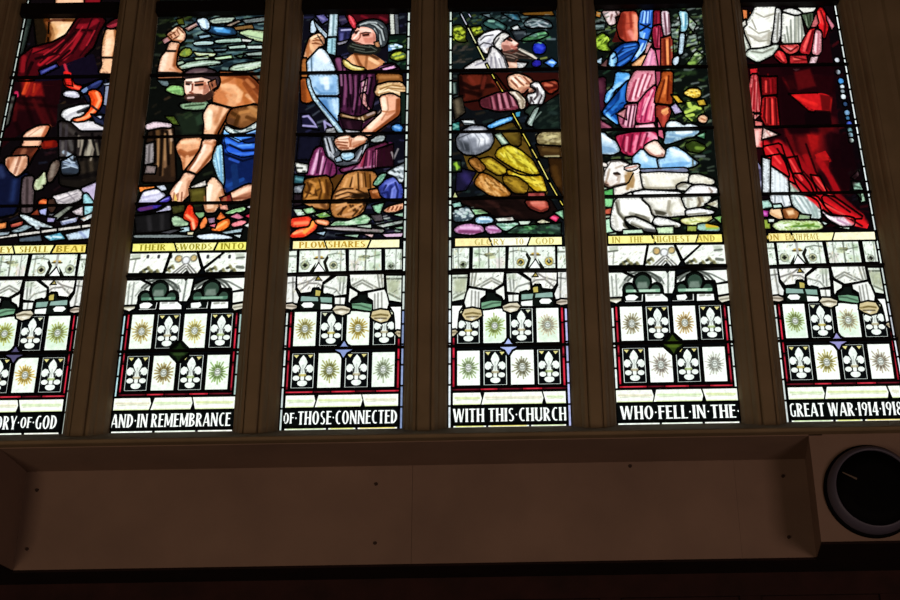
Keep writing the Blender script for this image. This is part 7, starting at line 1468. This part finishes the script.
def extra_saviour():
    crop(732, 0)
    for p in ("130,200 200,250 280,230", "120,260 200,310 280,300", "180,100 240,130 330,100", "150,150 180,220", "100,230 140,330"): S('8c8878', p, 1.2, 2, 0.7)
    B('949080', "270,240 295,235 282,330 262,335", 3, 0.6); B('a8a494', "150,275 230,300 270,280 220,315", 4, 0.6); S('6c6c60', "150,385 230,395 310,360", 1.2, 1.8, 0.7)
    for p in ("410,200 425,320", "440,150 445,322", "472,115 470,325", "500,120 500,315", "525,180 522,300", "395,260 405,320"): S('70766c', p, 1.2, 1.6, 0.7)
    S('5c5c54', "350,100 338,300", 1.2, 1.5, 0.7); S('5c6458', "65,240 105,370", 1.1, 1.5, 0.7)
    for p in ("560,105 575,190", "590,110 590,160"): S('1c2818', p, 1.2, 1.4, 0.8)
    for p in ("665,80 700,180 690,280", "610,230 560,380", "380,345 440,385 490,350", "330,420 390,470", "470,430 560,450"): S('500408', p, 1.3, 1.6, 0.8)
    for p in ("590,230 540,350", "650,90 660,170", "350,390 385,455"): S('f86058', p, 1.3, 1.8, 0.7)
    S('a85c68', "650,240 640,400", 1.2, 1.8, 0.7); S('fce0e4', "632,250 622,380", 1.2, 1.8, 0.6)
    crop(740, 80)
    B('500509', "300,-20 700,-30 690,90 330,90", 10, 0.7); B('98100f', "330,10 400,0 420,60 370,70", 5, 0.6)
    for p, w in (("210,0 215,95", 2), ("245,0 250,95", 1.4), ("190,140 180,280 210,340", 1.6), ("225,140 230,330", 1.4), ("265,140 275,340", 1.4)): S('3c0406', p, w, 1.8, 0.8)
    for p in ("205,145 205,320", "245,150 255,330", "195,10 195,90"): S('f04840', p, 1.4, 2, 0.7)
    for p in ("85,60 70,210", "110,0 100,215", "140,30 145,220"): S('8c1018', p, 1.1, 1.4, 0.75)
    P('robed_figure/red_robe', 'f0d4cc', "180,364 290,410 222,425 170,440", 0.006); S('c07870', "200,385 230,420", 1.3, 2, 0.6)
    B('1c0205', "300,80 380,130 520,250 520,560 380,560 310,300", 12, 0.5)
    B('a01010', "500,400 590,420 580,500 545,540 520,470", 8, 0.85); B('6c0a0c', "560,240 680,250 700,380 600,420", 12, 0.5); B('700a0e', "330,350 380,380 430,560 360,560", 10, 0.6); B('c01818', "580,545 650,560 670,600 590,610", 5, 0.8)
    for p in ("620,120 600,220", "470,110 540,215"): S('200205', p, 1.6, 2, 0.7)
    crop(755, 160)
    # the long sweep of the cloak down to the right
    for c, p, w in (('b01018', "120,-60 260,60 350,160 430,250", 9), ('d01820', "110,-10 190,60 250,130", 7), ('d0141c', "300,110 370,190 400,245", 8), ('c41018', "440,120 500,200 530,250", 5), ('a00c14', "480,0 560,120 620,240", 5), ('8c0a10', "380,-20 440,90", 6), ('d8141c', "520,280 640,350 780,425", 8), ('c01018', "420,275 500,350 600,415", 5), ('740910', "600,250 700,340 800,430", 5)): S(c, p, w, 4, 0.8)
    for p in ("200,-20 270,80 330,190 400,270", "250,-20 320,100 420,240 480,300", "350,-20 410,120 470,250 560,340", "300,100 345,180 400,250", "420,110 480,240", "480,350 540,395 640,420", "500,270 560,345 700,420"): S('1c0204', p, 1.8, 2, 0.8)
    for p in ("150,20 200,80", "320,140 370,215", "450,150 490,215", "570,310 690,385", "440,300 500,365"): S('f8504c', p, 1.8, 2.4, 0.7)
    P('robed_figure/white_tunic', 'e2e8ec', "118,48 242,134 252,250 117,247", 0.007); P('robed_figure/white_tunic', 'dce2e6', "60,-15 108,0 105,250 64,250", 0.007)
    for p in ("150,90 150,240", "185,110 190,245", "220,140 222,245", "85,10 84,245"): S('b4bcc0', p, 0.9, 2.4, 0.5)
    for p in ("295,280 350,370 400,420", "330,275 400,370 420,425", "370,285 430,370 450,425", "410,290 460,360 470,420"): S('8c9a9a', p, 1.0, 2.0, 0.6)
    S('5c6468', "150,270 150,325", 1, 1.6, 0.6); S('788084', "200,270 220,340", 1.2, 1.8, 0.6)
    P('robed_figure/red_robe', 'e8ccd8', "500,382 560,425 700,430 744,444 736,490 650,495 560,448", 0.006); S('fdf0f4', "540,420 640,470", 2, 2.5, 0.7); S('b080a0', "620,450 690,480", 1.6, 2, 0.7); S('e86c74', "700,445 740,480", 3, 3, 0.7)
    speckle("130,470 480,460 500,505 180,522", ['7c9c34', 'd8e8c0', 'a4c060', '547018', 'f0f4e8'], 34, 1.4, 0.75, -0.3, 2.5); S('4c7c2c', "290,500 400,492 480,500", 1.4, 1.8, 0.7)
    S('7c4420', "215,375 250,440", 2, 2, 0.8); S('5c3014', "200,370 225,430", 1.4, 1.6, 0.8); S('d49c68', "120,400 180,430", 1.6, 2.4, 0.6)
    speckle("700,60 800,60 830,320 740,300", ['0c1810', '2c4434', '16101c'], 14, 2.4, 0.7, 0.6, 1.6)
def extra_cloak():
    extra_saviour()
    crop(730, 0, 2.5)
    B('120205', "122,180 150,232 190,278 200,335 150,335 128,300", 10, 0.85); B('0a0204', "186,277 250,277 256,318 190,320", 5, 0.9); B('120205', "120,160 270,165 268,232 150,232", 12, 0.75); B('58090c', "160,180 200,172 215,215 170,225", 9, 0.7)
    B('900f12', "165,340 235,335 245,420 205,428 172,380", 24, 0.5); B('100205', "252,330 300,335 325,450 285,482 252,430", 14, 0.8)
    P('robed_figure/red_robe', 'bc1418', "150,236 232,233 252,240 250,276 206,274", 0); B('400608', "225,236 252,240 250,276 230,276", 5, 0.7); S('e02420', "165,242 215,262", 3, 4, 0.7)
    for c_, p, w in (('c0141c', "88,362 130,412 170,460 225,500", 8), ('a81018', "120,360 160,400 200,470 262,512 330,556", 8), ('8c0c12', "165,390 215,450 270,500", 5), ('d8181e', "205,495 260,520 335,560", 5)): S(c_, p, w, 8, 0.85)
    for p in ("140,345 175,420 230,480 300,530", "118,372 160,440 210,490", "190,360 215,430 262,490", "225,500 280,535 330,565"): S('160204', p, 1.4, 2, 0.85)
    for p in ("92,368 126,408", "150,400 180,450", "225,505 300,545", "212,440 250,490"): S('f04844', p, 1.5, 2.4, 0.75)
    for p in ("60,185 50,280", "70,180 66,290", "95,185 95,320", "108,200 112,320"): S('6c080c', p, 1.0, 1.4, 0.7)
def extra_heads_ploughman():
    extra_ploughman()
    crop(295, 0)
    hd = 'ploughman_figure/head'
    P('background_glass', '0c0a12', "440,300 640,340 700,330 700,470 560,400 420,410 385,380", 0)
    P('ploughman_figure', 'c88658', "440,400 480,385 560,398 610,420 680,470 600,515 500,530 420,520 385,480", 0)
    S('6c3414', "455,410 480,470 510,515", 2.2, 3, 0.75); S('f4c698', "560,440 620,475", 3, 3, 0.7); S('f0be90', "420,430 440,480", 3, 3, 0.65); S('7c4420', "540,420 530,510", 2, 3, 0.6); S('40200c', "450,402 560,410 620,440", 2.6, 3, 0.8)
    P('ploughman_figure', 'd8c464', "358,448 390,460 420,490 480,508 522,514 500,532 420,522 373,492", 0.004); S('f4eab0', "380,465 430,502 490,515", 1.4, 2, 0.75)
    P(hd, '3a4044', "460,194 498,168 545,152 602,149 648,163 678,195 694,245 692,300 674,342 640,354 612,346 606,300 602,255 585,225 545,206 500,202", 0.005)
    for p in ("490,186 545,166 605,168 655,205", "605,192 650,228 668,300", "598,215 632,262 645,330", "530,180 590,182 625,205"): S('b2baba', p, 1.2, 1.6, 0.8)
    for p in ("500,192 560,182 600,200 625,250 630,340", "620,180 660,220 680,300", "600,240 618,300"): S('14181a', p, 1.1, 1.4, 0.8)
    P(hd, 'e6a692', "500,200 545,205 585,223 604,258 606,300 600,332 570,340 520,336 480,320 448,314 434,304 422,292 427,278 444,262 447,242 458,222 478,208", 0)
    B('f8d4c4', "488,210 555,212 588,242 540,246 468,234", 5, 0.8); B('c4705c', "510,285 585,280 585,322 525,322", 7, 0.65); B('a45848', "585,250 604,258 602,330 585,330", 5, 0.6)
    B('6c2c1e', "448,238 480,235 482,252 452,257", 3, 0.8); B('7c3c2c', "500,252 558,247 558,272 510,276", 3.5, 0.85)
    S('180705', "453,248 478,245", 1.2, 1.0, 0.95); S('180705', "512,264 550,259", 1.3, 1.0, 0.95); S('34160e', "496,251 530,242 564,246", 1.0, 1.1, 0.85); S('34160e', "448,239 478,231", 1.0, 1.1, 0.85)
    S('fbe0d2', "480,242 464,268 440,290", 1.3, 1.5, 0.85); S('84402f', "490,252 488,280 470,302 438,302", 0.9, 1.1, 0.85)
    P(hd, 'c08a5e', "600,322 622,316 632,346 614,364", 0.003)
    P(hd, '131411', "384,352 412,326 440,308 470,314 520,334 562,330 600,338 612,352 642,352 650,372 622,402 560,412 500,408 440,396 398,386", 0)
    for p in ("410,345 460,360 520,372", "430,330 490,345 560,355", "450,375 530,392 600,385", "560,345 610,375"): S('545a50', p, 0.8, 1.5, 0.75)
    S('7c3c30', "455,318 505,334", 0.8, 1.1, 0.7)

def extra_heads_shepherd():
    extra_shepherd()
    crop(445, 0)
    P('shepherd_figure/beard', '2a211c', "428,392 470,386 520,390 552,360 600,382 652,399 694,434 690,446 640,446 560,440 532,446 516,470 470,456 444,426", 0)
    for p in ("556,370 600,390 650,410 686,438", "575,382 640,415 680,440"): S('d8d0c2', p, 1.0, 1.3, 0.85)
    for p in ("440,400 500,412 540,430", "465,425 520,438", "530,395 580,412 640,436", "480,392 530,402"): S('8c7468', p, 0.9, 1.5, 0.7)
    S('100a08', "560,420 640,430", 1.2, 1.6, 0.8); S('4c241c', "430,385 500,398 545,378", 1.4, 1.8, 0.7)
    S('100a08', "520,300 556,326 542,350 552,362", 0.8, 0.9, 0.7); S('a85c50', "500,352 530,358", 2, 2, 0.6)
    crop(445, 80)
    for p in ("240,380 300,440 300,520", "200,370 260,450 240,545", "150,390 190,470 190,555", "290,370 335,440", "120,430 150,520"): S('6c707a', p, 0.8, 1.8, 0.55)
    S('e8eaf0', "270,390 320,440", 3, 4, 0.7)

EXTRAS = [extra_smith, extra_forging, extra_heads_ploughman, extra_heads_shepherd, extra_lamb, extra_cloak]
# ------------------------------------------------------------------ build the six lights
PART_LABELS.update({
 'inscription_strip': 'black strip with the memorial inscription', 'lettering': 'white capital letters',
 'red_fillet': 'narrow red glass border', 'marble_block': 'white marbled band above the inscription',
 'scroll_piece': 'pale yellow scroll of text below the scene', 'fleur_de_lis_quarry': 'black pane with a white fleur de lis',
 'sun_quarry': 'white pane with a painted sun', 'centre_diamond': 'four-pointed star between the panes',
 'canopy_ornament': 'white and grisaille canopy tracery', 'trefoil_opening': 'dark trefoil with green floor'})
LABELS = [
 'leftmost stained glass panel, red-robed smith beside an anvil with a glowing hooked blade',
 'stained glass panel of a bare-backed bearded man swinging a hammer, blue cloth round him',
 'stained glass panel of a kneeling man in a purple tunic holding a steel ploughshare',
 'stained glass panel of a praying shepherd in white head cloth with long yellow staff',
 'stained glass panel of a pink and blue robed figure above two white sheep',
 'rightmost stained glass panel, standing figure in deep red robe and white sleeves']
EDGE = {0: (-1, 'c2cec6'), 2: (1, 'ccd8d0'), 3: (-1, 'dcebe0'), 5: (1, 'e6eeec')}
BARS = [LZ(71.2), LZ(132.5), LZ(199.2), LZ(271.8), LZ(346.4)]
for k in range(6):
    ops = []
    MATT[0] = 0.85 if k != 4 else 0.75
    SCENES[k](); EXTRAS[k]()
    if k in EDGE: border(k, EDGE[k][0], Z_SCENE, ZT, EDGE[k][1], 0.088, 0.1)
    MATT[0] = 0.30
    lower_zone(k)
    root = bpy.data.objects.new('stained_glass_panel', None); COL.objects.link(root)
    root.location = (XC[k], 0, ZB); root.empty_display_size = 0.2
    root['label'] = LABELS[k]; root['category'] = 'stained glass'; root['group'] = 'stained glass panels of the memorial window'
    build_light(root, k, ops)
    for i, z in enumerate(BARS):
        bm = bmesh.new()
        h = 0.0050 if i else 0.0065
        ea, eb = edges_at(k, z)
        add_box(bm, ea - XC[k], eb - XC[k], -0.020, -0.006, z - ZB - h, z - ZB + h)
        from_bm('saddle_bar', bm, M_IRON, root)
    bm = bmesh.new()
    zt0, zt1 = un(500, 12.0)[1], un(500, 1.0)[1]
    ea, eb = edges_at(k, zt0)
    add_box(bm, ea - XC[k], eb - XC[k], -0.045, -0.006, zt0 - ZB, zt1 - ZB)
    o = from_bm('saddle_bar', bm, M_IRON, root); o['label'] = 'thick dark iron cross bar at the top'

# ------------------------------------------------------------------ stonework
YW = -0.24                                   # face of the wall below the window
z_nose0 = un(450, 433.5, -0.29)[1]; z_nose1 = un(450, 436.0, -0.29)[1]
Z0 = un(450, 547.8, YW)[1]                   # underside of the wall
# recess depth: where the panel's foot (seen lower in the photo) has the same height
YP = YW
while un(450, 563.0, YP)[1] < Z0 and YP < 0.6: YP += 0.005
ZS = un(450, 440.5, YW)[1]                   # top edge of the recess
ZSP = un(450, 464.8, YP)[1]                  # the soffit slopes to the panel's top
XR0 = un(20, 520, YP)[0]; XR1 = un(811, 510, YP)[0]
XR1F = un(817.5, 510, YW)[0]; XR0F = XR0 - 0.012

sill_y = lambda y: 3.312 + (z_nose0 - 3.312) * (-y / 0.29) - 0.01
PROF = [(0.0985, 0.006), (0.0985, -0.012), (0.095, -0.032), (0.089, -0.050), (0.081, -0.058), (0.075, -0.070), (0.068, -0.082), (0.060, -0.088),
        (0.058, -0.096), (0.053, -0.108), (0.046, -0.118), (0.039, -0.121), (0.034, -0.119), (0.031, -0.114), (0.028, -0.114), (0.028, -0.128), (0.023, -0.133)]
for k in range(5):
    xm = (XC[k] + XC[k + 1]) / 2
    pts = [(xm + x, y) for x, y in PROF] + [(xm - x, y) for x, y in PROF[::-1]]
    bm = bmesh.new(); add_prism_z(bm, pts, 3.2, ZT, lambda x, y: sill_y(min(y, 0.0)) if y < 0 else 3.30)
    structure(from_bm('trim_%d' % (k + 1), bm, M_STONE), 'moulded stone mullion between two stained glass panels')
# jambs
XL, XRT = XC[0] - HALF, XC[5] + HALF
for side, xe in ((-1, XL), (1, XRT)):
    jp = [(0.0, 0.006), (0.0, -0.012), (0.004, -0.032), (0.012, -0.050), (0.020, -0.058), (0.026, -0.070), (0.033, -0.082), (0.041, -0.088), (0.043, -0.096), (0.048, -0.108), (0.055, -0.118), (0.062, -0.121), (0.067, -0.119), (0.071, -0.114),
          (0.13, -0.150), (0.155, -0.150), (0.165, -0.165), (0.23, -0.215), (0.26, -0.213), (0.30, -0.245), (0.50, -0.275), (0.50, 0.006)]
    pts = [(xe + side * x, y) for x, y in jp]
    bm = bmesh.new(); add_prism_z(bm, pts, 3.2, ZT, lambda x, y: sill_y(min(y, 0.0)) if y < 0 else 3.30)
    for v in bm.verts: v.co.x -= side * lean(0, v.co.z) * max(0.0, 1 - abs(v.co.x - xe) / 0.45)
    structure(from_bm('trim_%d' % (6 if side < 0 else 7), bm, M_STONE), 'moulded stone jamb at the %s end of the window' % ('left' if side < 0 else 'right'))
# sill
bm = bmesh.new()
add_prism_x(bm, [(0.03, 3.312), (0.0, 3.312), (-0.285, z_nose0 + 0.003), (-0.29, z_nose0 - 0.002), (-0.29, z_nose1), (-0.284, z_nose1 - 0.004), (YW - 0.001, z_nose1 - 0.004), (YW - 0.001, ZS), (0.03, ZS)], -6.0, 6.0)
structure(from_bm('trim_8', bm, M_STONE), 'sloping stone sill under the whole window')
# the wall round and below the window, with the wide shallow recess
bm = bmesh.new()
add_box(bm, -6, XL - 0.45, -0.270, 0.40, 3.20, 9.0)
add_box(bm, XRT + 0.45, 6, -0.270, 0.40, 3.20, 9.0)
add_box(bm, XL - 0.45, XRT + 0.45, -0.270, 0.40, ZT, 9.0)
add_box(bm, -6, XR0F - 0.25, YW, 0.40, Z0, ZS)
add_prism_z(bm, [(XR0F - 0.25, YW), (XR0F, YW), (XR0, YP), (XR0 + 0.02, YP + 0.02), (XR0 + 0.02, 0.40), (XR0F - 0.25, 0.40)], Z0, ZS)
add_prism_z(bm, [(6, YW), (XR1F, YW), (XR1, YP), (XR1 - 0.02, YP + 0.02), (XR1 - 0.02, 0.40), (6, 0.40)], Z0, ZS)
add_prism_x(bm, [(YW, ZS), (YW, ZS - 0.004), (YP, ZSP), (YP + 0.06, ZSP), (0.40, ZSP), (0.40, ZS)], XR0 - 0.01, XR1 + 0.01)
add_box(bm, XR0 - 0.01, XR1 + 0.01, YP + 0.055, 0.42, Z0 + 0.001, ZSP + 0.01)
structure(from_bm('wall_front', bm, M_WALL))
# boards of the recessed panel, with their small dark plugs
XJ1 = un(412, 510, YP)[0]; XJ2 = un(738, 510, YP)[0]
plugs = [(37, 490), (27, 549), (274, 458), (376, 484), (375, 543), (540, 451), (783, 476), (789, 537), (60, 503)]
plugs = plugs[:2] + [(376, 484), (375, 543), (630, 466), (783, 476), (789, 537)]
n = 9
for x0, x1 in ((XR0 - 0.008, XJ1 - 0.0006), (XJ1 + 0.0006, XJ2 - 0.0003), (XJ2 + 0.0003, XR1 + 0.008)):
    bm = bmesh.new(); add_box(bm, x0, x1, YP, YP + 0.05, Z0, ZSP + 0.01)
    b = structure(from_bm('trim_%d' % n, bm, M_WALL), 'smooth plastered board at the back of the recess'); n += 1
    for px, py in plugs:
        X, Z = un(px, py, YP)
        if x0 < X < x1:
            bm = bmesh.new()
            bmesh.ops.create_cone(bm, cap_ends=True, segments=14, radius1=0.0085, radius2=0.0065, depth=0.008, matrix=Matrix.Translation((X, YP - 0.002, Z)) @ Matrix.Rotation(math.pi / 2, 4, 'X'))
            from_bm('fixing_plug', bm, M_PLUG, b)
# lower wall behind the overhang, and the rest of the room out of sight
bm = bmesh.new(); add_box(bm, -6, 6, 0.34, 0.40, 0.0, Z0 + 0.02)
for x in np.arange(-5.8, 6.0, 0.62):
    add_box(bm, x, x + 0.09, 0.322, 0.345, 0.3, Z0 - 0.002)
add_box(bm, -6, 6, 0.315, 0.345, Z0 - 0.11, Z0 - 0.003)
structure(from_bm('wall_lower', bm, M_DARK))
bm = bmesh.new()  # thin plate added under the wall, its dark colour standing in for shade
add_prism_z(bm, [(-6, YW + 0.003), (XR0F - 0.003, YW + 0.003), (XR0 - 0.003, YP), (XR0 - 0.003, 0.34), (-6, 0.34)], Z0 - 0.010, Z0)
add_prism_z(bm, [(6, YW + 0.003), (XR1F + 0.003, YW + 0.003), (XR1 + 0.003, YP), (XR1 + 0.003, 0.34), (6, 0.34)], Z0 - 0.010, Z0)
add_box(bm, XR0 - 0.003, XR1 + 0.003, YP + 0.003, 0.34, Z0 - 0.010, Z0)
structure(from_bm('trim_12', bm, M_SOFFIT), 'underside of the wall, its shade put in as a dark colour')
for nm, b_, mt in (('floor', (-6, 6, -14, 0.40, -0.2, 0.0), M_DARK), ('ceiling', (-6.2, 6.2, -14.2, 0.40, 9.0, 9.2), M_WALL), ('wall_back', (-6, 6, -14.2, -14, 0, 9), M_WALL),
                   ('wall_left', (-6.2, -6, -14.2, 0.40, 0, 9), M_WALL), ('wall_right', (6, 6.2, -14.2, 0.40, 0, 9), M_WALL)):
    bm = bmesh.new(); add_box(bm, *b_); structure(from_bm(nm, bm, mt))

# ------------------------------------------------------------------ wall clock
cx_, cz_ = un(871.0, 491.5, YW)
Rk = (un(871, 445.0, YW)[1] - un(871, 538.0, YW)[1]) / 2
clock = bpy.data.objects.new('wall_clock', None); COL.objects.link(clock); clock.location = (cx_, YW, cz_)
clock['label'] = 'round black-faced wall clock with a dull grey bezel on the wall right of the recess'; clock['category'] = 'clock'

def lathe(name, prof, mat, parent, seg=72):
    """prof: (radius, forward) pairs about the axis that points out of the wall"""
    bm = bmesh.new(); rings = []
    for r, f in prof:
        rings.append([bm.verts.new((r * math.cos(2 * math.pi * i / seg), -f, r * math.sin(2 * math.pi * i / seg))) for i in range(seg)] if r > 1e-6 else [bm.verts.new((0, -f, 0))])
    for a, b in zip(rings, rings[1:]):
        for i in range(seg):
            j = (i + 1) % seg
            if len(a) > 1 and len(b) > 1: bm.faces.new((a[i], a[j], b[j], b[i]))
            elif len(a) > 1: bm.faces.new((a[i], a[j], b[0]))
            elif len(b) > 1: bm.faces.new((a[0], b[j], b[i]))
    return from_bm(name, bm, mat, parent, smooth=True)

lathe('rim', [(Rk * 0.80, 0.0), (Rk, 0.0), (Rk * 1.0, 0.012), (Rk * 0.985, 0.020), (Rk * 0.955, 0.022), (Rk * 0.94, 0.020)], M_BLACK, clock)
lathe('bezel', [(Rk * 0.95, 0.010), (Rk * 0.945, 0.030), (Rk * 0.92, 0.047), (Rk * 0.88, 0.060), (Rk * 0.84, 0.068), (Rk * 0.82, 0.070), (Rk * 0.805, 0.066), (Rk * 0.80, 0.058)], M_BEZEL, clock)
lathe('dial', [(0.0, 0.060), (Rk * 0.5, 0.060), (Rk * 0.81, 0.060), (Rk * 0.81, 0.040), (0.0, 0.040)], M_BLACK, clock)
def hand(a, r0, r1, w, nm):
    bm = bmesh.new(); d = Vector((math.cos(a), 0, math.sin(a))); p = Vector((-math.sin(a), 0, math.cos(a)))
    vv = []
    for y in (-0.0615, -0.0635):
        for r, s in ((r0, 1), (r1, 0.45), (r1, -0.45), (r0, -1)):
            v = d * r + p * (w * s); vv.append(bm.verts.new((v.x, y, v.z)))
    for f in ((0, 1, 2, 3), (7, 6, 5, 4), (0, 4, 5, 1), (1, 5, 6, 2), (2, 6, 7, 3), (3, 7, 4, 0)): bm.faces.new([vv[i] for i in f])
    from_bm(nm, bm, M_HAND, clock)
hand(math.radians(152), Rk * 0.40, Rk * 0.72, 0.004, 'hand')

# ------------------------------------------------------------------ daylight outside, dim added fill lights inside
w = bpy.data.worlds.new('sky'); scene.world = w; w.use_nodes = True
nt = w.node_tree; nt.nodes.clear()
out = nt.nodes.new('ShaderNodeOutputWorld'); bgd = nt.nodes.new('ShaderNodeBackground')
tc = nt.nodes.new('ShaderNodeTexCoord'); nz = nt.nodes.new('ShaderNodeTexNoise'); nz.inputs['Scale'].default_value = 3.0; nz.inputs['Detail'].default_value = 4
rp = nt.nodes.new('ShaderNodeValToRGB'); rp.color_ramp.elements[0].color = (0.93, 0.97, 1.0, 1); rp.color_ramp.elements[1].color = (1.0, 1.0, 0.98, 1)
nt.links.new(tc.outputs['Generated'], nz.inputs['Vector']); nt.links.new(nz.outputs['Fac'], rp.inputs['Fac'])
nt.links.new(rp.outputs['Color'], bgd.inputs['Color']); nt.links.new(bgd.outputs['Background'], out.inputs['Surface'])
bgd.inputs['Strength'].default_value = 1.32

def area(name, loc, target, size, energy, color):
    l = bpy.data.lights.new(name, 'AREA'); l.size = size; l.energy = energy; l.color = color
    o = bpy.data.objects.new(name, l); COL.objects.link(o); o.location = loc
    o.rotation_euler = (Vector(target) - Vector(loc)).to_track_quat('-Z', 'Y').to_euler()
    return o
area('fill_light', (-3.4, -6.2, 0.8), (-0.3, 0, 3.5), 1.6, 60, (1.0, 0.76, 0.53))  # unseen fill lights, added low to brighten the stonework and the recess
area('fill_light', (3.4, -6.2, 0.8), (0.6, 0, 3.5), 1.6, 58, (1.0, 0.74, 0.61))
